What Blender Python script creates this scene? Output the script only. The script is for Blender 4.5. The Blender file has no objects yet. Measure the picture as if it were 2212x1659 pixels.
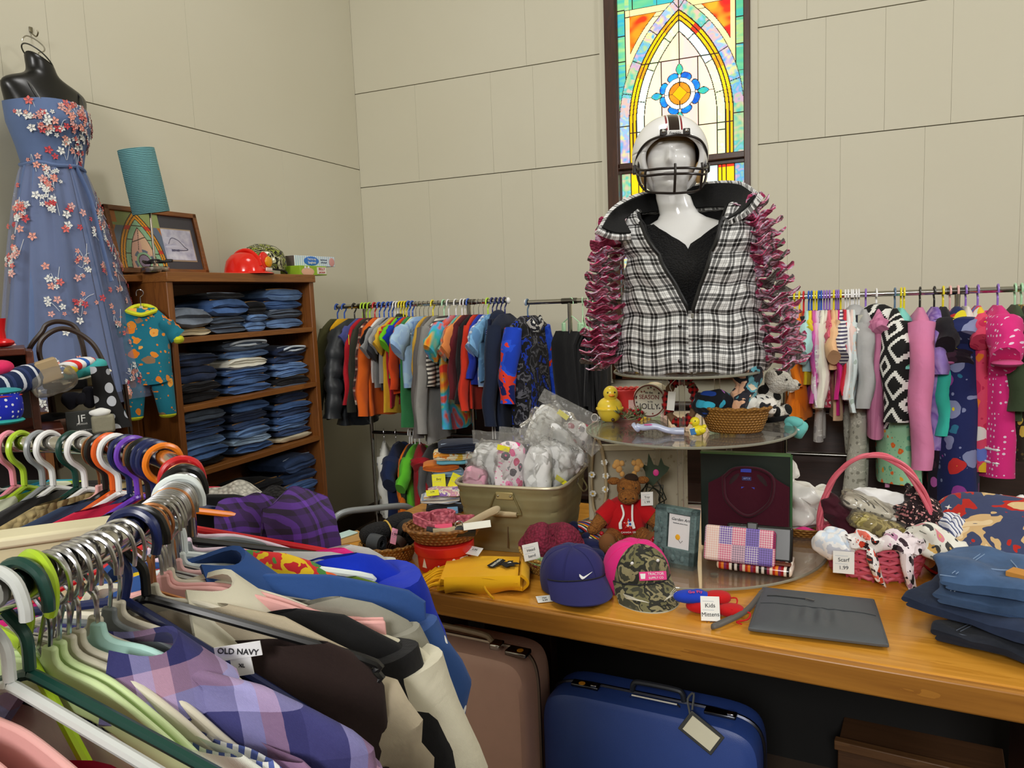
import bpy, math, random
import numpy as np
from mathutils import Vector, Matrix, noise
random.seed(7)
PI = math.pi
scene = bpy.context.scene
COL = scene.collection
# ---------------------------------------------------------------- camera
F, YAW, PITCH, ROLL = 1624.75, 0.394895, 0.1140712, -0.0394240
CAM = Vector((0, 0, 1.6))
_cy, _sy = math.cos(YAW), math.sin(YAW)
FW = Vector((-_sy*math.cos(PITCH), _cy*math.cos(PITCH), -math.sin(PITCH)))
_r = Vector((_cy, _sy, 0)); _u = _r.cross(FW)
RT = _r*math.cos(ROLL) + _u*math.sin(ROLL)
UP = -_r*math.sin(ROLL) + _u*math.cos(ROLL)
cd = bpy.data.cameras.new('camera'); co = bpy.data.objects.new('camera', cd); COL.objects.link(co)
cd.sensor_width = 36; cd.sensor_fit = 'HORIZONTAL'; cd.lens = F*36/2212; cd.clip_start = .02
m = Matrix.Identity(4)
for i in range(3):
    m[i][0] = RT[i]; m[i][1] = UP[i]; m[i][2] = -FW[i]; m[i][3] = CAM[i]
co.matrix_world = m
scene.camera = co
def ray(px, py): return FW + RT*((px-1106)/F) - UP*((py-829.5)/F)
def atz(px, py, z): d = ray(px, py); return CAM + d*((z-1.6)/d.z)
def aty(px, py, y): d = ray(px, py); return CAM + d*(y/d.y)
def atx(px, py, x): d = ray(px, py); return CAM + d*(x/d.x)
# ---------------------------------------------------------------- materials
def lin(h, k=1.0):
    if not isinstance(h, str): return (h[0], h[1], h[2], 1)
    h = h.lstrip('#'); o = []
    for i in (0, 2, 4):
        c = int(h[i:i+2], 16)/255
        o.append(min(.93, (c/12.92 if c <= .04045 else ((c+.055)/1.055)**2.4)*k))
    return (*o, 1)
K = 1.22            # albedo lift from colours as they look in this light
class NT:
    def __init__(s, name):
        s.m = bpy.data.materials.new(name); s.m.use_nodes = True; s.t = s.m.node_tree
        s.b = s.t.nodes['Principled BSDF']; s._obj = None
    def n(s, ty, ins={}, **pr):
        nd = s.t.nodes.new(ty)
        for k, v in pr.items(): setattr(nd, k, v)
        for k, v in ins.items():
            if v is None: continue
            if isinstance(v, bpy.types.NodeSocket): s.t.links.new(v, nd.inputs[k])
            else: nd.inputs[k].default_value = v
        return nd
    def obj(s):
        if s._obj is None: s._obj = s.n('ShaderNodeTexCoord').outputs['Object']
        return s._obj
    def math(s, op, a, b=None, c=None):
        return s.n('ShaderNodeMath', {0: a, 1: b, 2: c}, operation=op).outputs[0]
    def xyz(s):
        if not hasattr(s, '_xyz'):
            o = s.n('ShaderNodeSeparateXYZ', {0: s.obj()}); s._xyz = (o.outputs[0], o.outputs[1], o.outputs[2])
        return s._xyz
    def ramp(s, fac, cols, interp='LINEAR', pos=None):
        r = s.n('ShaderNodeValToRGB', {0: fac}); e = r.color_ramp; e.interpolation = interp
        k = len(cols)
        while len(e.elements) < k: e.elements.new(0.5)
        for i, c in enumerate(cols):
            e.elements[i].position = pos[i] if pos else (i/k if interp == 'CONSTANT' else i/max(1, k-1))
        for i, c in enumerate(cols): e.elements[i].color = c
        return r.outputs[0]
    def mix(s, f, a, b, blend='MIX'):
        nd = s.n('ShaderNodeMix', data_type='RGBA', blend_type=blend)
        for i, v in ((0, f), (6, a), (7, b)):
            if isinstance(v, bpy.types.NodeSocket): s.t.links.new(v, nd.inputs[i])
            else: nd.inputs[i].default_value = v
        return nd.outputs[2]
    def noise(s, scale, detail=2, vec=None, out=0, rough=.5, dist=0):
        return s.n('ShaderNodeTexNoise', {'Vector': vec or s.obj(), 'Scale': scale, 'Detail': detail, 'Roughness': rough, 'Distortion': dist}).outputs[out]
    def vmul(s, v, sc):
        return s.n('ShaderNodeVectorMath', {0: v, 1: sc}, operation='MULTIPLY').outputs[0]
    def vor(s, scale, vec=None, rnd=1.0, feature='F1'):
        return s.n('ShaderNodeTexVoronoi', {'Vector': vec or s.obj(), 'Scale': scale, 'Randomness': rnd}, feature=feature)
    def col(s, v):
        if isinstance(v, bpy.types.NodeSocket): s.t.links.new(v, s.b.inputs['Base Color'])
        else: s.b.inputs['Base Color'].default_value = v
    def bump(s, h, strength=.3, dist=.002):
        bp = s.n('ShaderNodeBump', {'Height': h, 'Strength': strength, 'Distance': dist}); s.t.links.new(bp.outputs[0], s.b.inputs['Normal'])
    def set(s, **k):
        for a, v in k.items():
            s.b.inputs[a.replace('_', ' ')].default_value = v
        return s
_mc = {}
def plain(c, rough=.5, metal=0, k=None, bump=0, bscale=60, var=.06, **kw):
    key = ('p', c, rough, metal, k, bump, bscale, tuple(kw.items()))
    if key in _mc: return _mc[key]
    q = NT('surface_'+c.lstrip('#')); base = lin(c, K if k is None else k)
    nz = q.noise(18, 3)
    q.col(q.mix(nz, tuple(x*(1-var) for x in base[:3])+(1,), tuple(min(.95, x*(1+var)) for x in base[:3])+(1,)))
    q.set(Roughness=rough, Metallic=metal, **kw)
    if bump: q.bump(q.noise(bscale, 4), bump, .004)
    _mc[key] = q.m
    return q.m
def gloss(c, rough=.22, **k): return plain(c, rough, **k)
def metal(c='c8c8c8', rough=.2): return plain(c, rough, 1.0, k=1)
def cloth(c, kind='plain', cols=(), s=1.0, rough=.92, bump=.38, axes='xz', thr=.35):
    """woven or knitted fabric; kind chooses the print"""
    key = ('c', c, kind, tuple(cols), s, rough, bump, axes, thr)
    if key in _mc: return _mc[key]
    q = NT('fabric_%s_%s' % (kind, c.lstrip('#'))); base = lin(c, K)
    q.set(Roughness=rough, **{'Specular IOR Level': .25, 'Sheen Weight': .08})
    cl = [lin(x, K) for x in cols]
    x, y, z = q.xyz()
    a = q.math('ADD', x, y) if axes == 'xz' else x
    b = z if axes == 'xz' else y
    if axes == 'yz': a, b = y, z
    var = q.noise(9, 3)
    def wv(v, f, off=0): return q.math('FRACT', q.math('MULTIPLY_ADD', v, f, 100+off))
    if kind == 'plain': out = base
    elif kind in ('hstripe', 'vstripe', 'dstripe'):
        t = {'hstripe': b, 'vstripe': a}.get(kind) or q.math('ADD', a, b)
        out = q.ramp(wv(t, s), [base]+cl, 'CONSTANT')
    elif kind == 'plaid':
        r1 = q.ramp(wv(a, s), [base]+cl+[base], 'CONSTANT'); r2 = q.ramp(wv(b, s, .3), [base]+cl+[base], 'CONSTANT')
        out = q.mix(.5, r1, r2)
    elif kind == 'check':
        h = cl[0]; f1 = q.math('GREATER_THAN', wv(a, s), .5); f2 = q.math('GREATER_THAN', wv(b, s), .5)
        out = q.mix(q.math('MULTIPLY', q.math('ADD', f1, f2), .5), base, h)
    elif kind == 'dots':
        v = q.vor(s, q.n('ShaderNodeCombineXYZ', {0: a, 1: b}).outputs[0], rnd=.35); d = q.math('LESS_THAN', v.outputs['Distance'], thr)
        dc = q.ramp(q.n('ShaderNodeSeparateColor', {0: v.outputs['Color']}).outputs[0], cl, 'CONSTANT') if len(cl) > 1 else cl[0]
        out = q.mix(d, base, dc)
    elif kind == 'floral':
        uv2 = q.n('ShaderNodeCombineXYZ', {0: a, 1: b}).outputs[0]; wob = q.n('ShaderNodeVectorMath', {0: uv2, 1: q.vmul(q.noise(s*2.2, 1, out=1), (.35/s,)*3)}, operation='ADD').outputs[0]
        v = q.vor(s, wob); d = q.math('LESS_THAN', v.outputs['Distance'], thr)
        dc = q.ramp(q.n('ShaderNodeSeparateColor', {0: v.outputs['Color']}).outputs[0], cl, 'CONSTANT')
        core = q.math('LESS_THAN', v.outputs['Distance'], thr*.3)
        out = q.mix(core, q.mix(d, base, dc), cl[0])
        v2 = q.vor(s*2.3, uv2); out = q.mix(q.math('MULTIPLY', q.math('LESS_THAN', v2.outputs['Distance'], thr*.55), q.math('GREATER_THAN', v.outputs['Distance'], thr*1.15)), out, cl[-1])
    elif kind in ('tiedye', 'camo', 'splash'):
        nz = q.noise(s, 3 if kind != 'tiedye' else 2, dist=1.2 if kind == 'tiedye' else .4, rough=.55)
        out = q.ramp(q.math('MULTIPLY_ADD', nz, 2.6, -.8), [base]+cl, 'LINEAR' if kind == 'tiedye' else 'CONSTANT')
    elif kind == 'denim':
        w = q.n('ShaderNodeTexWave', {'Vector': q.obj(), 'Scale': 160, 'Distortion': 1.5, 'Detail': 1}, wave_type='BANDS', bands_direction='DIAGONAL').outputs[0]
        fade = q.noise(7*s, 4, rough=.6)
        lo = tuple(v*.45 for v in base[:3])+(1,); hi = tuple(min(.9, v*1.15+.008) for v in base[:3])+(1,)
        out = q.mix(q.math('MULTIPLY_ADD', fade, 2.2, -.6), lo, hi); out = q.mix(q.math('MULTIPLY', w, .3), out, hi)
    if kind != 'denim':
        out = q.mix(.16, out, q.mix(var, (0, 0, 0, 1), (1, 1, 1, 1)), 'OVERLAY')
    q.col(out)
    wr = q.noise(16, 4, dist=.6); fine = q.n('ShaderNodeTexWave', {'Vector': q.obj(), 'Scale': 420, 'Distortion': 3}, bands_direction='DIAGONAL').outputs[0]
    q.bump(q.math('MULTIPLY_ADD', fine, .025, wr), bump, .012)
    _mc[key] = q.m
    return q.m
def knit(c, s=60, k=None, c2=None):
    key = ('k', c, s, c2)
    if key in _mc: return _mc[key]
    q = NT('knit_'+c); base = lin(c, K)
    v = q.vor(s)
    dk = tuple(x*.45 for x in base[:3])+(1,)
    q.col(q.mix(q.math('MULTIPLY', v.outputs['Distance'], 1.1), base, lin(c2, K) if c2 else dk)); q.set(Roughness=.95)
    q.bump(q.math('MULTIPLY', v.outputs['Distance'], -1), .9, .006)
    _mc[key] = q.m
    return q.m
def wood(c1, c2, axis=1, s=1.0, rough=.35, name='wood', grain=1.0):
    key = ('w', c1, c2, axis, s, rough)
    if key in _mc: return _mc[key]
    q = NT(name); st = [14*s]*3; st[axis] = 1.1*s
    p = q.vmul(q.obj(), tuple(st))
    n1 = q.noise(1.0, 5, p, dist=1.4, rough=.6)
    st2 = [130*s]*3; st2[axis] = 4*s
    n2 = q.noise(1.0, 3, q.vmul(q.obj(), tuple(st2)))
    w = q.math('FRACT', q.math('MULTIPLY', n1, 5.0))
    f = q.math('ADD', q.math('MULTIPLY', w, .45*grain), q.math('MULTIPLY', n2, .6))
    q.col(q.mix(f, lin(c1, K), lin(c2, K))); q.set(Roughness=rough)
    q.bump(n2, .12, .001)
    _mc[key] = q.m
    return q.m
def wicker(c1, c2, su=90, sv=70, k=None):
    key = ('wk', c1, c2, su, sv)
    if key in _mc: return _mc[key]
    q = NT('wicker_'+c1); x, y, z = q.xyz()
    ang = q.math('ARCTAN2', y, x)
    row = q.math('FLOOR', q.math('MULTIPLY', z, sv))
    u = q.math('SINE', q.math('ADD', q.math('MULTIPLY', ang, su), q.math('MULTIPLY', row, PI)))
    vv = q.math('ABSOLUTE', q.math('SUBTRACT', q.math('FRACT', q.math('MULTIPLY', z, sv)), .5))
    h = q.math('MULTIPLY', q.math('MULTIPLY_ADD', u, .5, .6), q.math('SUBTRACT', 1.0, q.math('MULTIPLY', vv, 1.7)))
    q.col(q.mix(q.math('MULTIPLY_ADD', h, 1.0, q.math('MULTIPLY', q.noise(40, 2), .3)), lin(c2, K), lin(c1, K))); q.set(Roughness=.55)
    q.bump(h, .9, .005)
    _mc[key] = q.m
    return q.m
def clear(c='ffffff', rough=.03, alpha=.25, ior=1.45, crinkle=0):
    key = ('cl', c, rough, alpha, crinkle)
    if key in _mc: return _mc[key]
    q = NT('clear_'+c); t = q.t
    g = q.n('ShaderNodeBsdfGlossy', {'Color': (1, 1, 1, 1), 'Roughness': rough}); tr = q.n('ShaderNodeBsdfTransparent', {'Color': lin(c, 1)})
    if crinkle: t.links.new(q.n('ShaderNodeBump', {'Height': q.noise(34, 4, dist=1.0), 'Strength': 1.0, 'Distance': crinkle}).outputs[0], g.inputs['Normal'])
    fr = q.n('ShaderNodeFresnel', {'IOR': ior}); mx = q.n('ShaderNodeMixShader', {0: q.math('MULTIPLY_ADD', fr.outputs[0], .6, alpha*.12)})
    t.links.new(tr.outputs[0], mx.inputs[1]); t.links.new(g.outputs[0], mx.inputs[2])
    mx2 = q.n('ShaderNodeMixShader', {0: alpha}); df = q.n('ShaderNodeBsdfDiffuse', {'Color': lin(c, .9)})
    t.links.new(mx.outputs[0], mx2.inputs[1]); t.links.new(df.outputs[0], mx2.inputs[2])
    out = [n for n in t.nodes if n.type == 'OUTPUT_MATERIAL'][0]; t.links.new(mx2.outputs[0], out.inputs[0])
    _mc[key] = q.m
    return q.m
def vcol(name, rough=.6, emit=0, bump=0):
    q = NT(name); at = q.n('ShaderNodeAttribute', attribute_name='Col').outputs['Color']
    q.col(at); q.set(Roughness=rough)
    if emit:
        q.t.links.new(at, q.b.inputs['Emission Color']); q.set(**{'Emission Strength': emit})
    return q.m
# ---------------------------------------------------------------- geometry
def frames(path, closed=False):
    P = [Vector(p) for p in path]; n = len(P); T = []
    for i in range(n):
        a = P[i-1] if (i > 0 or closed) else P[i]; b = P[(i+1) % n] if (i < n-1 or closed) else P[i]
        t = (b-a); T.append(t.normalized() if t.length > 1e-9 else Vector((0, 0, 1)))
    ref = Vector((0, 0, 1)) if abs(T[0].z) < .9 else Vector((0, 1, 0))
    N = []; nrm = (ref - T[0]*ref.dot(T[0])).normalized()
    for t in T:
        nrm = nrm - t*nrm.dot(t)
        if nrm.length < 1e-6: nrm = t.orthogonal()
        nrm.normalize(); N.append(nrm.copy())
    return P, T, N
class G:
    def __init__(s): s.v = []; s.f = []; s.c = None
    def add(s, v, f):
        o = len(s.v); s.v += [tuple(p) for p in v]; s.f += [tuple(i+o for i in q) for q in f]; return s
    def box(s, c, d, rz=0, ry=0, rx=0, taper=1.0):
        M = Matrix.Rotation(rz, 3, 'Z') @ Matrix.Rotation(ry, 3, 'Y') @ Matrix.Rotation(rx, 3, 'X'); c = Vector(c); V = []
        for z in (-.5, .5):
            k = taper if z > 0 else 1
            for x, y in ((-.5, -.5), (.5, -.5), (.5, .5), (-.5, .5)): V.append(c + M @ Vector((x*d[0]*k, y*d[1]*k, z*d[2])))
        return s.add(V, [(3, 2, 1, 0), (4, 5, 6, 7), (0, 1, 5, 4), (1, 2, 6, 5), (2, 3, 7, 6), (3, 0, 4, 7)])
    def loft(s, rings, cap0=True, cap1=True, closed=True, loop=False):
        n = len(rings[0]); o = len(s.v); F_ = []; m = len(rings)
        for r in rings: s.v += [tuple(p) for p in r]
        for i in range(m if loop else m-1):
            i2 = (i+1) % m
            for j in range(n if closed else n-1):
                k = (j+1) % n; F_.append((o+i*n+j, o+i*n+k, o+i2*n+k, o+i2*n+j))
        if cap0 and closed and not loop: F_.append(tuple(o+j for j in range(n-1, -1, -1)))
        if cap1 and closed and not loop: F_.append(tuple(o+(m-1)*n+j for j in range(n)))
        s.f += F_; return s
    def tube(s, path, r, n=8, closed=False, flat=1.0, cap=True, twist=0):
        P, T, N = frames(path, closed); R = []
        for i, (p, t, nn) in enumerate(zip(P, T, N)):
            rr = r[i] if isinstance(r, (list, tuple)) else r; bb = t.cross(nn)
            R.append([p + nn*(math.cos(2*PI*j/n+twist)*rr) + bb*(math.sin(2*PI*j/n+twist)*rr*flat) for j in range(n)])
        return s.loft(R, cap, cap, loop=closed)
    def lathe(s, prof, n=24, c=(0, 0, 0), cap0=True, cap1=True, a=1.0, b=1.0, wob=None):
        R = []
        for r, z in prof:
            R.append([(c[0]+r*a*math.cos(2*PI*j/n)*(1+(wob(2*PI*j/n, z) if wob else 0)), c[1]+r*b*math.sin(2*PI*j/n)*(1+(wob(2*PI*j/n, z) if wob else 0)), c[2]+z) for j in range(n)])
        return s.loft(R, cap0, cap1)
    def ball(s, c, d, n=16, m=10, e=1.0, rz=0):
        R = []; ca, sa = math.cos(rz), math.sin(rz)
        sp = lambda x: math.copysign(abs(x)**e, x)
        for i in range(m+1):
            ph = -PI/2+PI*i/m; cp, sn = sp(math.cos(ph)) if i not in (0, m) else .02, sp(math.sin(ph)); r = []
            for j in range(n):
                t = 2*PI*j/n; x, y = d[0]*cp*sp(math.cos(t)), d[1]*cp*sp(math.sin(t)); r.append((c[0]+x*ca-y*sa, c[1]+x*sa+y*ca, c[2]+d[2]*sn))
            R.append(r)
        return s.loft(R)
    def grid(s, nu, nv, fn):
        o = len(s.v)
        for i in range(nu+1):
            for j in range(nv+1): s.v.append(tuple(fn(i/nu, j/nv)))
        for i in range(nu):
            for j in range(nv):
                a = o+i*(nv+1)+j; s.f.append((a, a+1, a+nv+2, a+nv+1))
        return s
    def sheet(s, nu, nv, fn, th):
        """a double-sided skin of thickness th from fn(u,v); offset along its own normals"""
        P = np.array([[fn(i/nu, j/nv) for j in range(nv+1)] for i in range(nu+1)], float)
        du = np.gradient(P, axis=0); dv = np.gradient(P, axis=1); nn = np.cross(du, dv); nn /= np.maximum(np.linalg.norm(nn, axis=2, keepdims=True), 1e-9)
        A = P+nn*th/2; B = P-nn*th/2; o = len(s.v); w = nv+1; m = (nu+1)*w
        s.v += [tuple(p) for p in A.reshape(-1, 3)]+[tuple(p) for p in B.reshape(-1, 3)]
        for i in range(nu):
            for j in range(nv):
                a = o+i*w+j; s.f.append((a, a+1, a+w+1, a+w)); a += m; s.f.append((a, a+w, a+w+1, a+1))
        for i in range(nu):
            for j in (0, nv):
                a, b = o+i*w+j, o+(i+1)*w+j; s.f.append((a, b, b+m, a+m) if j == 0 else (b, a, a+m, b+m))
        for j in range(nv):
            for i in (0, nu):
                a, b = o+i*w+j, o+i*w+j+1; s.f.append((b, a, a+m, b+m) if i == 0 else (a, b, b+m, a+m))
        return s
    def prism(s, pts, h, z0=0.0, ax='z'):
        n = len(pts); f = {'z': lambda p, h: (p[0], p[1], h), 'y': lambda p, h: (p[0], h, p[1]), 'x': lambda p, h: (h, p[0], p[1])}[ax]
        V = [f(p, z0) for p in pts]+[f(p, z0+h) for p in pts]
        return s.add(V, [tuple(range(n-1, -1, -1)), tuple(range(n, 2*n))]+[(i, (i+1) % n, n+(i+1) % n, n+i) for i in range(n)])
    def jit(s, amp, sc, seed=0):
        for i, p in enumerate(s.v):
            q = Vector(p)*sc+Vector((seed*7.3, seed*3.1, seed)); d = noise.noise_vector(q)
            s.v[i] = (p[0]+d.x*amp, p[1]+d.y*amp, p[2]+d.z*amp)
        return s
    def crumple(s, amp, sc, seed=0, oct=2):
        for i, p in enumerate(s.v):
            q = Vector(p)*sc+Vector((seed*7.3, seed*3.1, seed)); d = Vector((0, 0, 0)); a = amp
            for k in range(oct):
                n = noise.noise_vector(q); d += n*a*1.5; q *= 2.3; a *= .55
            s.v[i] = (p[0]+d.x, p[1]+d.y, p[2]+d.z)
        return s
    def xf(s, M):
        s.v = [tuple(M @ Vector(p)) for p in s.v]; return s
def link(o): COL.objects.link(o); return o
def tag(o, label=None, cat=None, group=None, kind=None):
    if label: o['label'] = label
    if cat: o['category'] = cat
    if group: o['group'] = group
    if kind: o['kind'] = kind
    return o
def ob(name, g, mt, parent=None, loc=(0, 0, 0), rot=(0, 0, 0), label=None, cat=None, group=None, kind=None, bevel=0, sub=0, smooth=True, seg=2):
    me = bpy.data.meshes.new(name); me.from_pydata(g.v, [], g.f); me.validate()
    import bmesh
    bm = bmesh.new(); bm.from_mesh(me); bmesh.ops.recalc_face_normals(bm, faces=bm.faces); bm.to_mesh(me); bm.free()
    if smooth: me.polygons.foreach_set('use_smooth', [True]*len(me.polygons))
    if isinstance(mt, (list, tuple)):
        for q in mt: me.materials.append(q)
    else: me.materials.append(mt)
    o = bpy.data.objects.new(name, me); link(o); o.parent = parent; o.location = loc; o.rotation_euler = rot
    if bevel:
        b = o.modifiers.new('bevel', 'BEVEL'); b.width = bevel; b.segments = seg; b.limit_method = 'ANGLE'; b.angle_limit = .6
    if sub:
        b = o.modifiers.new('sub', 'SUBSURF'); b.levels = sub; b.render_levels = sub
    if smooth and (bevel or not sub):
        try: me.set_sharp_from_angle(angle=.7)
        except Exception: pass
    return tag(o, label, cat, group, kind)
def thing(name, label, cat, loc=(0, 0, 0), rz=0, group=None, rot=None, scale=None):
    o = bpy.data.objects.new(name, None); link(o); o.location = loc; o.rotation_euler = rot or (0, 0, rz); o.empty_display_size = .05
    if scale: o.scale = (scale,)*3 if isinstance(scale, (int, float)) else scale
    return tag(o, label, cat, group)
def struct(name, g, mt, parent=None, **k): return ob(name, g, mt, parent, kind='structure', **k)
def text(s, size, mt, parent, loc, rot, name='lettering', ext=.0006, align='CENTER', sx=1.0, shear=0, label=None):
    cu = bpy.data.curves.new('t', 'FONT'); cu.body = s; cu.size = size; cu.extrude = ext; cu.align_x = align; cu.align_y = 'CENTER'; cu.shear = shear; cu.resolution_u = 3
    o = bpy.data.objects.new('t', cu); link(o); dg = bpy.context.evaluated_depsgraph_get()
    me = bpy.data.meshes.new_from_object(o.evaluated_get(dg)); bpy.data.objects.remove(o); bpy.data.curves.remove(cu)
    me.name = name; me.materials.clear(); me.materials.append(mt)
    r = bpy.data.objects.new(name, me); link(r); r.parent = parent; r.location = loc; r.rotation_euler = rot; r.scale = (sx, 1, 1)
    if label: r['label'] = label
    return r
def copy_tree(o, parent=None):
    c = o.copy(); COL.objects.link(c); c.parent = parent
    for ch in list(o.children): copy_tree(ch, c)
    return c
def relabel(o, label, group=None):
    o['label'] = label
    if group: o['group'] = group
    return o
def bez(p, n=12):
    """Catmull-Rom through the points"""
    P = [Vector(q) for q in p]; P = [P[0]*2-P[1]]+P+[P[-1]*2-P[-2]]; out = []
    for i in range(1, len(P)-2):
        for k in range(n):
            t = k/n; a, b, c, d = P[i-1:i+3]
            out.append(.5*((2*b)+(c-a)*t+(2*a-5*b+4*c-d)*t*t+(3*b-a-3*c+d)*t**3))
    out.append(P[-2]); return out
def arc(c, r, a0, a1, n, ax='xz'):
    o = []
    for i in range(n+1):
        t = a0+(a1-a0)*i/n; x, y = r*math.cos(t), r*math.sin(t)
        o.append(Vector(c)+Vector({'xz': (x, 0, y), 'xy': (x, y, 0), 'yz': (0, x, y)}[ax]))
    return o
# ================================================================ the room
WY, WX = 4.75, -3.106
q = NT('painted_panel'); nz = q.noise(1.3, 3); fine = q.noise(90, 2)
q.col(q.mix(nz, lin('c2bda8', 1.2), lin('c8c4b2', 1.2))); q.set(Roughness=.55); q.bump(fine, .06, .001)
M_wall = q.m
M_gap = plain('6f6a58', .9)
M_white = plain('d9d6cb', .5)
# walls are made of painted boards whose joints are real gaps
def panel_wall(name, horiz, verts, plane, a0, a1, z1, axis, hole=None):
    g = G(); d = .018; gap = .005
    zs = [0]+horiz+[z1]
    for k in range(len(zs)-1):
        z0, zz = zs[k]+gap/2, zs[k+1]-gap/2
        xs = [a0]+[v for v in verts[k % len(verts)]]+[a1]
        for i in range(len(xs)-1):
            p, r_ = xs[i]+.0004, xs[i+1]-.0004
            segs = [(p, r_, z0, zz)]
            if hole:
                segs = []
                h0, h1, hz0, hz1 = hole
                if r_ <= h0 or p >= h1 or zz <= hz0 or z0 >= hz1: segs = [(p, r_, z0, zz)]
                else:
                    if p < h0: segs.append((p, h0, z0, zz))
                    if r_ > h1: segs.append((h1, r_, z0, zz))
                    pp, rr = max(p, h0), min(r_, h1)
                    if z0 < hz0: segs.append((pp, rr, z0, hz0))
                    if zz > hz1: segs.append((pp, rr, hz1, zz))
            for (p_, r2, za, zb) in segs:
                if axis == 'y': g.box(((p_+r2)/2, plane+d/2, (za+zb)/2), (r2-p_, d, zb-za))
                else: g.box((plane-d/2, (p_+r2)/2, (za+zb)/2), (d, r2-p_, zb-za))
    return struct(name, g, M_wall, bevel=.0004, seg=1)
HOLE = (-1.262, -.402, 1.05, 3.55)
back_v = [[-2.55, -2.0, -1.78, -1.35, -.2, .08, .5, .95, 1.3, 1.7, 2.1], [-2.62, -2.05, -1.75, -1.45, -.25, .0, .3, .62, 1.0, 1.4, 1.9], [-1.79, -.1, 1.1]]
wb = panel_wall('wall_back', [2.433, 3.086], back_v, WY, WX, 5.1, 5.0, 'y', HOLE)
left_v = [[.6, 1.2, 1.7, 2.35, 3.3, 3.9], [.8, 1.5, 2.0, 2.6, 3.35, 4.05, 4.4], [1.4, 2.18, 2.4, 2.59, 3.2]]
wl = panel_wall('wall_left', [2.56], [left_v[0], left_v[2]], WX, -7.9, WY, 5.0, 'x')
g = G().box((-.25, WY+.03, 2.5), (5.9, .02, 5.0)); 
gb = G()
for (x0, x1, z0, z1) in ((-3.2, HOLE[0], 0, 5), (HOLE[1], 5.15, 0, 5), (HOLE[0], HOLE[1], 0, HOLE[2]), (HOLE[0], HOLE[1], HOLE[3], 5)):
    gb.box(((x0+x1)/2, WY+.029, (z0+z1)/2), (x1-x0, .02, z1-z0))
struct('wall_backing', gb, M_gap, wb)
struct('wall_backing', G().box((WX-.029, -1.6, 2.5), (.02, 12.8, 5.0)), M_gap, wl)
q = NT('floor_boards'); x, y, z = q.xyz()
q.col(q.mix(q.noise(6, 4), lin('4a3d33'), lin('5e4f43'))); q.set(Roughness=.6)
struct('floor', G().box((1.0, -1.6, -.05), (8.5, 12.9, .1)), q.m)
struct('ceiling', G().box((1.0, -1.6, 5.05), (8.5, 12.9, .1)), plain('e6e2d6', .8))
struct('wall_right', G().box((5.16, -1.6, 2.5), (.1, 12.9, 5.0)), M_wall)
struct('wall_front', G().box((1.0, -8.0, 2.5), (8.4, .1, 5.0)), M_wall)
struct('baseboard_back', G().box((1.0, WY-.012, .06), (8.2, .024, .12)), plain('3a2c22', .5))
struct('baseboard_left', G().box((WX+.012, -1.6, .06), (.024, 12.6, .12)), plain('3a2c22', .5))
# ---------------------------------------------------------------- stained glass window
M_dark = wood('2c160c', '4a2814', 2, 1, .3, 'dark_stained_oak')
M_lead = plain('140f0a', .6, k=1)
cx, GZ0, SP, U = -.813, 1.3, 2.63, 6.93e-4
hwid = .372
CW = {'bg': ['fbdcb4', 'f8d0b8', 'fdeac4', 'f4c8c4'], 'pale': ['d3ecb4', 'd8f0d8', 'cfe8ee', 'eef3c4'], 'yel': ['ffc400', 'ffd000', 'f9b800'], 'band': ['4fa8d8', 'c8a0bc', '9fc28c', '52b7a8', 'd2b2a4', '86b8dc', 'b7a2c8', 'd8d48a'],
      'green': ['58b98c', '74c48a', '3fb4a8', 'a8cc80', '2fa8c4'], 'cream': ['ffe0a0', 'f8d898', 'fbe7b4'], 'fire': ['f07a18', 'e8941c', 'e2340e', 'f4a424', 'd81818'], 'blue': ['0f6fd0', '1788e0', '1f9fe0', '0e50c0'], 'teal': ['2cb0b0', '4cc488', '2a98d0'], 'white': ['f6fbe8'], 'amber': ['e8921c', 'd87f14'], 'gold': ['ffb400'], 'red': ['e83418', 'ff7a30'], 'orange': ['ff9a10']}
CW = {k: [lin(c, 1) for c in v] for k, v in CW.items()}
ARCC = .496
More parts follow.
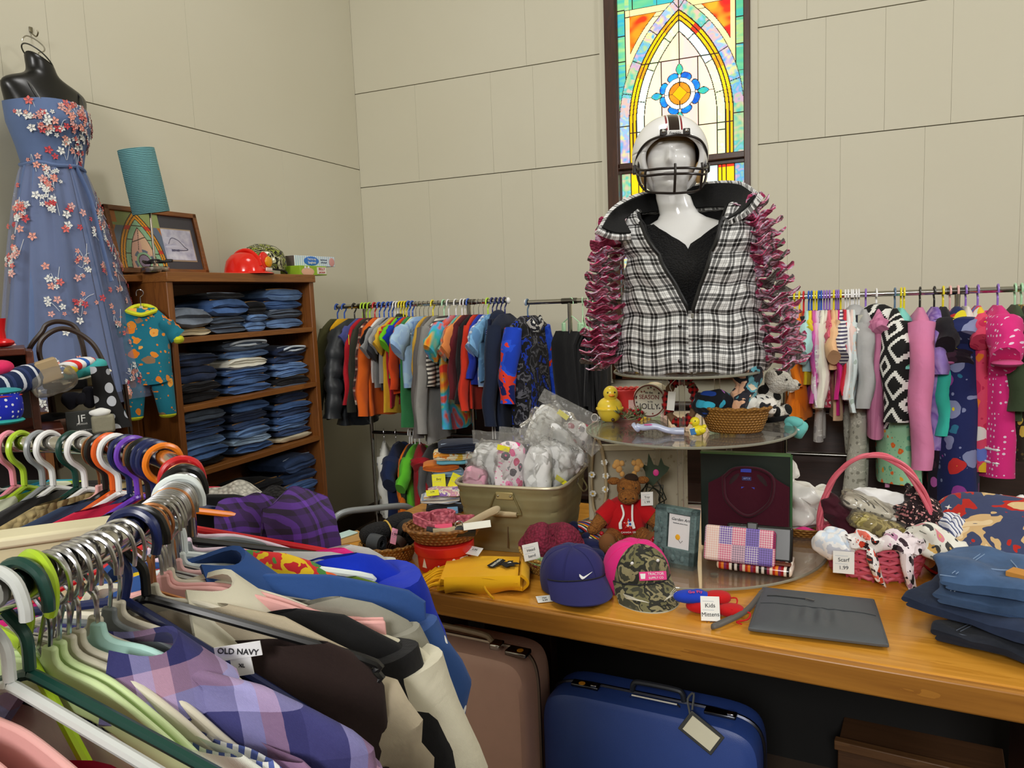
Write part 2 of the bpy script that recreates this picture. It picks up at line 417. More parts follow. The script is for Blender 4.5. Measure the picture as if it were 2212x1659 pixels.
def glass(x, z):
    """pattern of the leaded light at (x, z), metres from its centre line / floor -> (kind, cell id) or lead"""
    lw = .0048
    ax = abs(x)
    if z < 2.375:     # lower sash: straight bands only
        zz = (z-1.3) % .28
        rows = abs(zz) < lw
        for e in (.012+.06*0, .31, .262, .239, .217, .11, .005): pass
        for e in (.314, .266, .2415, .217):
            if abs(ax-e) < lw*.75: return None
        if abs(ax-.11) < lw*.6 or rows: return None
        if ax > .314: return ('band', int(z/.07)+(3 if x > 0 else 0))
        if ax > .217: return ('red' if 2.33 < z and x > 0 else 'orange' if 2.34 < z else 'yel', int(z/.28))
        if ax > .11+.045: return ('pale', int(z/.28))
        return ('bg', int(z/.28)+int(x > .11)+2*int(x < -.11))
    if z < SP: r = ax
    else:
        r = math.hypot(ax+ARCC, z-SP)-ARCC      # arch half width coordinate
    zr = z-SP
    B = (.218, .268, .290, .312, .372, .408)
    # medallion
    mx, mz = x, z-2.785; rho = math.hypot(mx, mz)
    th = math.atan2(mz, mx)
    for k in range(4):
        a = k*PI/2; lx = mx*math.cos(a)+mz*math.sin(a); ly = -mx*math.sin(a)+mz*math.cos(a)
        if lx > .108 and lx < .172:
            w = .018*math.sin(PI*(lx-.108)/.064)**.8
            if abs(ly) < w: return ('teal', k)
            if abs(ly) < w+.004: return None
    for k in range(8):
        a = k*PI/4+PI/8; ex, ez = .103*math.cos(a), .103*math.sin(a)
        px, pz = (mx-ex), (mz-ez); lx = px*math.cos(a)+pz*math.sin(a); ly = -px*math.sin(a)+pz*math.cos(a)
        d = (lx/.021)**2+(ly/.031)**2
        if d < 1 and rho > .093: return ('blue', k)
        if d < 1.35 and rho > .093: return None
    if rho < .093:
        if rho > .090 or abs(rho-.065) < .0025: return None
        if rho > .065: return None if (abs(mx) < .002 or abs(mz) < .002) else ('white', 0)
        dd = abs(mx)+abs(mz)
        if abs(dd-.045) < .0022: return None
        if dd < .045: return ('gold', 0)
        return None if (abs(mx) < .0018 or abs(mz) < .0018) else ('amber', int(mx > 0)*2+int(mz > 0))
    for e in (2.985, 2.588):
        if abs(z-e) < lw*.7 and r < B[3]: return None
    if r > B[4]:       # outside the arch: borders and the fiery spandrels
        if abs(r-B[4]) < lw*.8: return None
        top = 3.36-z; side = hwid-ax
        if side < .045 or top < .045:
            if min(side, top) > .042: return None
            s_ = z if side < .045 else x+9
            if abs((s_ % .15)-.02) < lw*.6: return None
            return ('green', int(s_/.15)+(7 if x > 0 else 0))
        if side < .075 or top < .085:
            if (side >= .045 and side < .048) or min(abs(side-.075), abs(top-.085)) < .002: return None
            return ('cream', int(z/.2)+int(x > 0)*3)
        if r < B[5]:
            if r > B[5]-.004: return None
            if abs((z % .13)) < lw*.6: return None
            return ('cream', int(z/.13))
        return ('fire', int(x > 0))
    if r > B[0]-.002:
        for e in (B[0], B[1], B[2], B[3]):
            if abs(r-e) < lw*.75: return None
        t = math.atan2(zr, ax+ARCC)/.95 if zr > 0 else zr*.9
        if ax < .0022: return None
        if r > B[3]:
            if abs((t % .24)) < .006: return None
            return ('band', int(t*14)+(5 if x > 0 else 0)+40)
        if r > B[1]:
            if abs(t-.42) < .045: return ('orange' if x > 0 else 'orange', 0) if t < .5 else None
            if abs(t-.75) < .035 and x > 0: return ('red', 0)
            if abs(t-.80) < .03 and x < 0: return ('orange', 1)
            return ('yel', int(t*5)+20)
        if abs((t+.08) % .27) < .007: return None
        return ('pale', int((t+.08)/.27)+(3 if x > 0 else 0)+9)
    if z > 2.985:
        return None if ax < .002 else ('bg', int(x > 0))
    if abs(ax-.11) < lw*.55: return None
    if z > 2.588 and rho < .2 and ax < .0018 and abs(mz) > .16: return None
    if abs(mz) < .0018 and ax > .17: return None
    return ('bg', 2+int(x > .11)+2*int(x < -.11)+int(z > 2.588)*5)
def build_glass(name, z0, z1, parent, y, emit, step=.0032):
    x0, x1 = -hwid, hwid; nx = int((x1-x0)/step); nz_ = int((z1-z0)/step)
    xs = np.linspace(x0, x1, nx+1); zs = np.linspace(z0, z1, nz_+1)
    X, Z = np.meshgrid(xs, zs); V = np.stack([X+cx, np.full_like(X, y), Z], -1).reshape(-1, 3)
    I = np.arange((nx+1)*(nz_+1)).reshape(nz_+1, nx+1)
    Fc = np.stack([I[:-1, :-1], I[:-1, 1:], I[1:, 1:], I[1:, :-1]], -1).reshape(-1, 4)
    cols = []
    for j in range(nz_):
        zc = (zs[j]+zs[j+1])/2
        for i in range(nx):
            xc = (xs[i]+xs[i+1])/2; r = glass(xc, zc)
            if r is None: cols.append((.02, .012, .006, 1)); continue
            k, cid = r; pal = CW[k]; c = pal[(cid*7+cid//3) % len(pal)]
            if k in ('fire', 'green', 'band', 'bg', 'pale', 'blue', 'teal', 'amber'):
                s_ = {'fire': (14, 22), 'green': (9, 40), 'band': (40, 40), 'bg': (16, 5), 'pale': (60, 60)}.get(k, (30, 30))
                nv_ = noise.noise(Vector((xc*s_[0]+cid*3.7, zc*s_[1], cid*1.3)))
                c2 = pal[(cid*7+cid//3+(1 if nv_ > 0 else 2)) % len(pal)]; w_ = min(1, abs(nv_)*{'fire': 2.6, 'bg': 1.2, 'pale': .9, 'band': 1.6}.get(k, 1.5))
                c = tuple(c[q_]*(1-w_)+c2[q_]*w_ for q_ in range(3))+(1,)
            cols.append(c)
    me = bpy.data.meshes.new(name); me.from_pydata(V.tolist(), [], Fc.tolist())
    ca = me.color_attributes.new('Col', 'FLOAT_COLOR', 'CORNER')
    ca.data.foreach_set('color', np.repeat(np.array(cols, 'f'), 4, axis=0).ravel())
    me.materials.append(M_glass); o = bpy.data.objects.new(name, me); link(o); o.parent = parent; o['kind'] = 'structure'
    sl = o.modifiers.new('thick', 'SOLIDIFY'); sl.thickness = .004
    return o
M_glass = vcol('lit_stained_glass', .15, .9)
win = bpy.data.objects.new('window_1', None); link(win); win['kind'] = 'structure'
def wpart(name, g, mt=M_dark, bevel=.004): return struct(name, g, mt, win, bevel=bevel)
build_glass('glass', 2.395, 3.40, win, 4.76, 1.1)
build_glass('glass', 1.30, 2.385, win, 4.785, 1.1)
wf = G(); x0, x1 = HOLE[0], HOLE[1]
for xx in (x0+.035, x1-.018): wf.box((xx, 4.765, 2.3), ((.07 if xx < cx else .036), .10, 2.5))
wf.box((cx, 4.765, 3.50), (.86, .10, .1)); wf.box((cx, 4.765, 1.075), (.86, .10, .05))
wpart('window_frame', wf)
sf = G().box((cx, 4.765, 2.388), (.80, .05, .036)).box((cx, 4.765, 3.43), (.80, .05, .06))
for s_ in (-1, 1): sf.box((cx+s_*(hwid+.012), 4.765, 2.9), (.026, .05, 1.05))
wpart('upper_sash', sf)
sf = G().box((cx, 4.795, 2.36), (.80, .04, .03)).box((cx, 4.795, 1.2), (.80, .04, .2))
for s_ in (-1, 1): sf.box((cx+s_*(hwid+.012), 4.795, 1.8), (.026, .04, 1.1))
wpart('lower_sash', sf)
cs = struct('window_trim', G().box((x0-.018, 4.742, 2.35), (.036, .02, 2.65)).box((x1+.02, 4.742, 2.35), (.04, .02, 2.65)), M_wall, win)
# ---------------------------------------------------------------- light
wd = bpy.data.worlds.new('World'); scene.world = wd; wd.use_nodes = True
wd.node_tree.nodes['Background'].inputs[0].default_value = (1, .985, .95, 1); wd.node_tree.nodes['Background'].inputs[1].default_value = .22
def lamp(name, loc, target, size, power, col=(1, .94, .82), sy=None):
    l = bpy.data.lights.new(name, 'AREA'); l.shape = 'RECTANGLE'; l.size = size; l.size_y = sy or size; l.energy = power; l.color = col
    o = bpy.data.objects.new(name, l); link(o); o.location = loc
    o.rotation_euler = (Vector(target)-Vector(loc)).to_track_quat('-Z', 'Y').to_euler(); return o
lamp('ceiling_lamp_front', (.3, -5.2, 4.1), (-.6, 2.2, 1.2), 1.6, 285, (1, .982, .955))
lamp('ceiling_lamp_middle', (-1.2, 2.2, 4.8), (-1.2, 2.3, 0), .9, 37, (1, .982, .955))
lamp('ceiling_lamp_right', (4.0, 1.9, 4.0), (-1.6, 2.8, 1.2), 1.0, 78, (1, .982, .955))
vs = scene.view_settings; scene.display_settings.display_device = 'sRGB'
vs.view_transform = 'Standard'; vs.look = 'None'; vs.gamma = 1; vs.use_curve_mapping = False; vs.exposure = -0.10
scene.cycles.max_bounces = 6; scene.cycles.diffuse_bounces = 3; scene.cycles.transparent_max_bounces = 12; scene.cycles.caustics_reflective = False; scene.cycles.caustics_refractive = False
scene.cycles.sample_clamp_indirect = 4
# ================================================================ hangers and garments
RR = .014
def hook_path(rh, rw, zs, side=1, RRr=None):
    rod = RRr or RR; zc = rod+rw-rh
    p = [(side*x, 0, z) for x, z in ((-rh*1.0, zc-.012), (-rh, zc), (-rh*.72, zc+rh*.7), (0, zc+rh), (rh*.72, zc+rh*.7), (rh, zc), (rh*.8, zc-rh*.65), (rh*.28, zc-rh*1.15), (0, zc-rh*1.6), (0, zs))]
    return bez(p, 4)
def hook_v(rh, rw, zs, side=1, RRr=None): return hook_path(rh, rw, zs, side, RRr)
_hp = {}
def hanger(kind, colour, label, loc, rz, w=.40, group=None, rod=None, side=1, tilt=0, hookcol=None, zs=-.085, drop=None):
    key = (kind, colour, w, rod, side, hookcol, zs, drop)
    if key in _hp:
        t = copy_tree(_hp[key]); t.location = loc; t.rotation_euler = (0, tilt, rz); tag(t, label)
        if group: t['group'] = group
        elif 'group' in t: del t['group']
        return t
    rod_ = rod or RR; dz = drop or .075
    nm = {'wire': 'wire_hanger', 'tube': 'plastic_hanger', 'flat': 'contoured_hanger', 'clip': 'skirt_hanger'}[kind]
    t = thing(nm, label, 'hanger', loc, rz, group); t.rotation_euler = (0, tilt, rz); h = w/2
    if kind == 'wire':
        m_ = metal('b8b8bc', .25) if colour == 'steel' else metal('c98a5e', .3) if colour == 'copper' else plain(colour, .4)
        ob('hook', G().tube(hook_path(rod_+.007, .0018, zs, side, rod_), .0019, 6), m_, t)
        ob('body', G().tube(bez([(0, 0, zs), (h*.3, 0, zs-dz*.35), (h*.93, 0, zs-dz), (h*.98, 0, zs-dz-.012), (h*.9, 0, zs-dz-.02), (0, 0, zs-dz-.022), (-h*.9, 0, zs-dz-.02), (-h*.98, 0, zs-dz-.012), (-h*.93, 0, zs-dz), (-h*.3, 0, zs-dz*.35), (0, 0, zs)], 3), .0019, 6), m_, t)
    elif kind == 'tube':
        m_ = gloss(colour, .28); r_ = .0046
        ob('hook', G().tube(hook_path(rod_+.010, r_, zs, side, rod_), r_, 8), m_ if not hookcol else gloss(hookcol, .28), t)
        ob('body', G().tube(bez([(0, 0, zs-.004), (h*.12, 0, zs-.012), (h*.94, 0, zs-dz), (h, 0, zs-dz-.014), (h*.93, 0, zs-dz-.026), (0, 0, zs-dz-.028), (-h*.93, 0, zs-dz-.026), (-h, 0, zs-dz-.014), (-h*.94, 0, zs-dz), (-h*.12, 0, zs-.012), (0, 0, zs-.004)], 4), r_, 8), m_, t)
    elif kind == 'flat':
        m_ = plain(colour, .5, bump=.05, bscale=200)
        hm = metal('c4c4c8', .2) if hookcol is None else (metal('c98a5e', .3) if hookcol == 'copper' else plain(hookcol, .4))
        ob('hook', G().tube(hook_path(rod_+.008, .0019, zs+.004, side, rod_), .0019, 6), hm, t)
        top = bez([(.006, 0, zs+.012), (.012, 0, zs-.002), (h*.25, 0, zs-.010), (h*.5, 0, zs-.034), (h*.75, 0, zs-dz*.85), (h, 0, zs-dz)], 5)
        bot = bez([(h, 0, zs-dz-.022), (h*.75, 0, zs-dz*.85-.026), (h*.5, 0, zs-.066), (h*.25, 0, zs-.044), (.0, 0, zs-.036)], 5)
        pts = [(p.x, p.z) for p in top]+[(p.x, p.z) for p in bot]
        pts = pts+[(-x, z) for x, z in reversed(pts[:-1])]
        ob('body', G().prism(pts, .006, -.003, 'y'), m_, t, bevel=.0022)
        bar = zs-dz-.012
        ob('bar', G().box((0, 0, bar), (w*.97, .005, .009)), m_, t, bevel=.002)
    elif kind == 'clip':
        m_ = gloss(colour, .3)
        ob('hook', G().tube(hook_path(rod_+.009, .003, zs, side, rod_), .003, 7), m_, t)
        ob('body', G().tube(bez([(-h, 0, zs-.045), (-h*.5, 0, zs-.02), (0, 0, zs), (h*.5, 0, zs-.02), (h, 0, zs-.045)], 4), .0035, 6), m_, t)
        for s_ in (-1, 1): ob('clip', G().box((s_*h*.8, 0, zs-.062), (.026, .016, .05)), m_, t, bevel=.004)
    _hp[key] = t
    return t
def body_rings(W, L, T, neck, drop, z0, flare, seed, n=28, rip=1.0, puff=0, m=12, waist=1.0, dip=.0, wr=0):
    rs = random.Random(seed); R = []; ph = [rs.uniform(0, 6.28) for _ in range(4)]; kx = rs.uniform(14, 24); a = rs.uniform(.6, 1.2)*.014*rip
    zs = [0, .25, .55, .85, 1.1]; Z = [z0-drop*k for k in zs]+[z0-drop*1.1-(L-drop*1.1)*(i+1)/m for i in range(m)]
    for i, z in enumerate(Z):
        d = (z0-z)
        if d <= drop: hw = neck+(W/2-neck)*min(1, (d/drop)**(.62 if wr else .85)); th = .010+(T-.010)*min(1, d/drop)*.7
        else:
            u = (d-drop)/max(.01, L-drop); hw = W/2*(1+(flare-1)*u)*(1-(1-waist)*math.sin(min(1, u*1.3)*PI)); th = T*(.75+.25*math.sin(u*2))
        u = d/L; pf = (1+.0*puff)
        if puff: k = abs(math.sin(d*PI/puff)); th *= .55+.6*k; hw *= .965+.045*k
        r = []
        for j in range(n):
            t = 2*PI*j/n; ct, st = math.cos(t), math.sin(t)
            x = hw*math.copysign(abs(ct)**(1.0 if wr else .75), ct); y = th*math.copysign(abs(st)**.8, st)
            w_ = a*u*(math.sin(kx*x+ph[0])+.6*math.sin(kx*1.9*x+ph[1]+z*5)); y += w_
            zz = z + (.012*rip*math.sin(kx*.7*x+ph[2])*(u**3)) - (dip*(1-abs(ct)**2)*max(0, 1-d/drop) if dip else 0)
            y += noise.noise((x*9+seed, y*9, z*9))*.008*rip + (noise.noise((x*22+seed, y*6, z*15))*.5+abs(noise.noise((x*14+z*16, seed, z*7-x*9)))-.2)*wr
            r.append((x, y, zz))
        R.append(r)
    return R
def sleeve_g(W, T, drop, z0, sl, sw, ang, side, seed, puff=0, n=14, tip=.75, long=True):
    rs = random.Random(seed*3+side); m = max(6, int(sl/.03)); R = []
    sx, sz = side*(W/2-.035), z0-drop*.98-.012; th = T*rs.uniform(.8, 1.0); ph = rs.uniform(0, 6)
    for i in range(m+1):
        u = i/m; a = ang*(1-.55*u if long else 1)
        if i: sx += side*math.sin(a)*sl/m; sz -= math.cos(a)*sl/m
        ww = sw*(1-(1-tip)*u)*(.55+.45*min(1, u*4)); tt = th*(1-.25*u)
        if puff: k = abs(math.sin(u*sl*PI/puff)); ww *= .88+.16*k; tt *= .7+.45*k
        ww *= 1+.06*math.sin(u*17+ph); off = .01*math.sin(u*9+ph)*u
        nx, nz = side*math.cos(a), math.sin(a)
        R.append([(sx+nx*ww*math.cos(2*PI*j/n), off+tt*math.sin(2*PI*j/n)+.003*math.sin(3*2*PI*j/n+u*14+ph), sz+nz*ww*math.cos(2*PI*j/n)) for j in range(n)])
    return G().loft(R)
def garment(name, label, cat, mt, loc, rz, W=.36, L=.46, T=.017, sl=.13, sw=.062, ang=None, neck=.07, drop=.055, z0=-.075, flare=1.04, seed=1, puff=0, smt=None, collar=None, hood=False, rip=1.0, group=None, tilt=0, waist=1.0, extra=None, cuff=None, tip=None, cg=True):
    t = thing(name, label, cat, loc, rz, group); t.rotation_euler = (0, tilt, rz)
    R = body_rings(W, L, T, neck, drop, z0, flare, seed, rip=rip, puff=puff, waist=waist)
    g = G().loft(R, True, True); ob('body', g, mt, t)
    smt = smt or mt
    if sl:
        lg = sl > .22; a = ang if ang is not None else (.30 if lg else .75)
        for s_ in (-1, 1):
            o = ob('sleeve', sleeve_g(W, T*1.15, drop, z0, sl, sw, a, s_, seed, puff, long=lg, tip=tip or (.66 if lg else .95)), smt, t)
            if cuff:
                v = o.data.vertices; c0 = Vector((0, 0, 0)); k = 14
                for q_ in list(v)[-k:]: c0 += q_.co/k
                ob('cuff', G().ball(c0+Vector((0, 0, -.012)), (sw*.62, T*1.05, .022), 10, 6), cuff, o)
    if collar:
        g = G(); rr = [(-neck*1.05, 0, z0-.012), (-neck*.6, T*.7, z0+.006), (0, T*.8, z0+.012), (neck*.6, T*.7, z0+.006), (neck*1.05, 0, z0-.012), (neck*.6, -T*.9, z0-.022), (0, -T, z0-.03), (-neck*.6, -T*.9, z0-.022)]
        ob('collar', G().tube(bez(rr+[rr[0]], 3)[:-1], .0085, 6, True, 1.5), collar, t)
    if hood:
        ob('hood', G().ball((0, T*1.1, z0-.05), (neck*1.35, T*1.3, .075), 12, 8), smt, t)
    return t
# ================================================================ back racks
RY = 4.02
def rod_x(px, z=1.57, y=RY):
    return aty(px, 650, y).x
M_chrome = metal('b9b7b0', .15); M_dkchrome = metal('6c6a66', .22)
def rack(name, label, x0, x1, posts, z, y, lower=None, caps=True):
    t = thing(name, label, 'clothes rack', ((x0+x1)/2, y, 0)); cxr = (x0+x1)/2
    ob('rail', G().tube([(x0-cxr, 0, z), (x1-cxr, 0, z)], .0135, 12), M_chrome, t)
    for p in posts:
        o = ob('post', G().tube([(p-cxr, 0, .05), (p-cxr, 0, z)], .0125, 10), M_chrome, t)
        ob('connector', G().tube([(p-.045-cxr, 0, z), (p+.045-cxr, 0, z)], .0165, 12), M_dkchrome, o)
        ob('foot', G().box((p-cxr, 0, .035), (.035, .56, .03)), M_dkchrome, o, bevel=.006)
    for p in (x0, x1):
        if caps: ob('end_cap', G().ball((p-cxr, 0, z), (.012, .019, .019), 12, 6), plain('e8e6de', .5), t)
    for (a, b, zz) in (lower or []):
        ob('lower_rail', G().tube([(a-cxr, 0, zz), (b-cxr, 0, zz)], .011, 10), M_dkchrome, t)
    return t
Lx0, Lx1 = rod_x(725), rod_x(1098)
rack('clothes_rack', 'chrome clothes rack of boys clothes beside the bookcase, two rails high', Lx0, Lx1, [rod_x(786), rod_x(1012)], 1.585, RY, [(rod_x(786), rod_x(1012), .785)])
rack('clothes_rack', 'chrome clothes rack with black trousers behind the galvanized tub', rod_x(1136), rod_x(1440), [rod_x(1230)], 1.57, RY)
rack('clothes_rack', 'long chrome clothes rack of girls clothes along the right wall stretch', rod_x(1690), rod_x(2330), [rod_x(1697), rod_x(2068)], 1.55, RY, [(rod_x(1697), rod_x(2068), .755)])
HC = {'b': ('2c58b8', 'blue'), 'k': ('1c1a1a', 'black'), 'l': ('b4dc3c', 'lime green'), 'r': ('c8202c', 'red'), 's': ('steel', 'steel'), 'w': ('e6e8e6', 'white'), 'y': ('ecd024', 'yellow'), 'm': ('a8d8b0', 'mint'), 'o': ('f07020', 'orange'), 'n': ('1c2460', 'navy'), 'g': ('8a8f94', 'grey'), 'p': ('8a68c0', 'purple'), 'pk': ('e8b0ac', 'pink'), 'db': ('55708c', 'dusty blue')}
def put_hanger(code, px, rackname, w=.34, tilt=0, rz=PI/2, z=1.585):
    c, cn = HC[code]; kind = 'wire' if c == 'steel' else 'tube'
    return hanger(kind, c, f'{cn} {"wire" if kind == "wire" else "plastic"} hanger on the {rackname}', (rod_x(px), RY, z), rz, w=w, group=f'{cn} hangers on the {rackname}', side=1)
# px of hook, hanger, kind of garment, material, length, sleeve, options, label
TY = ['e8402c', 'f0a028', '3c9c8c', '34b8d4', '7848a8', 'e4dcc0']
left = [
 (727, 'b', 'jacket', cloth('4b4a2c'), .62, .50, {'T': .03}, 'olive green jacket at the far left end of the boys rack'),
 (742, 'b', 'shirt', cloth('e0a81c'), .24, 0, {'W': .30, 'hk': .28}, 'mustard yellow top just left of the black puffer jacket'),
 (764, 'k', 'puffer_jacket', plain('22262a', .45, bump=.3, bscale=30), .66, .54, {'T': .065, 'puff': .10, 'W': .43, 'sw': .085}, 'black puffer jacket near the left end of the boys rack'),
 (782, 'l', 'shirt', cloth('4a508c'), .34, .10, {'tag': 'f4e82c'}, 'indigo tee with a yellow sale tag on the boys rack'),
 (789, 'l', 'shirt', cloth('b01c28'), .50, .46, {}, 'red long sleeved shirt left of the plaid flannel'),
 (797, 'l', 'shirt', cloth('3a3a30'), .58, .50, {}, 'dark olive long sleeved shirt touching the plaid flannel'),
 (808, 'r', 'flannel_shirt', cloth('4a2c28', 'plaid', ['c8b4a0', '7c3c34', '2c2424'], 16), .58, .46, {'tip': .8}, 'brown and white plaid flannel shirt on the boys rack'),
 (818, 'b', 'shirt', cloth('d4601c'), .60, .53, {'T': .03, 'sw': .07}, 'bright orange long sleeved shirt on the boys rack'),
 (828, 'b', 'shirt', cloth('e4e0dc'), .38, .15, {'smt': cloth('1c1a1c')}, 'white raglan tee with black sleeves on the boys rack'),
 (838, 'b', 'shirt', cloth('8f9090'), .42, .17, {'W': .40}, 'mid grey tee in front of the dark grey one on the boys rack'),
 (846, 'b', 'shirt', cloth('2c2e34'), .44, .20, {}, 'charcoal tee showing below the grey tees'),
 (852, 'w', 'shirt', cloth('9a9a98'), .40, .15, {'W': .40}, 'heather grey tee next to the lime green tee'),
 (858, 'w', 'shirt', cloth('d8a82c'), .58, .16, {}, 'golden yellow long shirt hanging below the grey tees'),
 (864, 'y', 'shirt', cloth('b82434'), .54, .10, {}, 'crimson top half hidden behind the lime green tee'),
 (870, 'y', 'shirt', cloth('6cc41c'), .36, .14, {'collar': '2c2c2c', 'T': .026}, 'lime green tee on the upper rail of the boys rack'),
 (876, 'y', 'shirt', cloth('1c3cb0'), .36, .12, {}, 'royal blue tee right behind the lime green tee'),
 (882, 'b', 'shirt', cloth('d4481c'), .46, .36, {}, 'vermilion long sleeved shirt beside the pale blue tee'),
 (890, 'b', 'shirt', cloth('3c8450'), .66, .12, {'W': .33}, 'green long top beside the pale blue tee'),
 (897, 's', 'shirt', cloth('e8d8a0'), .42, .12, {}, 'pale yellow tee squeezed beside the pale blue tee'),
 (905, 's', 'shirt', cloth('9cbce0', 'splash', ['a8c8e8', '94b4dc'], 6), .40, .17, {'W': .42, 'sw': .085, 'T': .03}, 'pale blue tee with wide sleeves on the boys rack'),
 (914, 's', 'trousers', cloth('7c9cc8', 'denim'), .66, 0, {'W': .24}, 'light denim trousers hanging below the pale blue tee'),
 (924, 's', 'shirt', cloth('c89c3c'), .46, .40, {}, 'ochre long sleeved shirt beside the dark grey one'),
 (934, 'y', 'shirt', cloth('66615e'), .74, .64, {'T': .03, 'sw': .07}, 'dark grey long sleeved shirt hanging lowest on the boys rack'),
 (946, 's', 'shirt', cloth('8c8a86'), .74, .62, {'T': .03, 'sw': .07}, 'light grey long sleeved shirt right of the dark grey one'),
 (958, 'm', 'shirt', cloth('d8d4c8', 'hstripe', ['46423e'], 40), .40, .34, {}, 'white and grey striped shirt by the tie dye tee'),
 (968, 'w', 'trousers', cloth('3c4a60', 'denim'), .62, 0, {'W': .24}, 'dark denim trousers left of the tie dye tee'),
 (984, 'w', 'shirt', cloth('e8402c', 'tiedye', ['f0a028', '38b0a8', '48a8d8', 'e85838', '8048a8', '30b0c8'], 4.5), .66, .20, {'W': .42, 'sw': .09, 'T': .034}, 'rainbow tie dye tee on the boys rack'),
 (997, 'w', 'shirt', cloth('48a4a4', 'tiedye', ['d8602c', '5cb0a0', 'c85c7c'], 6), .46, .20, {}, 'teal tie dye tee directly behind the rainbow one'),
 (1004, 'w', 'shirt', cloth('e88c4c'), .44, .18, {'W': .38}, 'apricot orange tee right of the tie dye tees'),
 (1011, 'b', 'shirt', cloth('5a1c24'), .44, .42, {}, 'maroon long sleeved shirt left of the black one'),
 (1022, 's', 'sweatshirt', cloth('1c1a1c'), .48, .44, {'T': .03, 'sw': .06}, 'black sweatshirt in the right half of the boys rack'),
 (1033, 's', 'sweatshirt', cloth('c83420'), .54, .48, {'T': .026}, 'brick red sweatshirt just right of the black one'),
 (1043, 's', 'shirt', cloth('2438a8'), .40, .30, {}, 'deep blue shirt right of the brick red sweatshirt'),
 (1053, 'l', 'shirt', cloth('8ca8d0', 'dstripe', ['8ca8d0', 'e4e8f0'], 18), .40, .17, {}, 'powder blue tee with white stripes on the boys rack'),
 (1063, 'n', 'shirt', cloth('70a4d0', 'splash', ['7cb0dc', '6494c4'], 8), .38, .17, {'W': .40}, 'sky blue tee hanging over the navy track suit'),
 (1072, 'n', 'trousers', cloth('1c2440', 'hstripe', ['1c2440']), .74, 0, {'W': .26, 'stripe': 1}, 'navy track trousers with a white side stripe'),
 (1081, 'n', 'trousers', cloth('262a38'), .80, 0, {'W': .25}, 'black trousers behind the navy track trousers'),
 (1090, 'n', 'hoodie', cloth('1c2438'), .64, .56, {'T': .04, 'hood': True}, 'navy hooded jacket at the right end of the boys rack'),
]
def trousers(name, label, mt, loc, rz, L, W=.26, T=.02, stripe=None, seed=1, z0=-.10, tilt=0, group=None):
    t = thing(name, label, 'trousers', loc, rz, group); t.rotation_euler = (0, tilt, rz)
    ob('waistband', G().loft([[(W/2*math.cos(a)*1.02, T*1.1*math.sin(a), z) for a in [2*PI*j/20 for j in range(20)]] for z in (z0, z0-.02, z0-.045)]), mt, t)
    for s_ in (-1, 1):
        R = []; rs = random.Random(seed*5+s_); ph = rs.uniform(0, 6)
        for i in range(13):
            u = i/12; z = z0-.03-(L-.03)*u; hw = W*.27*(1-.30*u); cxx = s_*W*.24
            R.append([(cxx+hw*math.cos(2*PI*j/14), T*(1+.2*math.sin(5*u+ph))*math.sin(2*PI*j/14)+.010*u*math.sin(6*u+ph), z) for j in range(14)])
        l = ob('trouser_leg', G().loft(R), mt, t)
        if stripe:
            for k in (-1, 1):
                ob('stripe', G().box((s_*W*.24+s_*W*.2, k*.008, z0-.05-(L-.1)/2), (.012, .005, L-.1)), plain('e8e8e8', .8), l)
    return t
def hang_row(rows, rk, z, base_w=.36, hw=.33, y=RY):
    for i, (px, hc, nm, mt, L, sl, o, lab) in enumerate(rows):
        o = dict(o); rs = random.Random(i*31+int(px)); x = rod_x(px, y=y); rz = PI/2+rs.uniform(-.05, .05)+o.pop('rz', 0); tl = rs.uniform(-.03, .03)
        W = o.pop('W', base_w); tg = o.pop('tag', None); st = o.pop('stripe', None); col = o.pop('collar', None); hk = o.pop('hk', hw)
        put_hanger(hc, px, rk, w=hk, rz=rz, z=z)
        if nm == 'trousers':
            t = trousers('trousers', lab, mt, (x, y, z), rz, L, W, stripe=st, seed=i+1)
        else:
            cat = {'puffer_jacket': 'jacket', 'flannel_shirt': 'shirt'}.get(nm, nm)
            t = garment(nm, lab, cat, mt, (x, y, z), rz, W=W, L=L, sl=sl, seed=i+3, tilt=tl, collar=cloth(col) if col else None, **o)
        if tg:
            ob('price_tag', G().box((-W/2-.01, -.02, -.20), (.05, .003, .06), rz=.5), plain(tg, .6), t)
            ob('price_tag', G().box((-W/2-.015, -.018, -.27), (.03, .003, .05), rz=.7), plain(tg, .6), t)
hang_row(left, 'boys rack', 1.585)
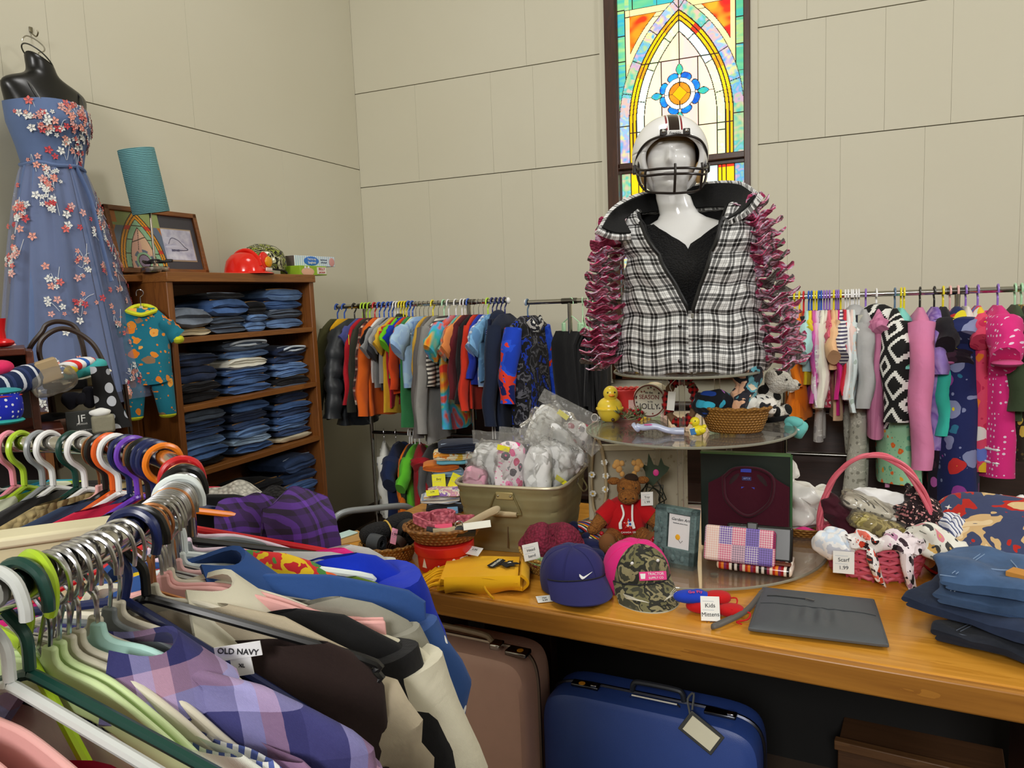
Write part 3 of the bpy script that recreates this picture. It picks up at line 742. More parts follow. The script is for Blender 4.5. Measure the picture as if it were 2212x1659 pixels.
# costume set at the left end of the middle rack
FL = ['1c48c0', 'd83a28', '141418', 'd8d8dc', '2858d0']
t = garment('costume', 'blue, red and black printed one-piece costume hanging alone between two racks', 'costume', cloth('16161a', 'splash', ['24242c', '5c5c64', '141418', '1c1c20', '1c3cb0', '141418'], 14), (rod_x(1139), RY, 1.57), PI/2-.25, W=.36, L=.78, T=.05, sl=.42, sw=.065, smt=cloth('1c40b8', 'splash', ['1c40b8', '2450d0', 'd83a28', '14205c'], 7), seed=91, flare=.9)
ob('scarf', G().tube(bez([(-.06, -.05, -.10), (-.02, -.07, -.15), (.05, -.06, -.13), (.09, -.02, -.09)], 5), .022, 8, flat=.5), cloth('b8b4b0', 'camo', ['24242c', 'e8e4e0'], 20), t)
put_hanger('db', 1139, 'middle rack', z=1.57)
def draped_trousers(name, label, mt, loc, rz, W, L, T=.03, seed=1, group=None, top=-.13):
    """trousers folded over a hanger: a hump over the bar, both halves hanging"""
    t = thing(name, label, 'trousers', loc, rz, group); rs = random.Random(seed)
    for s_ in (-1, 1):
        Ls = L*rs.uniform(.86, 1.0); ph = rs.uniform(0, 6)
        def fn(u, v):
            z = top - v*Ls; x = (u-.5)*W*(1+.06*math.sin(v*4+ph))
            k = min(1, v*8); y = s_*(.004+T*k*(.7+.25*math.sin(u*9+ph+v*2)))
            return (x, y+.006*math.sin(u*15+v*3+ph), z + (.004 if v == 0 else 0)-.012*v*math.sin(u*5+ph))
        ob('trouser_leg', G().sheet(12, 14, fn, .010), mt, t)
    return t
blk = cloth('1a1a1c')
for i, px in enumerate((1233, 1258, 1271, 1282, 1292)):
    hanger('clip', 'b4dcb4', 'pale mint clip hanger holding black trousers on the middle rack', (rod_x(px), RY, 1.57), PI/2+[.9, .25, .15, .1, .05][i], w=.20, group='mint clip hangers on the middle rack')
    draped_trousers('trousers', ['black trousers facing out at the left end of the mint hangers', 'black trousers folded on the second mint hanger', 'black trousers folded on the third mint hanger', 'black trousers folded on the fourth mint hanger', 'black trousers folded on the fifth mint hanger beside the plaid vest'][i], blk, (rod_x(px), RY, 1.57), PI/2+[.9, .25, .15, .1, .05][i], .30, .46, .035, seed=i+5, top=-.175)
# ---------------------------------------------------------------- girls clothes
E_ = {}
right = [
 (1703, 'w', 'blouse', cloth('7c88c0', 'plaid', ['c04c5c', 'e0dce4', '4864b0'], 18), .30, .10, {}, 'blue and pink plaid blouse at the left end of the girls rack'),
 (1716, 'y', 'dress', cloth('e4dccc'), .40, .10, {}, 'off white dress left of the orange ruffled outfit'),
 (1727, 'y', 'romper', cloth('e87818'), .52, .30, {'flare': 1.1, 'T': .03, 'ruf': 'e87818'}, 'orange outfit with a ruffled hem on the girls rack'),
 (1736, 'r', 'leggings', cloth('24242a'), .56, 0, {}, 'charcoal leggings under the orange outfit'),
 (1747, 'b', 'shirt', cloth('a8d4d4'), .28, .20, {'T': .03}, 'pale aqua tee in front of the yellow top'),
 (1753, 'b', 'shirt', cloth('e8d02c'), .36, .06, {}, 'yellow top behind the pale aqua tee'),
 (1758, 'y', 'shirt', cloth('c85ca8'), .46, .38, {}, 'magenta long sleeved top on the girls rack'),
 (1764, 'y', 'shirt', cloth('e0a8c8'), .34, .28, {}, 'rosy lilac top right of the magenta one'),
 (1769, 'b', 'shirt', cloth('d4c0d0', 'floral', ['a890a8', 'f0e8ec'], 26), .44, .40, {}, 'pale lilac printed top on the girls rack'),
 (1774, 'b', 'leggings', cloth('c8c4c0', 'floral', ['a8a4a4', 'e8e4e0'], 18), .62, 0, {}, 'pale grey leggings with round prints on the girls rack'),
 (1780, 'p', 'cardigan', cloth('e8e0d0'), .46, .40, {'flare': 1.2, 'T': .028}, 'cream cardigan left of the tan tee'),
 (1786, 'p', 'shirt', cloth('d8d0c4'), .44, .36, {}, 'ivory long sleeved top tucked beside the cream cardigan'),
 (1792, 'p', 'shirt', cloth('d46478', 'floral', ['e8e0dc', 'b02c44'], 22), .46, .12, {}, 'rose printed top below the tan tee'),
 (1801, 'y', 'shirt', cloth('e0b488'), .27, .20, {'T': .036, 'flare': 1.25}, 'tan tee on a yellow hanger of the girls rack'),
 (1806, 'p', 'dress', cloth('d8b490'), .52, .08, {}, 'sand coloured dress behind the tan tee'),
 (1811, 'p', 'shirt', cloth('c4247c'), .50, .36, {}, 'hot pink long top right of the sand dress'),
 (1816, 'y', 'shirt', cloth('ece8e8', 'hstripe', ['4c4864'], 60), .27, .20, {'T': .034}, 'white tee with thin navy stripes on the girls rack'),
 (1826, 'w', 'shirt', cloth('c82c3c'), .40, .34, {}, 'scarlet top right of the striped tee'),
 (1832, 'w', 'shirt', cloth('f0ece8'), .42, .36, {'T': .026}, 'white long sleeved top right of the scarlet one'),
 (1839, 'w', 'shirt', cloth('e8c8c0'), .32, .26, {'T': .026}, 'blush pink top on the girls rack'),
 (1843, 'w', 'shirt', cloth('d0dcdc', 'floral', ['a8b8b0', 'e8c8b4'], 30), .46, .42, {}, 'pale mint floral top on the girls rack'),
 (1849, 'w', 'leggings', cloth('282c3c'), .48, 0, {}, 'dark navy leggings among the pale tops'),
 (1855, 'w', 'leggings', cloth('b8b6a8', 'floral', ['8f8d80', 'd0cec0'], 40), .86, 0, {'T': .05}, 'grey footed tights hanging low on the girls rack'),
 (1870, 'p', 'hoodie', cloth('a8a8a8'), .45, .40, {'T': .044, 'sw': .06, 'hood': True}, 'heather grey hooded top on the girls rack'),
 (1893, 'w', 'dress', cloth('c87ca0', 'vstripe', ['c87ca0', 'b86c90'], 30), .60, .06, {'T': .045, 'flare': 1.25, 'ties': 'd08cb0'}, 'mauve pink dress with long hanging ties'),
 (1933, 'db', 'hoodie', cloth('18181a', 'dots', ['e8e8e4'], 14, 1.0), .55, .46, {'T': .07, 'sw': .09, 'hood': True, 'tribal': 1}, 'black and white tribal patterned cardigan'),
 (1946, 'y', 'top', cloth('7cc8bc', 'floral', ['e8b428', '58a078', 'e8d048'], 20, .92, .25, 'xz', .28), .26, 0, {'T': .06, 'flare': 1.8, 'W': .26}, 'small aqua floral top hung over the tribal cardigan'),
 (1953, 'y', 'dress', cloth('98c8a0', 'floral', ['e8a030', 'e8682c', '60a888'], 22, .92, .25, 'xz', .3), .70, 0, {'T': .10, 'flare': 1.3, 'z0': -.2}, 'long aqua and yellow floral dress below the tribal cardigan'),
 (1987, 'k', 'fleece', cloth('d07ca4'), .70, .66, {'T': .055, 'sw': .085, 'W': .40}, 'long pink fleece robe on the girls rack'),
 (2018, 'k', 'dress', cloth('8c74bc', 'tiedye', ['a894d0', '7458a8', 'c8b8e0'], 7), .66, .24, {'T': .05, 'sw': .08}, 'purple tie dye dress on the girls rack'),
 (2037, 'y', 'top', cloth('1c1a20'), .44, .14, {'T': .05, 'sw': .07, 'low': '38b8a4'}, 'black top with teal lower sleeves and pink trim'),
 (2052, 'pk', 'dress', cloth('241c28', 'dots', ['e88c2c', 'd0406c', 'a8c458', 'b85ca8', '402838'], 10, .92, .25, 'xz', .3), .82, .06, {'T': .09, 'z0': -.22}, 'black dress with coloured polka dots on the girls rack'),
 (2069, 'pk', 'dress', cloth('202858', 'floral', ['d8c828', '8c3c8c', 'b82c2c', '2c6c88', '7c84a8'], 9, .92, .25, 'xz', .38), 1.0, .10, {'T': .10, 'flare': 1.5}, 'navy dress with big bright flowers hanging lowest on the girls rack'),
 (2086, 'p', 'camisole', cloth('d8d0c8'), .66, 0, {'T': .04}, 'white lace camisole beside the bright floral dress'),
 (2112, 'p', 'dress', cloth('d84868', 'floral', ['e8c030', '6478c8', 'e8e0dc', 'e87c2c', 'c02c54'], 11, .92, .25, 'xz', .4), .74, .12, {'T': .06}, 'red floral dress left of the hot pink one'),
 (2155, 'p', 'dress', cloth('d42c7c', 'dots', ['f4c8dc'], 40, .92, .25, 'xz', .22), .76, .22, {'T': .07, 'sw': .10, 'W': .40, 'trim': 1}, 'hot pink dress with white dots and lace hem'),
 (2192, 'm', 'jacket', cloth('3c4a34'), .50, .40, {'T': .06}, 'dark green jacket at the right edge of the girls rack'),
 (2206, 'm', 'dress', cloth('2a2820', 'floral', ['c8b44c', '8c6c38', '584c2c'], 14), .70, .20, {'T': .06}, 'black and yellow floral dress at the far right edge'),
]
def hang_right():
    z = 1.555
    for i, (px, hc, nm, mt, L, sl, o, lab) in enumerate(right):
        o = dict(o); rs = random.Random(i*17+px); x = rod_x(px); rz = PI/2+rs.uniform(-.06, .03)
        put_hanger(hc, px, 'girls rack', w=.30, rz=rz, z=z)
        ruf, ties, low, trim, tri = [o.pop(k, None) for k in ('ruf', 'ties', 'low', 'trim', 'tribal')]
        if nm == 'leggings':
            o.pop('W', 0); t = trousers('leggings', lab, mt, (x, RY, z), rz, L, .22, o.get('T', .02), seed=i); continue
        W = o.pop('W', .30)
        if tri:
            q = NT('tribal_knit'); x_, y_, z_ = q.xyz(); a = q.math('ADD', x_, y_)
            f1 = q.math('ABSOLUTE', q.math('SUBTRACT', q.math('FRACT', q.math('MULTIPLY', a, 6.5)), .5)); f2 = q.math('ABSOLUTE', q.math('SUBTRACT', q.math('FRACT', q.math('MULTIPLY', z_, 6.0)), .5))
            d = q.math('FRACT', q.math('MULTIPLY', q.math('ADD', q.math('SNAP', f1, .05), q.math('SNAP', f2, .05)), 2.6))
            q.col(q.mix(q.math('GREATER_THAN', d, .62), lin('141414', K), lin('dcdcd6', K))); q.set(Roughness=.95); mt = q.m
        t = garment(nm, lab, {'top': 'shirt', 'fleece': 'robe'}.get(nm, nm), mt, (x, RY, z), rz, W=W, L=L, sl=sl, seed=i+53, **o)
        if ruf:
            def wob(a, zz): return .10*math.sin(a*7+zz*30)
            ob('ruffle', G().lathe([(.12, -.42), (.15, -.50), (.20, -.58), (.19, -.60)], 40, (0, 0, 0), False, False, 1.0, .32, wob), mt, t)
        if ties:
            for s_ in (-1, 1): ob('tie', G().tube(bez([(s_*.10, -.05, -.55), (s_*.13, -.06, -.68), (s_*.11, -.05, -.80), (s_*.12, -.05, -.92)], 4), .010, 6, flat=.5), cloth(ties), t)
        if low:
            for s_ in (-1, 1):
                s = ob('lower_sleeve', sleeve_g(.30, .05, .2, -.11, .34, .05, .12, s_, 5, tip=.8), cloth(low), t)
                ob('trim', G().ball((s_*.125, 0, -.32), (.056, .056, .014), 12, 6), cloth('d878b0'), s)
        if trim:
            for zz in (-.70, -.76): ob('lace_trim', G().lathe([(.203, zz), (.207, zz-.006), (.203, zz-.012)], 40, (0, 0, 0), False, False, 1.0, .37, lambda a, z_: .02*math.sin(a*30)), plain('f0e0e4', .9), t)
            for s_ in (-1, 1): ob('sleeve_frill', G().ball((s_*.30, 0, -.31), (.085, .06, .018), 16, 6), cloth('c84c84'), t)
hang_right()
# lower rail of the boys rack
def lower_row():
    y = RY; z = .795
    rows = [(812, 's', 'onesie', cloth('dcdcd4', 'dots', ['2c2c2c', '8c7c3c', '5c6c84'], 16, .92, .25, 'xz', .2), .46, .30, {'T': .04, 'W': .32}, 'white printed one-piece with black motifs on the lower rail'),
            (838, 's', 'shirt', cloth('1a2648'), .52, .18, {'T': .05, 'W': .44, 'sw': .085}, 'navy tee on the lower rail of the boys rack'),
            (868, 'w', 'shirt', cloth('d8701c'), .40, .34, {'T': .024}, 'orange long sleeved top on the lower rail'),
            (873, 'w', 'shirt', cloth('2c382c'), .46, .30, {}, 'dark green top between the orange and lime tops below'),
            (880, 'w', 'shirt', cloth('5cb82c'), .48, .20, {'T': .036, 'W': .38}, 'lime green tee on the lower rail'),
            (890, 'w', 'jersey', cloth('a8202c'), .52, .06, {'T': .06, 'W': .40}, 'red sleeveless jersey with white letters on the lower rail'),
            (918, 's', 'shirt', cloth('5c5c5c'), .34, .26, {}, 'faded grey top at the right of the lower rail')]
    for i, (px, hc, nm, mt, L, sl, o, lab) in enumerate(rows):
        x = rod_x(px); rz = PI/2+[.5, .35, .2, .15, .2, .5, .1][i]
        put_hanger(hc, px, 'lower rail', w=.30, rz=rz, z=z)
        t = garment(nm, lab, 'shirt' if nm != 'onesie' else 'one-piece', mt, (x, y, z), rz, L=L, sl=sl, seed=i+200, **o)
        if nm == 'jersey': text('L', .10, plain('e8e4e4', .8), t, (-.1, -.066, -.24), (PI/2, 0, .3)); text('L', .10, plain('e8e4e4', .8), t, (-.06, .066, -.24), (PI/2, 0, PI-.3))
        if nm == 'onesie': ob('price_tag', G().box((-.13, -.05, -.25), (.05, .004, .07)), plain('e8dc28', .6), t)
lower_row()
# ---------------------------------------------------------------- pew behind the racks
M_pew = wood('1e120c', '38211a', 0, 1, .3, 'dark_pew_wood')
t = thing('church_pew', 'long dark wooden pew along the back wall behind the clothes racks', 'bench', (.1, 4.5, 0))
ob('backrest', G().box((0, .08, .58), (4.9, .035, .60), rx=-.12), M_pew, t, bevel=.008)
ob('top_rail', G().tube([(-2.45, .12, .90), (2.45, .12, .90)], .028, 10), M_pew, t)
ob('seat', G().box((0, -.16, .42), (4.9, .42, .035)), M_pew, t, bevel=.008)
ob('front_board', G().box((0, -.30, .2), (4.9, .025, .40)), M_pew, t)
for s_ in (-1, 1): ob('end_panel', G().prism([(-.36, 0), (.16, 0), (.20, .95), (.10, .98), (.02, .62), (-.34, .60)], .05, s_*2.47-.025, 'x'), M_pew, t, bevel=.01)
t = thing('storage_trunk', 'low black storage trunk standing under the girls clothes', 'trunk', (.62, 4.15, 0))
ob('body', G().box((0, 0, .2), (1.55, .20, .40)), plain('141312', .6), t, bevel=.015)
ob('lid', G().box((0, 0, .42), (1.58, .22, .035)), plain('181615', .5), t, bevel=.01)
# ================================================================ bookcase with folded jeans
BX = -2.70
by0, by1 = 2.535, 3.585
M_bk = wood('8a5424', '5c3314', 2, 1, .4, 'shelf_wood_upright'); M_bkh = wood('94602c', '64391a', 1, 1, .4, 'shelf_wood_board'); M_bkd = wood('7c4820', '502c12', 1, 1, .5, 'shelf_wood_back')
bk = thing('bookcase', 'tall wooden bookcase holding stacks of folded jeans by the left wall', 'bookcase', (BX, by0, 0))
Dp, Wd, Hh = .35, by1-by0, 1.775
for k, yy in enumerate((.018, Wd-.018)):
    ob('side_panel', G().box((-Dp/2, yy, Hh/2), (Dp, .036, Hh)), M_bk, bk, bevel=.003)
ob('back_panel', G().box((-Dp+.008, Wd/2, Hh/2), (.016, Wd-.07, Hh-.02)), M_bkd, bk)
ob('top_board', G().box((-Dp/2+.006, Wd/2, Hh-.022), (Dp+.012, Wd+.01, .044)), M_bkh, bk, bevel=.003)
SH = [1.478, 1.162, .848, .50, .14]
for zz in SH: ob('shelf', G().box((-Dp/2, Wd/2, zz-.013), (Dp, Wd-.07, .026)), M_bkh, bk, bevel=.002)
DN = {'lb': '5f7fae', 'mb': '3f5f92', 'db': '2a3f66', 'nv': '1c2a48', 'bk': '16171c', 'gr': '4a5668', 'wh': 'd4d2c4', 'lg': '6c7684', 'cr': 'c8bca0', 'pl': '7c9cc8', 'st': '8fa8c4'}
DM = {k: (cloth(v, 'denim', s=1.6) if k not in ('wh', 'cr', 'bk') else cloth(v)) for k, v in DN.items()}
M_stitch = plain('b8894c', .8)
def folded(name, label, mt, loc, rz, w, d, h, layers=2, seed=0, cat='jeans', group=None, lean=0, open_=False):
    """a pair folded flat: rounded fold at the front, one bulge per layer, waistband on top"""
    t = thing(name, label, cat, loc, rz, group); rs = random.Random(seed); g = G(); n = 10; R = []
    prof = []
    for l in range(layers):
        z0 = h*l/layers; hh = h/layers
        for k in range(6):
            a = -PI/2+PI*k/5; prof.append((d/2-.012+rs.uniform(-.006, .004)+.5*hh*math.cos(a)*1.1, z0+hh/2+hh/2*math.sin(a)))
    prof += [(d/4, h*1.0+.002), (0, h+.004), (-d/4, h), (-d/2, h*.9), (-d/2, .1*h), (-d/4, 0), (0, 0), (d/4, 0)]
    ph = rs.uniform(0, 6)
    for i in range(n+1):
        u = i/n; y = (u-.5)*w; e = 1-.55*abs(2*u-1)**9; sag = .10*h*math.sin(u*PI+ph*.1)
        R.append([(x*(1-.06*abs(2*u-1)**3)+.006*math.sin(u*7+ph+z*60), y, h/2+(z-h/2)*e*(1-.18*abs(2*u-1)**2)+(sag*(z/h))+lean*u*z/h-h*.02) for x, z in prof])
    g.loft(R); g.jit(.006, 14, seed); 
    lo = min(v[2] for v in g.v); g.v = [(a, b, c-lo) for a, b, c in g.v]
    ob('cloth', g, mt, t)
    ob('hem_seam', G().tube([(d/2-.03, (u/8-.5)*w*.86, h*1.0+.002+.10*h*math.sin(u/8*PI+ph*.1)+lean*u/8) for u in range(9)], .0022, 5), M_stitch if seed % 3 else plain('9aa8bc', .8), t)
    if open_: ob('waistband', G().tube(bez([(d/2-.02, -w*.35, h*.7), (d/2+.01, -w*.3, h*.95), (d/2, 0, h*1.08), (d/2+.01, w*.36, h*.95), (d/2-.01, w*.4, h*.7), (d/2+.01, 0, h*.62)], 4), .006, 6, True), plain('c4d0dc', .9), t)
    return t
SHL = ['top shelf', 'second shelf', 'third shelf', 'fourth shelf', 'bottom shelf']
DL = {'lb': 'light blue jeans', 'mb': 'mid blue jeans', 'db': 'dark blue jeans', 'nv': 'navy jeans', 'bk': 'black trousers', 'gr': 'grey blue jeans', 'wh': 'white jeans', 'lg': 'faded grey jeans', 'cr': 'cream trousers', 'pl': 'pale blue jeans', 'st': 'washed blue jeans'}
ORD = ['lowest', 'second from bottom', 'third from bottom', 'fourth from bottom', 'fifth from bottom', 'sixth from bottom', 'topmost']
def stack(si, pos, yc, w, spec, x=None):
    z = SH[si]+.0015; n = len(spec)
    for k, (c, h) in enumerate(spec):
        rs = random.Random(si*100+int(yc*50)+k*7)
        folded('folded_jeans' if c not in ('bk', 'cr') else 'folded_trousers', f'{DL[c]}, {"topmost" if k == n-1 and n > 1 else ORD[k]} in the {pos} stack on the {SHL[si]}', DM[c], (BX-.165+rs.uniform(-.015, .01), by0+yc+rs.uniform(-.006, .006), z), rs.uniform(-.08, .08), w*rs.uniform(.93, 1.03), .25, h, 1 if h < .03 else 2, int(yc*1000)+k+si*77, cat='jeans' if c not in ('bk', 'cr') else 'trousers', group=None, open_=(k == n-1 and si in (1,) and pos != 'left'))
        z += h*1.06+.001
stack(0, 'left', .17, .25, [('cr', .034), ('lg', .085)]); stack(0, 'centre left', .42, .25, [('gr', .04), ('gr', .035), ('mb', .08), ('bk', .03)])
stack(0, 'centre right', .63, .15, [('lb', .045), ('lb', .035), ('bk', .06)]); stack(0, 'right', .86, .29, [('lb', .05), ('gr', .045), ('mb', .045), ('lb', .06)])
stack(1, 'left', .19, .27, [('bk', .045), ('bk', .04), ('nv', .075), ('nv', .05)]); stack(1, 'centre', .53, .31, [('mb', .04), ('mb', .045), ('mb', .03), ('wh', .05), ('lb', .035), ('gr', .05)])
stack(1, 'right', .87, .27, [('bk', .045), ('lb', .032), ('lb', .036), ('db', .035), ('nv', .05)])
stack(2, 'left', .19, .28, [('bk', .03), ('mb', .055), ('lb', .045), ('db', .035), ('db', .035), ('gr', .055)]); stack(2, 'centre', .52, .28, [('mb', .04), ('st', .04), ('lb', .04), ('db', .032), ('nv', .045), ('mb', .055)])
stack(2, 'right', .86, .29, [('cr', .025), ('db', .035), ('lb', .03), ('mb', .04), ('db', .035), ('mb', .035), ('nv', .045), ('gr', .05)])
stack(3, 'left', .30, .30, [('db', .05), ('gr', .055)]); stack(3, 'centre', .60, .26, [('lb', .05), ('nv', .05), ('bk', .06)]); stack(3, 'right', .87, .29, [('mb', .045), ('mb', .05), ('db', .06), ('db', .08)])
stack(4, 'right', .80, .30, [('db', .06), ('nv', .06)])
# side cabinet left of the bookcase
t = thing('side_cabinet', 'narrow wooden cabinet against the left wall beside the bookcase', 'cabinet', (-3.09, 2.10, 0))
ob('back_board', G().box((.02, .21, .88), (.02, .42, 1.76)), M_bkd, t)
ob('side_panel', G().box((.13, .012, .88), (.22, .024, 1.76)), M_bk, t, bevel=.003); ob('side_panel', G().box((.10, .41, .88), (.16, .024, 1.76)), M_bk, t, bevel=.003)
ob('top_board', G().box((.13, .21, 1.752), (.25, .44, .03)), M_bkh, t, bevel=.003)
ob('cross_rail', G().box((.045, .21, 1.60), (.03, .40, .06)), M_bkh, t, bevel=.003)
# ================================================================ oak table, suitcases
ZT = .75
M_oak = wood('d69a3c', 'b0741f', 0, .55, .22, 'oak_top'); M_oakf = wood('b47c30', '84521a', 0, .8, .35, 'oak_edge')
TF0, TF1 = Vector((-1.62, 1.935, 0)), Vector((.75, 1.735, 0))   # front edge line
tb = thing('table', 'long oak display table with a thick top in front of the racks', 'table', (TF0.x, TF0.y, 0), math.atan2(TF1.y-TF0.y, TF1.x-TF0.x))
TL = (TF1-TF0).length; TD = 1.02
ob('tabletop', G().box((TL/2, TD/2, ZT-.031), (TL+.04, TD, .062)), M_oak, tb, bevel=.006)
ob('edge_board', G().box((TL/2, -.008, ZT-.036), (TL+.04, .022, .068)), M_oakf, tb, bevel=.006)
M_tdark = wood('3c2014', '221008', 2, .8, .5, 'table_leg_wood')
ob('end_panel', G().box((.62, .42, (ZT-.062)/2), (.26, .05, ZT-.062)), M_tdark, tb, bevel=.004); ob('end_panel', G().box((TL-.26, .2, (ZT-.062)/2), (.16, .30, ZT-.062)), M_tdark, tb, bevel=.004)
ob('shade_back_panel', G().box((TL/2, TD-.25, (ZT-.062)/2), (TL, .03, ZT-.062)), plain('060504', .8), tb)  # added near-black back panel; the shade under the table is put into its colour
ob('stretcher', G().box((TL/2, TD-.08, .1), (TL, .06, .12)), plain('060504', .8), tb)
def suitcase(name, label, c, x0, x1, yf, ztop, th, rz=0, fr='808080', lift=.0):
    w = x1-x0; t = thing(name, label, 'suitcase', ((x0+x1)/2, yf, 0), rz); h = ztop; m_ = plain(c, .42, bump=.12, bscale=420)
    def shell(y0, y1, k):
        R = []
        for i, (s_, yy) in enumerate(((.93, y0), (.985, y0+(y1-y0)*.12), (1.0, y0+(y1-y0)*.35), (1.0, y1))):
            r = []
            for j in range(48):
                a = 2*PI*j/48; ct, st = math.cos(a), math.sin(a); e = .28
                r.append((w/2*s_*math.copysign(abs(ct)**e, ct), yy, h/2+h/2*s_*math.copysign(abs(st)**e, st)))
            R.append(r)
        return G().loft(R)
    ob('front_shell', shell(0, th*.48, 1), m_, t); ob('back_shell', shell(th, th*.52, 1), m_, t)
    rim = []
    for j in range(48):
        a = 2*PI*j/48; ct, st = math.cos(a), math.sin(a); rim.append((w/2*1.004*math.copysign(abs(ct)**.28, ct), th*.5, h/2+(h/2*1.004)*math.copysign(abs(st)**.28, st)))
    ob('seam', G().tube(rim, .006, 6, True), metal(fr, .35), t)
    return t, w, h, th
sb, w, h, th = suitcase('suitcase', 'royal blue hard shell suitcase with a luggage tag under the table', '2c468c', -.765, -.145, 1.93, .455, .17, -.075, '40424c')
k0 = h+.004
ob('handle', G().tube(bez([(-.055, th/2, k0), (-.05, th/2, k0+.022), (-.03, th/2, k0+.03), (.07, th/2, k0+.03), (.09, th/2, k0+.022), (.095, th/2, k0)], 4), .008, 8), plain('23262c', .4), sb)
ob('handle_plate', G().tube([(-.05, th/2-.03, k0-.002), (-.045, th/2-.034, k0+.006), (.085, th/2-.034, k0+.006), (.09, th/2-.03, k0-.002)], .004, 6), metal('c8c8cc', .2), sb)
for xx in (-.19, .20):
    l_ = ob('latch', G().box((xx, th/2-.02, k0), (.085, .03, .010)), metal('54565c', .25), sb, bevel=.003)
    ob('latch_button', G().box((xx+.028, th/2-.025, k0+.007), (.018, .018, .008)), metal('a8a8ac', .2), l_, bevel=.002)
ob('sticker', G().lathe([(.010, 0), (.010, .001)], 20, (-.20, th/2-.025, k0+.005)), plain('e89828', .6), sb)
def luggage_tag(p, par):
    g = G().box((0, 0, 0), (.105, .004, .062)); o = ob('luggage_tag', g, plain('3a3c3c', .35), par, loc=p, rot=(-.25, .62, .1), bevel=.004)
    ob('paper_insert', G().box((0, -.003, 0), (.086, .003, .045)), plain('d8d4bc', .6), o)
    ob('tag_loop', G().tube(bez([(-.05, 0, .02), (-.075, .01, .045), (-.07, .02, .065), (-.05, .01, .03)], 4), .003, 6), plain('4a4c4c', .4), o)
luggage_tag((.165, -.012, h-.018), sb)
sp, w, h, th = suitcase('suitcase', 'dusty pink hard shell suitcase standing at the left under the table', 'd0a89c', -1.19, -.785, 1.90, .555, .19, -.10, '8c7c70')
k0 = h+.004
ob('handle', G().tube(bez([(-.17, th/2-.01, k0), (-.165, th/2-.01, k0+.018), (-.14, th/2-.01, k0+.026), (.02, th/2-.01, k0+.024), (.05, th/2-.01, k0+.012), (.06, th/2-.01, k0)], 4), .0085, 8), plain('a08c74', .4), sp)
ob('handle_clasp', G().box((.078, th/2-.02, k0+.004), (.036, .04, .022)), metal('c4c0bc', .12), sp, bevel=.006)
l_ = ob('latch', G().box((.155, th/2-.03, k0+.002), (.07, .045, .016)), metal('8c8884', .15), sp, bevel=.005)
ob('sticker', G().lathe([(.010, 0), (.010, .001)], 20, (.165, th/2-.035, k0+.0105)), plain('e89828', .6), sp)
t = thing('wooden_crate', 'brown wooden crate corner on the floor under the right side of the table', 'crate', (.13, 1.50, 0), -.12)
pc = atz(1820, 1612, .205)
t.location = (pc.x+.22, pc.y+.12, 0)
ob('box', G().box((0, 0, .095), (.44, .24, .19)), wood('523620', '382210', 0, 1, .5, 'crate_wood'), t, bevel=.003)
ob('rim', G().box((0, -.11, .19), (.46, .03, .03)).box((0, .11, .19), (.46, .03, .03)), wood('6a4a2c', '4c3018', 0, 1, .5, 'crate_rim'), t, bevel=.003)
t = thing('bag', 'dark brown bag in the shadow under the left end of the table', 'bag', (-1.22, 2.13, 0))
ob('body', G().ball((0, 0, .32), (.13, .1, .32), 16, 10, .6), plain('3c2622', .7), t)
ob('strap', G().tube(bez([(.06, -.10, .6), (.12, -.11, .5), (.08, -.11, .42), (.1, -.10, .34)], 4), .008, 6), plain('18100e', .6), t)
# ================================================================ round rack in the foreground
RC, RRAD, RZ, RTUB = Vector((-1.054, .298, 0)), .503, 1.40, .0135
rk = thing('round_clothes_rack', 'chrome round clothes rack packed with hangers in the left foreground', 'clothes rack', (RC.x, RC.y, 0))
ob('rail', G().tube([(RRAD*math.cos(2*PI*i/96), RRAD*math.sin(2*PI*i/96), RZ) for i in range(96)], RTUB, 16, True), metal('c4c2bc', .12), rk)
ob('post', G().tube([(0, 0, .05), (0, 0, 1.2)], .018, 12), M_chrome, rk)
for k in range(4):
    a = k*PI/2+PI/4
    ob('leg', G().tube([(RRAD*math.cos(a), RRAD*math.sin(a), RZ-.01), (RRAD*math.cos(a), RRAD*math.sin(a), .05)], .011, 10), M_chrome, rk)
    ob('spoke', G().tube([(0, 0, .30), (RRAD*math.cos(a), RRAD*math.sin(a), .30)], .009, 8), M_chrome, rk)
    ob('caster', G().ball((RRAD*math.cos(a), RRAD*math.sin(a), .025), (.025, .012, .025)), plain('222222', .5), rk)
ob('rail_joint', G().tube([(RRAD*math.cos(a), RRAD*math.sin(a), RZ) for a in (.80, .84, .88)], .0165, 16), M_chrome, rk)
def rpos(deg): a = math.radians(deg); return (RC.x+RRAD*math.cos(a), RC.y+RRAD*math.sin(a), RZ)
HN = {'b4': 'steel'}
COLN = {'c9e07a': 'lime', 'a4c42c': 'lime green', '143c34': 'dark green', 'c4c8c6': 'pale grey', 'e8eae8': 'white', '18224e': 'navy', '141414': 'black', 'd8a09c': 'dusty pink', 'e0b0ae': 'pink', 'c4d8a0': 'pale green', 'c8c2b0': 'beige', 'a8d0c8': 'aqua', '6e7478': 'grey', 'd6cfbe': 'cream', 'dcc4d4': 'lilac pink', 'c01820': 'red', 'f07818': 'orange', 'd85c20': 'burnt orange', '6a3cb0': 'purple', '8c9094': 'silver grey', 'e88ca0': 'rose pink', 'a4c430': 'lime', 'd8e4e0': 'frosty white'}
wool = lambda c: cloth(c, bump=.5)
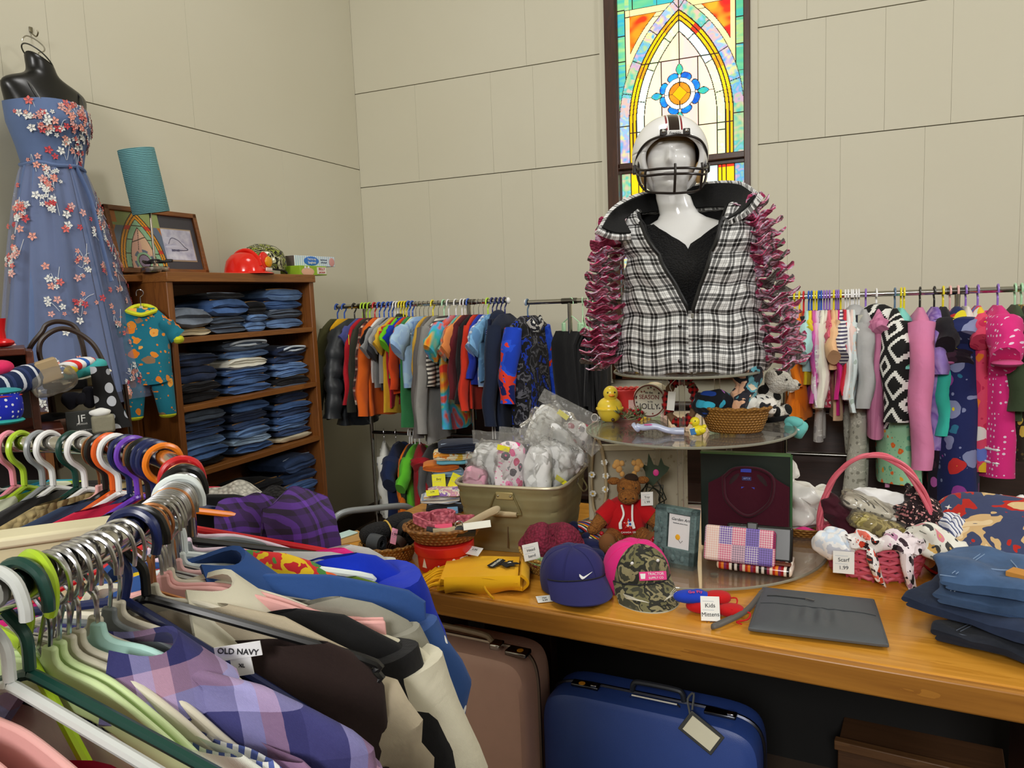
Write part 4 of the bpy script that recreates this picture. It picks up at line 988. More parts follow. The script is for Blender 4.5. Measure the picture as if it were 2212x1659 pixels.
# degrees, hanger kind, hanger colour, hook colour, width, label, garment spec
P1 = cloth('3c3c70', 'plaid', ['9a96c8', 'a8849c', '2c2c5c'], 10.5, .95, .5)
HANGERS = [
 (-9, 'tube', 'e8eae8', None, .42, 'white plastic hanger nearest the camera at the bottom left corner', None),
 (-5, 'tube', 'e8eae8', None, .42, 'second white plastic hanger from the bottom left corner', dict(n='top', l='dark plum top on the second white hanger from the corner', m=cloth('2c1c30'), L=.62, sl=.10, W=.40)),
 (-1, 'flat', 'd8a09c', 'copper', .42, 'pink contoured hanger with copper hook at the left edge, nearest one', dict(n='top', l='black top on the nearest pink hanger', m=cloth('1c1614'), L=.6, sl=0, W=.44, nk=.19)),
 (2, 'flat', 'd8a09c', 'copper', .42, 'pink contoured hanger with copper hook, second from the left edge', dict(n='top', l='brown patterned top between pink and dark green hangers', m=cloth('3c2c28', 'camo', ['4c3a34', '2c201c'], 14), L=.6, sl=0, W=.44, nk=.17)),
 (5, 'tube', 'c4c8c6', None, .42, 'pale grey plastic hanger left of the dark green one', dict(n='top', l='hot pink top on the pale grey plastic hanger', m=cloth('c81c54'), L=.6, sl=.1, W=.50, nk=.21)),
 (7, 'tube', '143c34', None, .42, 'dark green plastic hanger in front of the steel hooks', None),
 (8.6, 'tube', 'a4c42c', None, .42, 'lime green plastic hanger in front of the steel hooks', None),
 (9.8, 'flat', 'c4d8a0', None, .42, 'pale green contoured hanger, the nearer of two', None),
 (11, 'flat', 'c4d8a0', None, .42, 'pale green contoured hanger, the farther of two', dict(n='blouse', l='white blouse with striped lining at the bottom of the foreground rack', m=cloth('dfe2da'), L=.7, sl=.14, W=.52, nk=.17)),
 (12.2, 'flat', 'c8c2b0', None, .42, 'beige contoured hanger, the nearer of two beside the aqua one', dict(n='shirt', l='white shirt with blue stripes half hidden behind the white blouse', m=cloth('e4e4e4', 'vstripe', ['5464a8'], 90), L=.7, sl=.12, W=.47, nk=.19)),
 (13.4, 'flat', 'c8c2b0', None, .42, 'beige contoured hanger, the farther of two beside the aqua one', dict(n='shirt', l='mauve shirt with raspberry trim in front of the purple flannel', m=cloth('8c6c8c'), L=.62, sl=.12, W=.49, nk=.21)),
 (15, 'flat', 'a8d0c8', None, .38, 'aqua contoured hanger holding the purple plaid flannel', dict(n='flannel_shirt', l='purple and lavender plaid flannel shirt in the foreground', m=P1, L=.74, sl=.56, W=.47, T=.034, nk=.085, dz=-.024, col=P1, sw=.078)),
 (16.2, 'flat', 'c8c2b0', None, .40, 'khaki contoured hanger just behind the aqua one', None),
 (18.4, 'flat', '6e7478', None, .43, 'grey contoured hanger behind the purple plaid flannel', dict(n='shirt', l='grey green shirt on the grey hanger behind the purple flannel', m=wool('5c6458'), L=.70, sl=.5, W=.47, T=.02, nk=.15, dz=-.03)),
 (20.2, 'flat', 'd6cfbe', None, .43, 'cream contoured hanger beside the navy plastic hanger', None),
 (22.3, 'tube', '18224e', None, .42, 'navy plastic hanger looped over the near rail', None),
 (25.1, 'flat', 'c8c2b0', 'copper', .40, 'taupe hanger hidden inside the beige knit top', dict(n='top', l='beige knit top with a white brand label in its neck', m=wool('a89c86'), L=.62, sl=.12, W=.40, nk=.07, lab=1, dz=-.012)),
 (23.5, 'tube', '141414', None, .42, 'glossy black plastic hanger behind the navy one', dict(n='vest', l='dark brown top hanging from the glossy black hanger', m=cloth('281c1a'), L=.74, sl=0, W=.44, T=.022, nk=.17)),
 (26.2, 'wire', 'copper', None, .40, 'copper wire hanger behind the glossy black hanger', dict(n='jacket', l='black jacket between the brown top and the cream jacket', m=cloth('121214'), L=.80, sl=.58, W=.485, T=.03, nk=.13, sw=.08)),
 (27.6, 'flat', 'd8a09c', None, .43, 'pink contoured hanger holding the cream jacket', dict(n='jacket', l='cream denim jacket with a wide collar in the foreground', m=cloth('cbc6b2', bump=.35), L=.80, sl=.60, W=.535, T=.04, nk=.10, dz=-.022, col=cloth('cbc6b2', bump=.35), sw=.085)),
 (28.8, 'flat', 'd8a09c', None, .43, 'pink contoured hanger right behind the cream jacket', None),
 (29.8, 'flat', 'c8c2b0', None, .43, 'stone coloured contoured hanger behind the cream jacket', dict(n='shirt', l='heather grey shirt between the cream jacket and the floral shirt', m=wool('8c8a7e'), L=.66, sl=.3, W=.50, T=.02, nk=.17)),
 (30.8, 'wire', 'steel', None, .40, '', None), (31.5, 'wire', 'steel', None, .40, '', None), (32.2, 'wire', 'steel', None, .40, '', None),
 (33.0, 'flat', 'e0b0ae', 'copper', .43, 'pale pink contoured hanger holding the blue floral shirt', dict(n='shirt', l='denim blue shirt with white flower print in the foreground', m=cloth('2c4c86', 'floral', ['e8f0f0', 'dce8ec', '48b4c4', 'e8f0f4'], 7, .92, .3, 'xz', .20), L=.76, sl=.30, W=.535, T=.028, nk=.08, dz=-.014, col=cloth('2c4c86'), sw=.085)),
 (33.8, 'wire', 'steel', None, .40, '', None), (34.6, 'wire', 'steel', None, .40, '', None),
 (35.4, 'flat', 'd8e4e0', None, .43, 'frosty white contoured hanger under the olive green top', dict(n='top', l='olive green gauze top lying behind the floral shirt', m=wool('5c7424'), L=.5, sl=0, W=.49, T=.02, nk=.19)),
 (37.5, 'tube', 'd8e4e0', None, .42, 'thick frosty white hanger on the bend of the rail', dict(n='blouse', l='red and yellow printed blouse behind the floral shirt', m=cloth('b8242c', 'camo', ['d8b424', 'c83030', '4c8440', 'e86024'], 22), L=.64, sl=.12, W=.36, T=.022, nk=.06)),
 (39.5, 'flat', '6e7478', None, .44, 'dark grey contoured hanger holding the royal blue top', dict(n='top', l='royal blue top in the foreground beside the oak table', m=cloth('0c2cb0'), L=.78, sl=.34, W=.53, T=.055, nk=.20, dz=.012, sw=.09)),
 (41.5, 'flat', 'dcc4d4', None, .43, 'lilac pink contoured hanger with the grey twisted top', dict(n='top', l='heather grey twisted knit top beside the royal blue one', m=wool('a4a4a4'), L=.66, sl=.34, W=.54, T=.028, nk=.1)),
 (43.8, 'tube', '141414', None, .42, 'black plastic hanger on the bend of the rail', None),
 (45.5, 'flat', '6e7478', None, .43, 'grey contoured hanger holding the ribbed grey cardigan', dict(n='cardigan', l='pale grey ribbed cardigan at the far side of the foreground clothes', m=wool('b4b4b0'), L=.66, sl=.40, W=.55, T=.026, nk=.21)),
 (48, 'flat', 'dcc4d4', 'copper', .42, 'lilac pink contoured hanger under the purple plaid trousers', dict(n='top', l='hot pink top peeking out below the purple plaid trousers', m=cloth('d82c7c'), L=.6, sl=.1, W=.46, T=.02, nk=.19)),
 (50.5, 'tube', 'c01820', None, .42, 'red plastic hanger on the bend of the rail', None),
 (64, 'tube', 'f07818', None, .42, 'bright orange plastic hanger on the far rail', None),
 (67.5, 'tube', '18224e', None, .40, 'navy plastic hanger left of the bright orange one, right of two', None),
 (69.8, 'tube', '18224e', None, .40, 'navy plastic hanger left of the bright orange one, left of two', None),
 (72, 'tube', '141414', None, .40, 'black plastic hanger among the navy ones on the far rail', dict(n='jacket', l='black velvet jacket hanging inside the far rail', m=cloth('0c0c0e', bump=.05), L=.6, sl=.5, W=.46, T=.03, nk=.06)),
 (74.3, 'wire', 'copper', None, .40, 'copper wire hanger beside the purple one on the far rail', None),
 (76, 'tube', '6a3cb0', None, .40, 'purple plastic hanger on the far rail', None),
 (78.2, 'tube', '18224e', None, .40, 'navy plastic hanger just left of the purple one on the far rail', dict(n='top', l='raspberry red top hanging inside the far rail', m=cloth('c02040'), L=.5, sl=.44, W=.48, T=.03, nk=.08)),
 (81.5, 'tube', 'e8eae8', None, .40, 'white plastic hanger right of the burnt orange one', None),
 (83.3, 'tube', 'd85c20', None, .40, 'burnt orange plastic hanger on the far rail', None),
 (85.2, 'tube', '141414', None, .40, 'black plastic hanger left of the burnt orange one', dict(n='jeans_jacket', l='dark blue denim jacket on the outer side of the far rail', m=cloth('2c3c58', 'denim'), L=.6, sl=.46, W=.46, T=.034, nk=.07)),
 (87, 'flat', 'd8a09c', 'copper', .42, 'dusty pink contoured hanger with copper hook on the far rail', None),
 (90.6, 'tube', 'e8eae8', None, .40, 'white plastic hanger right of the dark green one on the far rail', dict(n='sweater', l='tan cable knit sweater hanging inside the far rail', m=knit('b4a070', 90), L=.56, sl=.46, W=.46, T=.034, nk=.08)),
 (92.8, 'tube', '143c34', None, .40, 'dark green plastic hanger on the far rail', None),
 (98, 'tube', 'e8eae8', None, .40, 'white plastic hanger right of the silver grey one', dict(n='puffer_jacket', l='black quilted jacket hanging inside the far rail', m=plain('17171a', .5, bump=.3), L=.6, sl=.5, W=.48, T=.042, nk=.07, puff=.1)),
 (100.2, 'tube', '8c9094', None, .40, 'silver grey plastic hanger on the far rail', None),
 (104, 'tube', 'a4c430', None, .40, 'lime plastic hanger on the far rail', dict(n='top', l='white and lime top hanging at the left of the far rail', m=cloth('d8dcc0', 'vstripe', ['d8dcc0', 'a4c430'], 8), L=.6, sl=.0, W=.44, T=.02, nk=.06)),
 (106.3, 'tube', 'e88ca0', None, .40, 'rose pink plastic hanger on the far rail', dict(n='top', l='turquoise top at the left end of the far rail', m=cloth('1c94b0'), L=.5, sl=.3, W=.46, T=.03, nk=.07)),
 (110, 'flat', 'e8eae8', None, .42, 'white contoured hanger at the left end of the far rail', dict(n='top', l='dark green top at the left end of the far rail', m=cloth('14443c'), L=.6, sl=.3, W=.46, T=.03, nk=.07)),
]
def swing(deg):
    # how far each hanger has swung round the rail and tipped on its hook
    if 8 < deg < 9: return -.30, .50
    if 9 < deg < 14: return -.06, .13
    if 22 < deg < 23: return -.10, .24
    if 16 < deg < 21: return -.05, .17
    if 26 < deg < 36.5: return .18, 0
    if 37 < deg < 47: return .28, 0
    return 0, 0
def near_garment(sp, deg, i):
    a = math.radians(deg)+swing(deg)[0]; z0 = -.075; W, L, T = min(sp['W'], .56), sp['L'], sp.get('T', .02)
    t = thing(sp['n'], sp['l'], {'flannel_shirt': 'shirt', 'puffer_jacket': 'jacket', 'jeans_jacket': 'jacket'}.get(sp['n'], sp['n']), Vector(rpos(deg))+Vector((0, 0, sp.get('dz', 0))), a)
    t.rotation_euler = (0, swing(deg)[1], a)
    nk = sp.get('nk', .08); drop = .062; puff = sp.get('puff', 0)
    # a garment shifted outward may start its shoulder line beyond the neck: neck half width nk
    R = body_rings(W, L, T, nk, max(.045, drop*(1-nk*1.2/(W/2))) if nk > .13 else drop, z0-(.055*nk/.21 if nk > .09 else 0), 1.0, i*7+3, n=72, rip=1.1, m=34, puff=puff, wr=.011)
    R = [[(x, y*(1 if x > -.02 else max(.3, 1+(x+.02)*5)), z) for x, y, z in r] for r in R]
    ob('body', G().loft(R, False, True), sp['m'], t)
    if sp['sl']:
        for s_ in (-1, 1):
            o = ob('sleeve', sleeve_g(W, T*1.2, drop+.02, z0, sp['sl'], sp.get('sw', .07), .06 if sp['sl'] > .25 else .4, s_, i+9, puff, n=20, tip=.7 if sp['sl'] > .25 else .95), sp['m'], t)
    if sp.get('col'):
        rr = []
        def fn(u, v):
            th = 2*PI*(u*.88+.06)-PI/2; k = v
            rx, ry = .068+.040*k, .016+T*.75*k
            return (rx*math.cos(th)*(1+.12*k*math.sin(th*2)), ry*math.sin(th)*1.5, z0+.022-.038*k-.012*abs(math.cos(th))*k+.006*math.sin(th*3))
        ob('collar', G().sheet(28, 6, fn, .006), sp['col'], t)
        if W > .45: ob('placket', G().box((.01, -T*1.25, z0-.07-L*.40), (.030, .008, L*.75)), sp['col'], t, bevel=.002)
    if sp.get('lab'):
        ob('neck_label', G().box((.094, -.050, -.099), (.042, .0012, .0135), ry=-.10), plain('e8e8ea', .7), t)
        text('OLD NAVY', .0078, plain('222226', .7), t, (.094, -.0510, -.099), (PI/2, .10, 0), 'brand_lettering', sx=.95)
        ob('size_label', G().box((.096, -.049, -.114), (.019, .0012, .0175), ry=-.10), plain('e4e4e6', .7), t)
        text('XL', .0048, plain('222226', .7), t, (.096, -.0500, -.113), (PI/2, .10, 0), 'size_lettering')
    return t
for i, (deg, kd, c, hk, w, lab, sp) in enumerate(HANGERS):
    sw_, ti_ = swing(deg); a = math.radians(deg)+sw_; grp = None
    if not lab: lab = 'plain steel wire hanger in the bundle on the bend of the foreground rail'; grp = 'steel wire hangers on the foreground rail'
    tl = random.Random(i*3).uniform(-.05, .05)
    hanger(kd, c, lab, rpos(deg), a+random.Random(i).uniform(-.03, .03), w=w, group=grp, rod=RTUB, side=-1 if kd != 'wire' else 1, tilt=tl*.4+ti_, hookcol=hk, zs=-.066 if kd == 'tube' else -.072)
    if sp: near_garment(sp, deg, i)
# bare steel hooks bunched on the near rail
for k, deg in enumerate((10.4, 11.6, 12.8, 14.0)):
    hanger('wire', 'steel', 'plain steel wire hanger in the bunch near the lime green hanger', rpos(deg), math.radians(deg)-.25+.04*(-1)**k, w=.36, tilt=.42, group='steel wire hangers near the lime green one', rod=RTUB, side=1, zs=-.075)
for k, deg in enumerate((35.8, 36.4, 47.0)):
    hanger('wire', 'copper' if k == 2 else 'steel', ['steel wire hanger beside the frosty white hanger, nearer one', 'steel wire hanger beside the frosty white hanger, farther one', 'copper wire hanger between the black and red hangers on the bend'][k], rpos(deg), math.radians(deg), w=.36, rod=RTUB, side=1)
# cream board inside the ring
t = thing('cream_board', 'flat cream painted board standing inside the round rack', 'board', (0, 0, 0))
A, B = CAM+ray(-60, 1186)*.92, CAM+ray(243, 1148)*.98
mid = (A+B)/2; t.location = (mid.x, mid.y, A.z-.20); t.rotation_euler = (0, 0, math.atan2(B.y-A.y, B.x-A.x))
ob('panel', G().box((0, 0, 0), ((B-A).length, .03, .40)), plain('c9c09a', .6), t, bevel=.004)
ob('top_cap', G().box((0, .004, .206), ((B-A).length+.01, .05, .014)), plain('d4ccaa', .6), t, bevel=.004)
ob('screw', G().ball((.02, -.016, .15), (.003, .002, .003), 8, 6), plain('3a342c', .6), t)
# purple plaid trousers folded over the orange hanger, knits behind them
MP = cloth('40285c', 'plaid', ['2c2234', '5c3490', '2c2234'], 26, .95, .3)
t = thing('plaid_trousers', 'purple and black plaid trousers folded over the far bend of the rack', 'trousers', (0, 0, 0))
def drape(name, p, w, L, T, rz, mt, parent, seed, bow=.02):
    def half(s_):
        def fn(u, v):
            x = (u-.5)*w*(1+.10*v); k = min(1, v*5)
            y = s_*(T*math.sqrt(k)*(1+.2*math.sin(u*8+seed))+.01*v); return (x, y, -v*v*.2*L-.8*v*L+bow*(1-(2*u-1)**2)+.004*math.sin(u*9+v*6+seed))
        return fn
    g = G().sheet(22, 22, half(1), .008).sheet(22, 22, half(-1), .008).crumple(.004, 18, seed)
    return ob(name, g, mt, parent, loc=p, rot=(0, 0, rz))
p1 = CAM+ray(538, 1086)*1.12; p2 = CAM+ray(640, 1092)*1.06
drape('trouser_leg', p1, .082, .26, .035, YAW+.15, MP, t, 1, .012); drape('trouser_leg', p2, .088, .26, .04, YAW+.45, MP, t, 4, .018)
t = thing('sweater', 'white fluffy knit behind the purple plaid trousers', 'sweater', (0, 0, 0)); drape('cloth', CAM+ray(505, 1062)*1.22, .085, .2, .03, YAW, knit('d8d4c8', 130), t, 2, .012)
t = thing('sweater', 'black sequined knit behind the purple plaid trousers', 'sweater', (0, 0, 0)); drape('cloth', CAM+ray(598, 1078)*1.2, .075, .2, .03, YAW, knit('1a181a', 200), t, 3, .016)
# ================================================================ tiered acrylic stand and dressed bust
S = atz(1490, 1165, .766); ZB, ZM, Z3 = .766, 1.152, 1.345
M_acr = clear('f6f4ee', .03, .05, 1.3)
M_acre = clear('d8d8c8', .05, .35, 1.5)
st = thing('display_stand', 'three tier round clear acrylic display stand on the oak table', 'display stand', (S.x, S.y, ZT))
for nm, r, z in (('bottom_disc', .43, ZB), ('middle_disc', .335, ZM), ('top_disc', .238, Z3)):
    zl = z-ZT; o = ob(nm, G().lathe([(r-.002, zl-.008), (r, zl-.006), (r, zl-.002), (r-.002, zl)], 96), M_acr, st)
    ob('rim', G().tube([((r+.0005)*math.cos(2*PI*i/96), (r+.0005)*math.sin(2*PI*i/96), zl-.004) for i in range(96)], .0042, 6, True), M_acre, o)
for zz0, zz1, rr in ((ZB, ZM-.008, .14), (ZM, Z3-.008, .10)):
    for k in range(3):
        a = .5+k*2*PI/3
        ob('pillar', G().lathe([(.010, zz0-ZT), (.010, zz1-ZT)], 20, (rr*math.cos(a), rr*math.sin(a), 0)), M_acr, st)
for k in range(4): ob('foot', G().lathe([(.012, 0.0), (.012, .008)], 12, (.3*math.cos(k*PI/2+.4), .3*math.sin(k*PI/2+.4), 0)), M_acre, st)
RZM = math.atan2(-S.x, S.y)
M_skin = plain('e4e4e2', .12, var=.01)
bu = thing('mannequin', 'glossy white female mannequin bust with a face standing on the acrylic stand', 'mannequin', (S.x, S.y, Z3), RZM)
def head_disp(a, z, hx):
    # a: angle with 0 = front; returns radial push for facial features
    d = 0; x = math.sin(a)*.07
    gz = lambda x0, z0, sx, sz: math.exp(-((x-x0)/sx)**2-((z-z0)/sz)**2)
    if abs(a) < 1.3:
        d += .020*gz(0, -.012, .010, .016)+.010*gz(0, .012, .008, .022)
        d -= .009*(gz(.030, .020, .014, .010)+gz(-.030, .020, .014, .010)); d += .005*(gz(.030, .018, .010, .006)+gz(-.030, .018, .010, .006))
        d += .004*(gz(.03, .038, .022, .006)+gz(-.03, .038, .022, .006))
        d += .008*gz(0, -.046, .020, .005)+.008*gz(0, -.058, .016, .006)-.004*gz(0, -.052, .022, .0025)-.004*gz(0, -.070, .02, .006)+.007*gz(0, -.088, .018, .012)
        d += .004*(gz(.042, -.01, .016, .02)+gz(-.042, -.01, .016, .02))
    return d*1.5
prof = [(0, 0, 0, .175, .115), (.08, 0, 0, .16, .105), (.16, 0, 0, .145, .098), (.24, 0, 0, .15, .105), (.31, 0, -.006, .162, .122), (.36, 0, -.004, .168, .116), (.41, 0, 0, .172, .10), (.45, 0, .004, .172, .086), (.475, 0, .006, .15, .076), (.49, -.004, .006, .112, .068), (.505, -.012, .006, .078, .062), (.52, -.02, .004, .062, .057), (.545, -.030, .002, .056, .054), (.575, -.038, .0, .0545, .0545)]
R = []; NR = 112
for z, cx_, cy_, rx, ry in prof:
    R.append([(cx_+rx*math.sin(2*PI*j/NR), cy_-ry*math.cos(2*PI*j/NR)-(.035*max(0, math.cos(2*PI*j/NR))**2*math.exp(-((z-.33)/.06)**2)*(1-.5*math.exp(-(math.sin(2*PI*j/NR)/.25)**2))), z) for j in range(NR)])
HZ = .690; HX = -.046
for i in range(57):
    zr = -.105+.225*i/56
    s_ = math.sqrt(max(0, 1-((zr-.01)/.118)**2)) if zr > 0 else (1 - .42*(max(0, -zr)/.105)**1.7)
    rx = .080*s_; ry = .100*s_
    if zr < -.06: ry *= .97
    r = []
    for j in range(NR):
        a = 2*PI*j/NR; aa = a if a <= PI else a-2*PI
        back = -.02*max(0, -math.cos(a))*max(0, -zr)/.1*2.5
        dd = head_disp(aa, zr, rx)
        r.append((HX+(rx+dd*.3)*math.sin(a), -.008-(ry+dd)*math.cos(a)+(back if math.cos(a) < 0 else 0), HZ+zr))
    R.append(r)
ob('body', G().loft(R), M_skin, bu)
# black lace top under the vest
M_blkf = knit('141416', 170)
t = thing('lace_top', 'fuzzy black V-neck top worn by the bust under the plaid vest', 'top', (S.x, S.y, Z3), RZM)
def lace(u, v):
    z = .10+.385*u; rx = np.interp(z, [.1, .2, .3, .36, .41, .45, .485], [.168, .155, .166, .178, .182, .182, .155]); ry = np.interp(z, [.1, .2, .3, .36, .41, .45, .485], [.115, .106, .130, .126, .112, .098, .09])
    g0 = max(.0, (z-.405)*1.35); p0 = math.asin(min(.95, g0/rx)); p = p0+(2*PI-2*p0)*v
    return (rx*math.sin(p)+.006, -ry*math.cos(p)-(.030*max(0, math.cos(p))**2*math.exp(-((z-.33)/.06)**2))+.003*math.sin(p*40+z*60), z)
ob('bodice', G().sheet(26, 80, lace, .006), M_blkf, t)
# checked puffer vest
q = NT('checked_quilt'); x, y, z = q.xyz()
uva = q.n('ShaderNodeAttribute', attribute_name='UVc').outputs['Vector']; sp_ = q.n('ShaderNodeSeparateXYZ', {0: uva}); a_, b_ = sp_.outputs[0], sp_.outputs[1]
def bars(v, per):
    f = q.math('FRACT', q.math('MULTIPLY', v, 1/per)); return q.ramp(f, [lin('ececea', 1.3), lin('7c7c7a', 1), lin('ececea', 1.3), lin('101012', 1), lin('ececea', 1.3), lin('101012', 1), lin('ececea', 1.3), lin('7c7c7a', 1), lin('ececea', 1.3)], 'CONSTANT', [0, .04, .075, .24, .44, .52, .70, .93, .965])
q.col(q.mix(.5, bars(a_, .046), bars(b_, .046))); q.set(Roughness=.55); q.bump(q.noise(26, 4, dist=.8), .55, .012); M_check = q.m
pl = q.mix(1.0, bars(a_, .046), bars(b_, .046), 'MULTIPLY'); q.col(q.mix(.55, q.mix(.5, bars(a_, .046), bars(b_, .046)), pl))
def uvsheet(name, nu, nv, fn, th, mt, parent, su, sv, sub=0, inner=None):
    """sheet with a flat cloth coordinate stored on its points, so the check follows the cloth"""
    g = G().sheet(nu, nv, fn, th); o = ob(name, g, [mt]+([inner] if inner else []), parent, sub=0)
    me = o.data; n = (nu+1)*(nv+1)
    if len(me.vertices) == 2*n:
        at = me.attributes.new('UVc', 'FLOAT_VECTOR', 'POINT')
        P = np.array([v.co[:] for v in me.vertices])[:n].reshape(nu+1, nv+1, 3)
        du = np.concatenate([np.zeros((1, nv+1)), np.cumsum(np.linalg.norm(np.diff(P, axis=0), axis=2), 0)], 0); dv = np.concatenate([np.zeros((nu+1, 1)), np.cumsum(np.linalg.norm(np.diff(P, axis=1), axis=2), 1)], 1)
        uv = np.stack([dv, np.broadcast_to(du.mean(1, keepdims=True), du.shape), du*0], -1).reshape(-1, 3); uv = np.concatenate([uv, uv])
        at.data.foreach_set('vector', uv.astype('f').ravel())
    return o
vt = thing('puffer_vest', 'black and white checked puffer vest with a wide open collar on the bust', 'vest', (S.x, S.y, Z3), RZM)
VZ = [0, .06, .12, .19, .27, .35, .42, .47, .51, .54]; VX = [.238, .246, .236, .218, .206, .205, .206, .20, .178, .14]; VY = [.165, .172, .165, .155, .156, .162, .155, .138, .11, .085]
def edge(z):
    l = max(.004, (z-.19)*.50); r = max(.004, (z-.19)*.33); return l, r
def vest(side):
    def fn(u, v):
        z = .004+.535*u; rx = np.interp(z, VZ, VX)*(1+(.20 if side < 0 else .06)*min(1, max(0, (z-.36)/.09))); ry = np.interp(z, VZ, VY); l, r = edge(z)
        p0 = math.asin(min(.96, (l if side < 0 else r)/rx)); p = p0+(PI*.98-p0)*v
        # armhole: pull the shoulder in between chest and back
        arm = math.exp(-((p-PI/2)/.5)**2)*max(0, min(1, (z-.30)/.12)); k = 1-.13*arm
        qz = abs(math.sin(PI*(z+.01)/.098)); bul = .017*qz**.6-.008+.0035*math.sin(p*13+z*40*side)
        x = side*(rx*k+bul)*math.sin(p); yy = -(ry+bul)*math.cos(p)
        return (x+.012, yy, z+.006*math.sin(p*9)*(1-u))
    return fn
for s_, nm in ((-1, 'right_front_panel'), (1, 'left_front_panel')): uvsheet('quilted_panel', 64, 60, vest(s_), .010, M_check, vt, 1, 1)
def lining(side):
    f0 = vest(side)
    def fn(u, v):
        x, yy, z = f0(.32+.66*u, v); return (x*.93, yy*.93, z+.002)
    return fn
M_fleece = plain('0b0b0c', .95, bump=.4, bscale=140)
for s_ in (-1, 1): ob('lining', G().sheet(30, 40, lining(s_), .006), M_fleece, vt)
cb = bez([(-.165, -.150, .440), (-.195, -.07, .505), (-.13, .04, .535), (0, .075, .54), (.12, .045, .535), (.165, -.05, .515), (.125, -.150, .468)], 8)
ct = bez([(-.268, -.190, .462), (-.222, -.085, .545), (-.140, .03, .600), (-.02, .095, .618), (.085, .10, .632), (.180, .03, .612), (.225, -.105, .548)], 8)
def collar_fn(off):
    def fn(u, v):
        k = v*(len(cb)-1); i = min(int(k), len(cb)-2); f = k-i; b = cb[i].lerp(cb[i+1], f); t_ = ct[i].lerp(ct[i+1], f)
        p = b.lerp(t_, u); n = (t_-b).cross(cb[min(i+1, len(cb)-1)]-cb[i]).normalized(); return tuple(p+n*(off+.012*math.sin(u*PI)))
    return fn
uvsheet('collar', 12, 48, collar_fn(0), .014, M_check, vt, 1, 1)
cl_in = collar_fn(-.011); ob('collar_lining', G().sheet(12, 48, lambda u, v: cl_in(u*.90, .02+.96*v), .006), M_fleece, vt)
zp = []
for k in range(15):
    z = .19+.30*k/14; l, r = edge(z); zp.append((z, l, r))
M_zip = plain('0e0e0f', .5)
for s_ in (-1, 1):
    f0 = vest(s_); pts = [Vector(f0((z-.004)/.535, 0))+Vector((0, -.008, 0)) for z, l, r in zp]
    o = ob('zip_tape', G().tube(pts, .0065, 6), M_zip, vt)
f0 = vest(1); p = Vector(f0((.185-.004)/.535, 0)); ob('zip_pull', G().box((p.x, p.y-.018, p.z-.004), (.009, .006, .026)), metal('b8b8b8', .2), vt, bevel=.002)
ob('snap_button', G().ball((p.x+.012, p.y-.02, p.z-.035), (.006, .004, .006), 12, 6), metal('8c8c8c', .3), vt)
for z in (.045, .155): p = Vector(vest(-1)((z-.004)/.535, .04)); ob('snap_button', G().ball((p.x, p.y-.01, z), (.006, .004, .006), 12, 6), metal('4c4c4e', .3), vt)
def plk(u, v):
    f = vest(1); p = Vector(f((.006+.19*u)/.535, .0)); return (p.x-.012+.030*v, p.y-.011, p.z)
uvsheet('placket', 24, 4, plk, .006, M_check, vt, 1, 1)
# ruffled yarn scarf hanging at both sides
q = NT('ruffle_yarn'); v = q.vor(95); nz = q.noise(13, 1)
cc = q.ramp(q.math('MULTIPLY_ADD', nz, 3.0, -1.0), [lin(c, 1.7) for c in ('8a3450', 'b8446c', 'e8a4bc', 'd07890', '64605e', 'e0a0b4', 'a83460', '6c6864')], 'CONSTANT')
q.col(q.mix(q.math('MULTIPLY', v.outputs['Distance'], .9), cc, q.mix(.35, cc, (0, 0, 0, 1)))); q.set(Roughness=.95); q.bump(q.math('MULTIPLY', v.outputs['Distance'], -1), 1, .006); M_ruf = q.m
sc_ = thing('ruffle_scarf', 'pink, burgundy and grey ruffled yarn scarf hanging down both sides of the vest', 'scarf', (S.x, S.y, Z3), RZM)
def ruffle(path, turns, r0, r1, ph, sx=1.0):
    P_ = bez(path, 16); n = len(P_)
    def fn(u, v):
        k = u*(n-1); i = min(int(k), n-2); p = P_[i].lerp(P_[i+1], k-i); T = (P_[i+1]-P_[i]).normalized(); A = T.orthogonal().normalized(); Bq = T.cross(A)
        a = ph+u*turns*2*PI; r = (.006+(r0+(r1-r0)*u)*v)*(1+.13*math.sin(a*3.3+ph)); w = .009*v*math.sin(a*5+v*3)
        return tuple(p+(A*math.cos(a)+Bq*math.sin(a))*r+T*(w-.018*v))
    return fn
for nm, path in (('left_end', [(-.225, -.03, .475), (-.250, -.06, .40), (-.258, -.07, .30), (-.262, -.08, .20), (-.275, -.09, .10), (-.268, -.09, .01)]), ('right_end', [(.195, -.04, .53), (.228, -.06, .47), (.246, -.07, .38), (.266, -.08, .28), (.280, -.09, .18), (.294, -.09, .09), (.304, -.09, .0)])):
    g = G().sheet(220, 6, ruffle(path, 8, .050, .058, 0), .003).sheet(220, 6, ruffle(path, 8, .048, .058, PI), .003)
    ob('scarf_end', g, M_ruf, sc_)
for o_ in (bu, t, vt, sc_): o_.scale = (1, 1, .965)
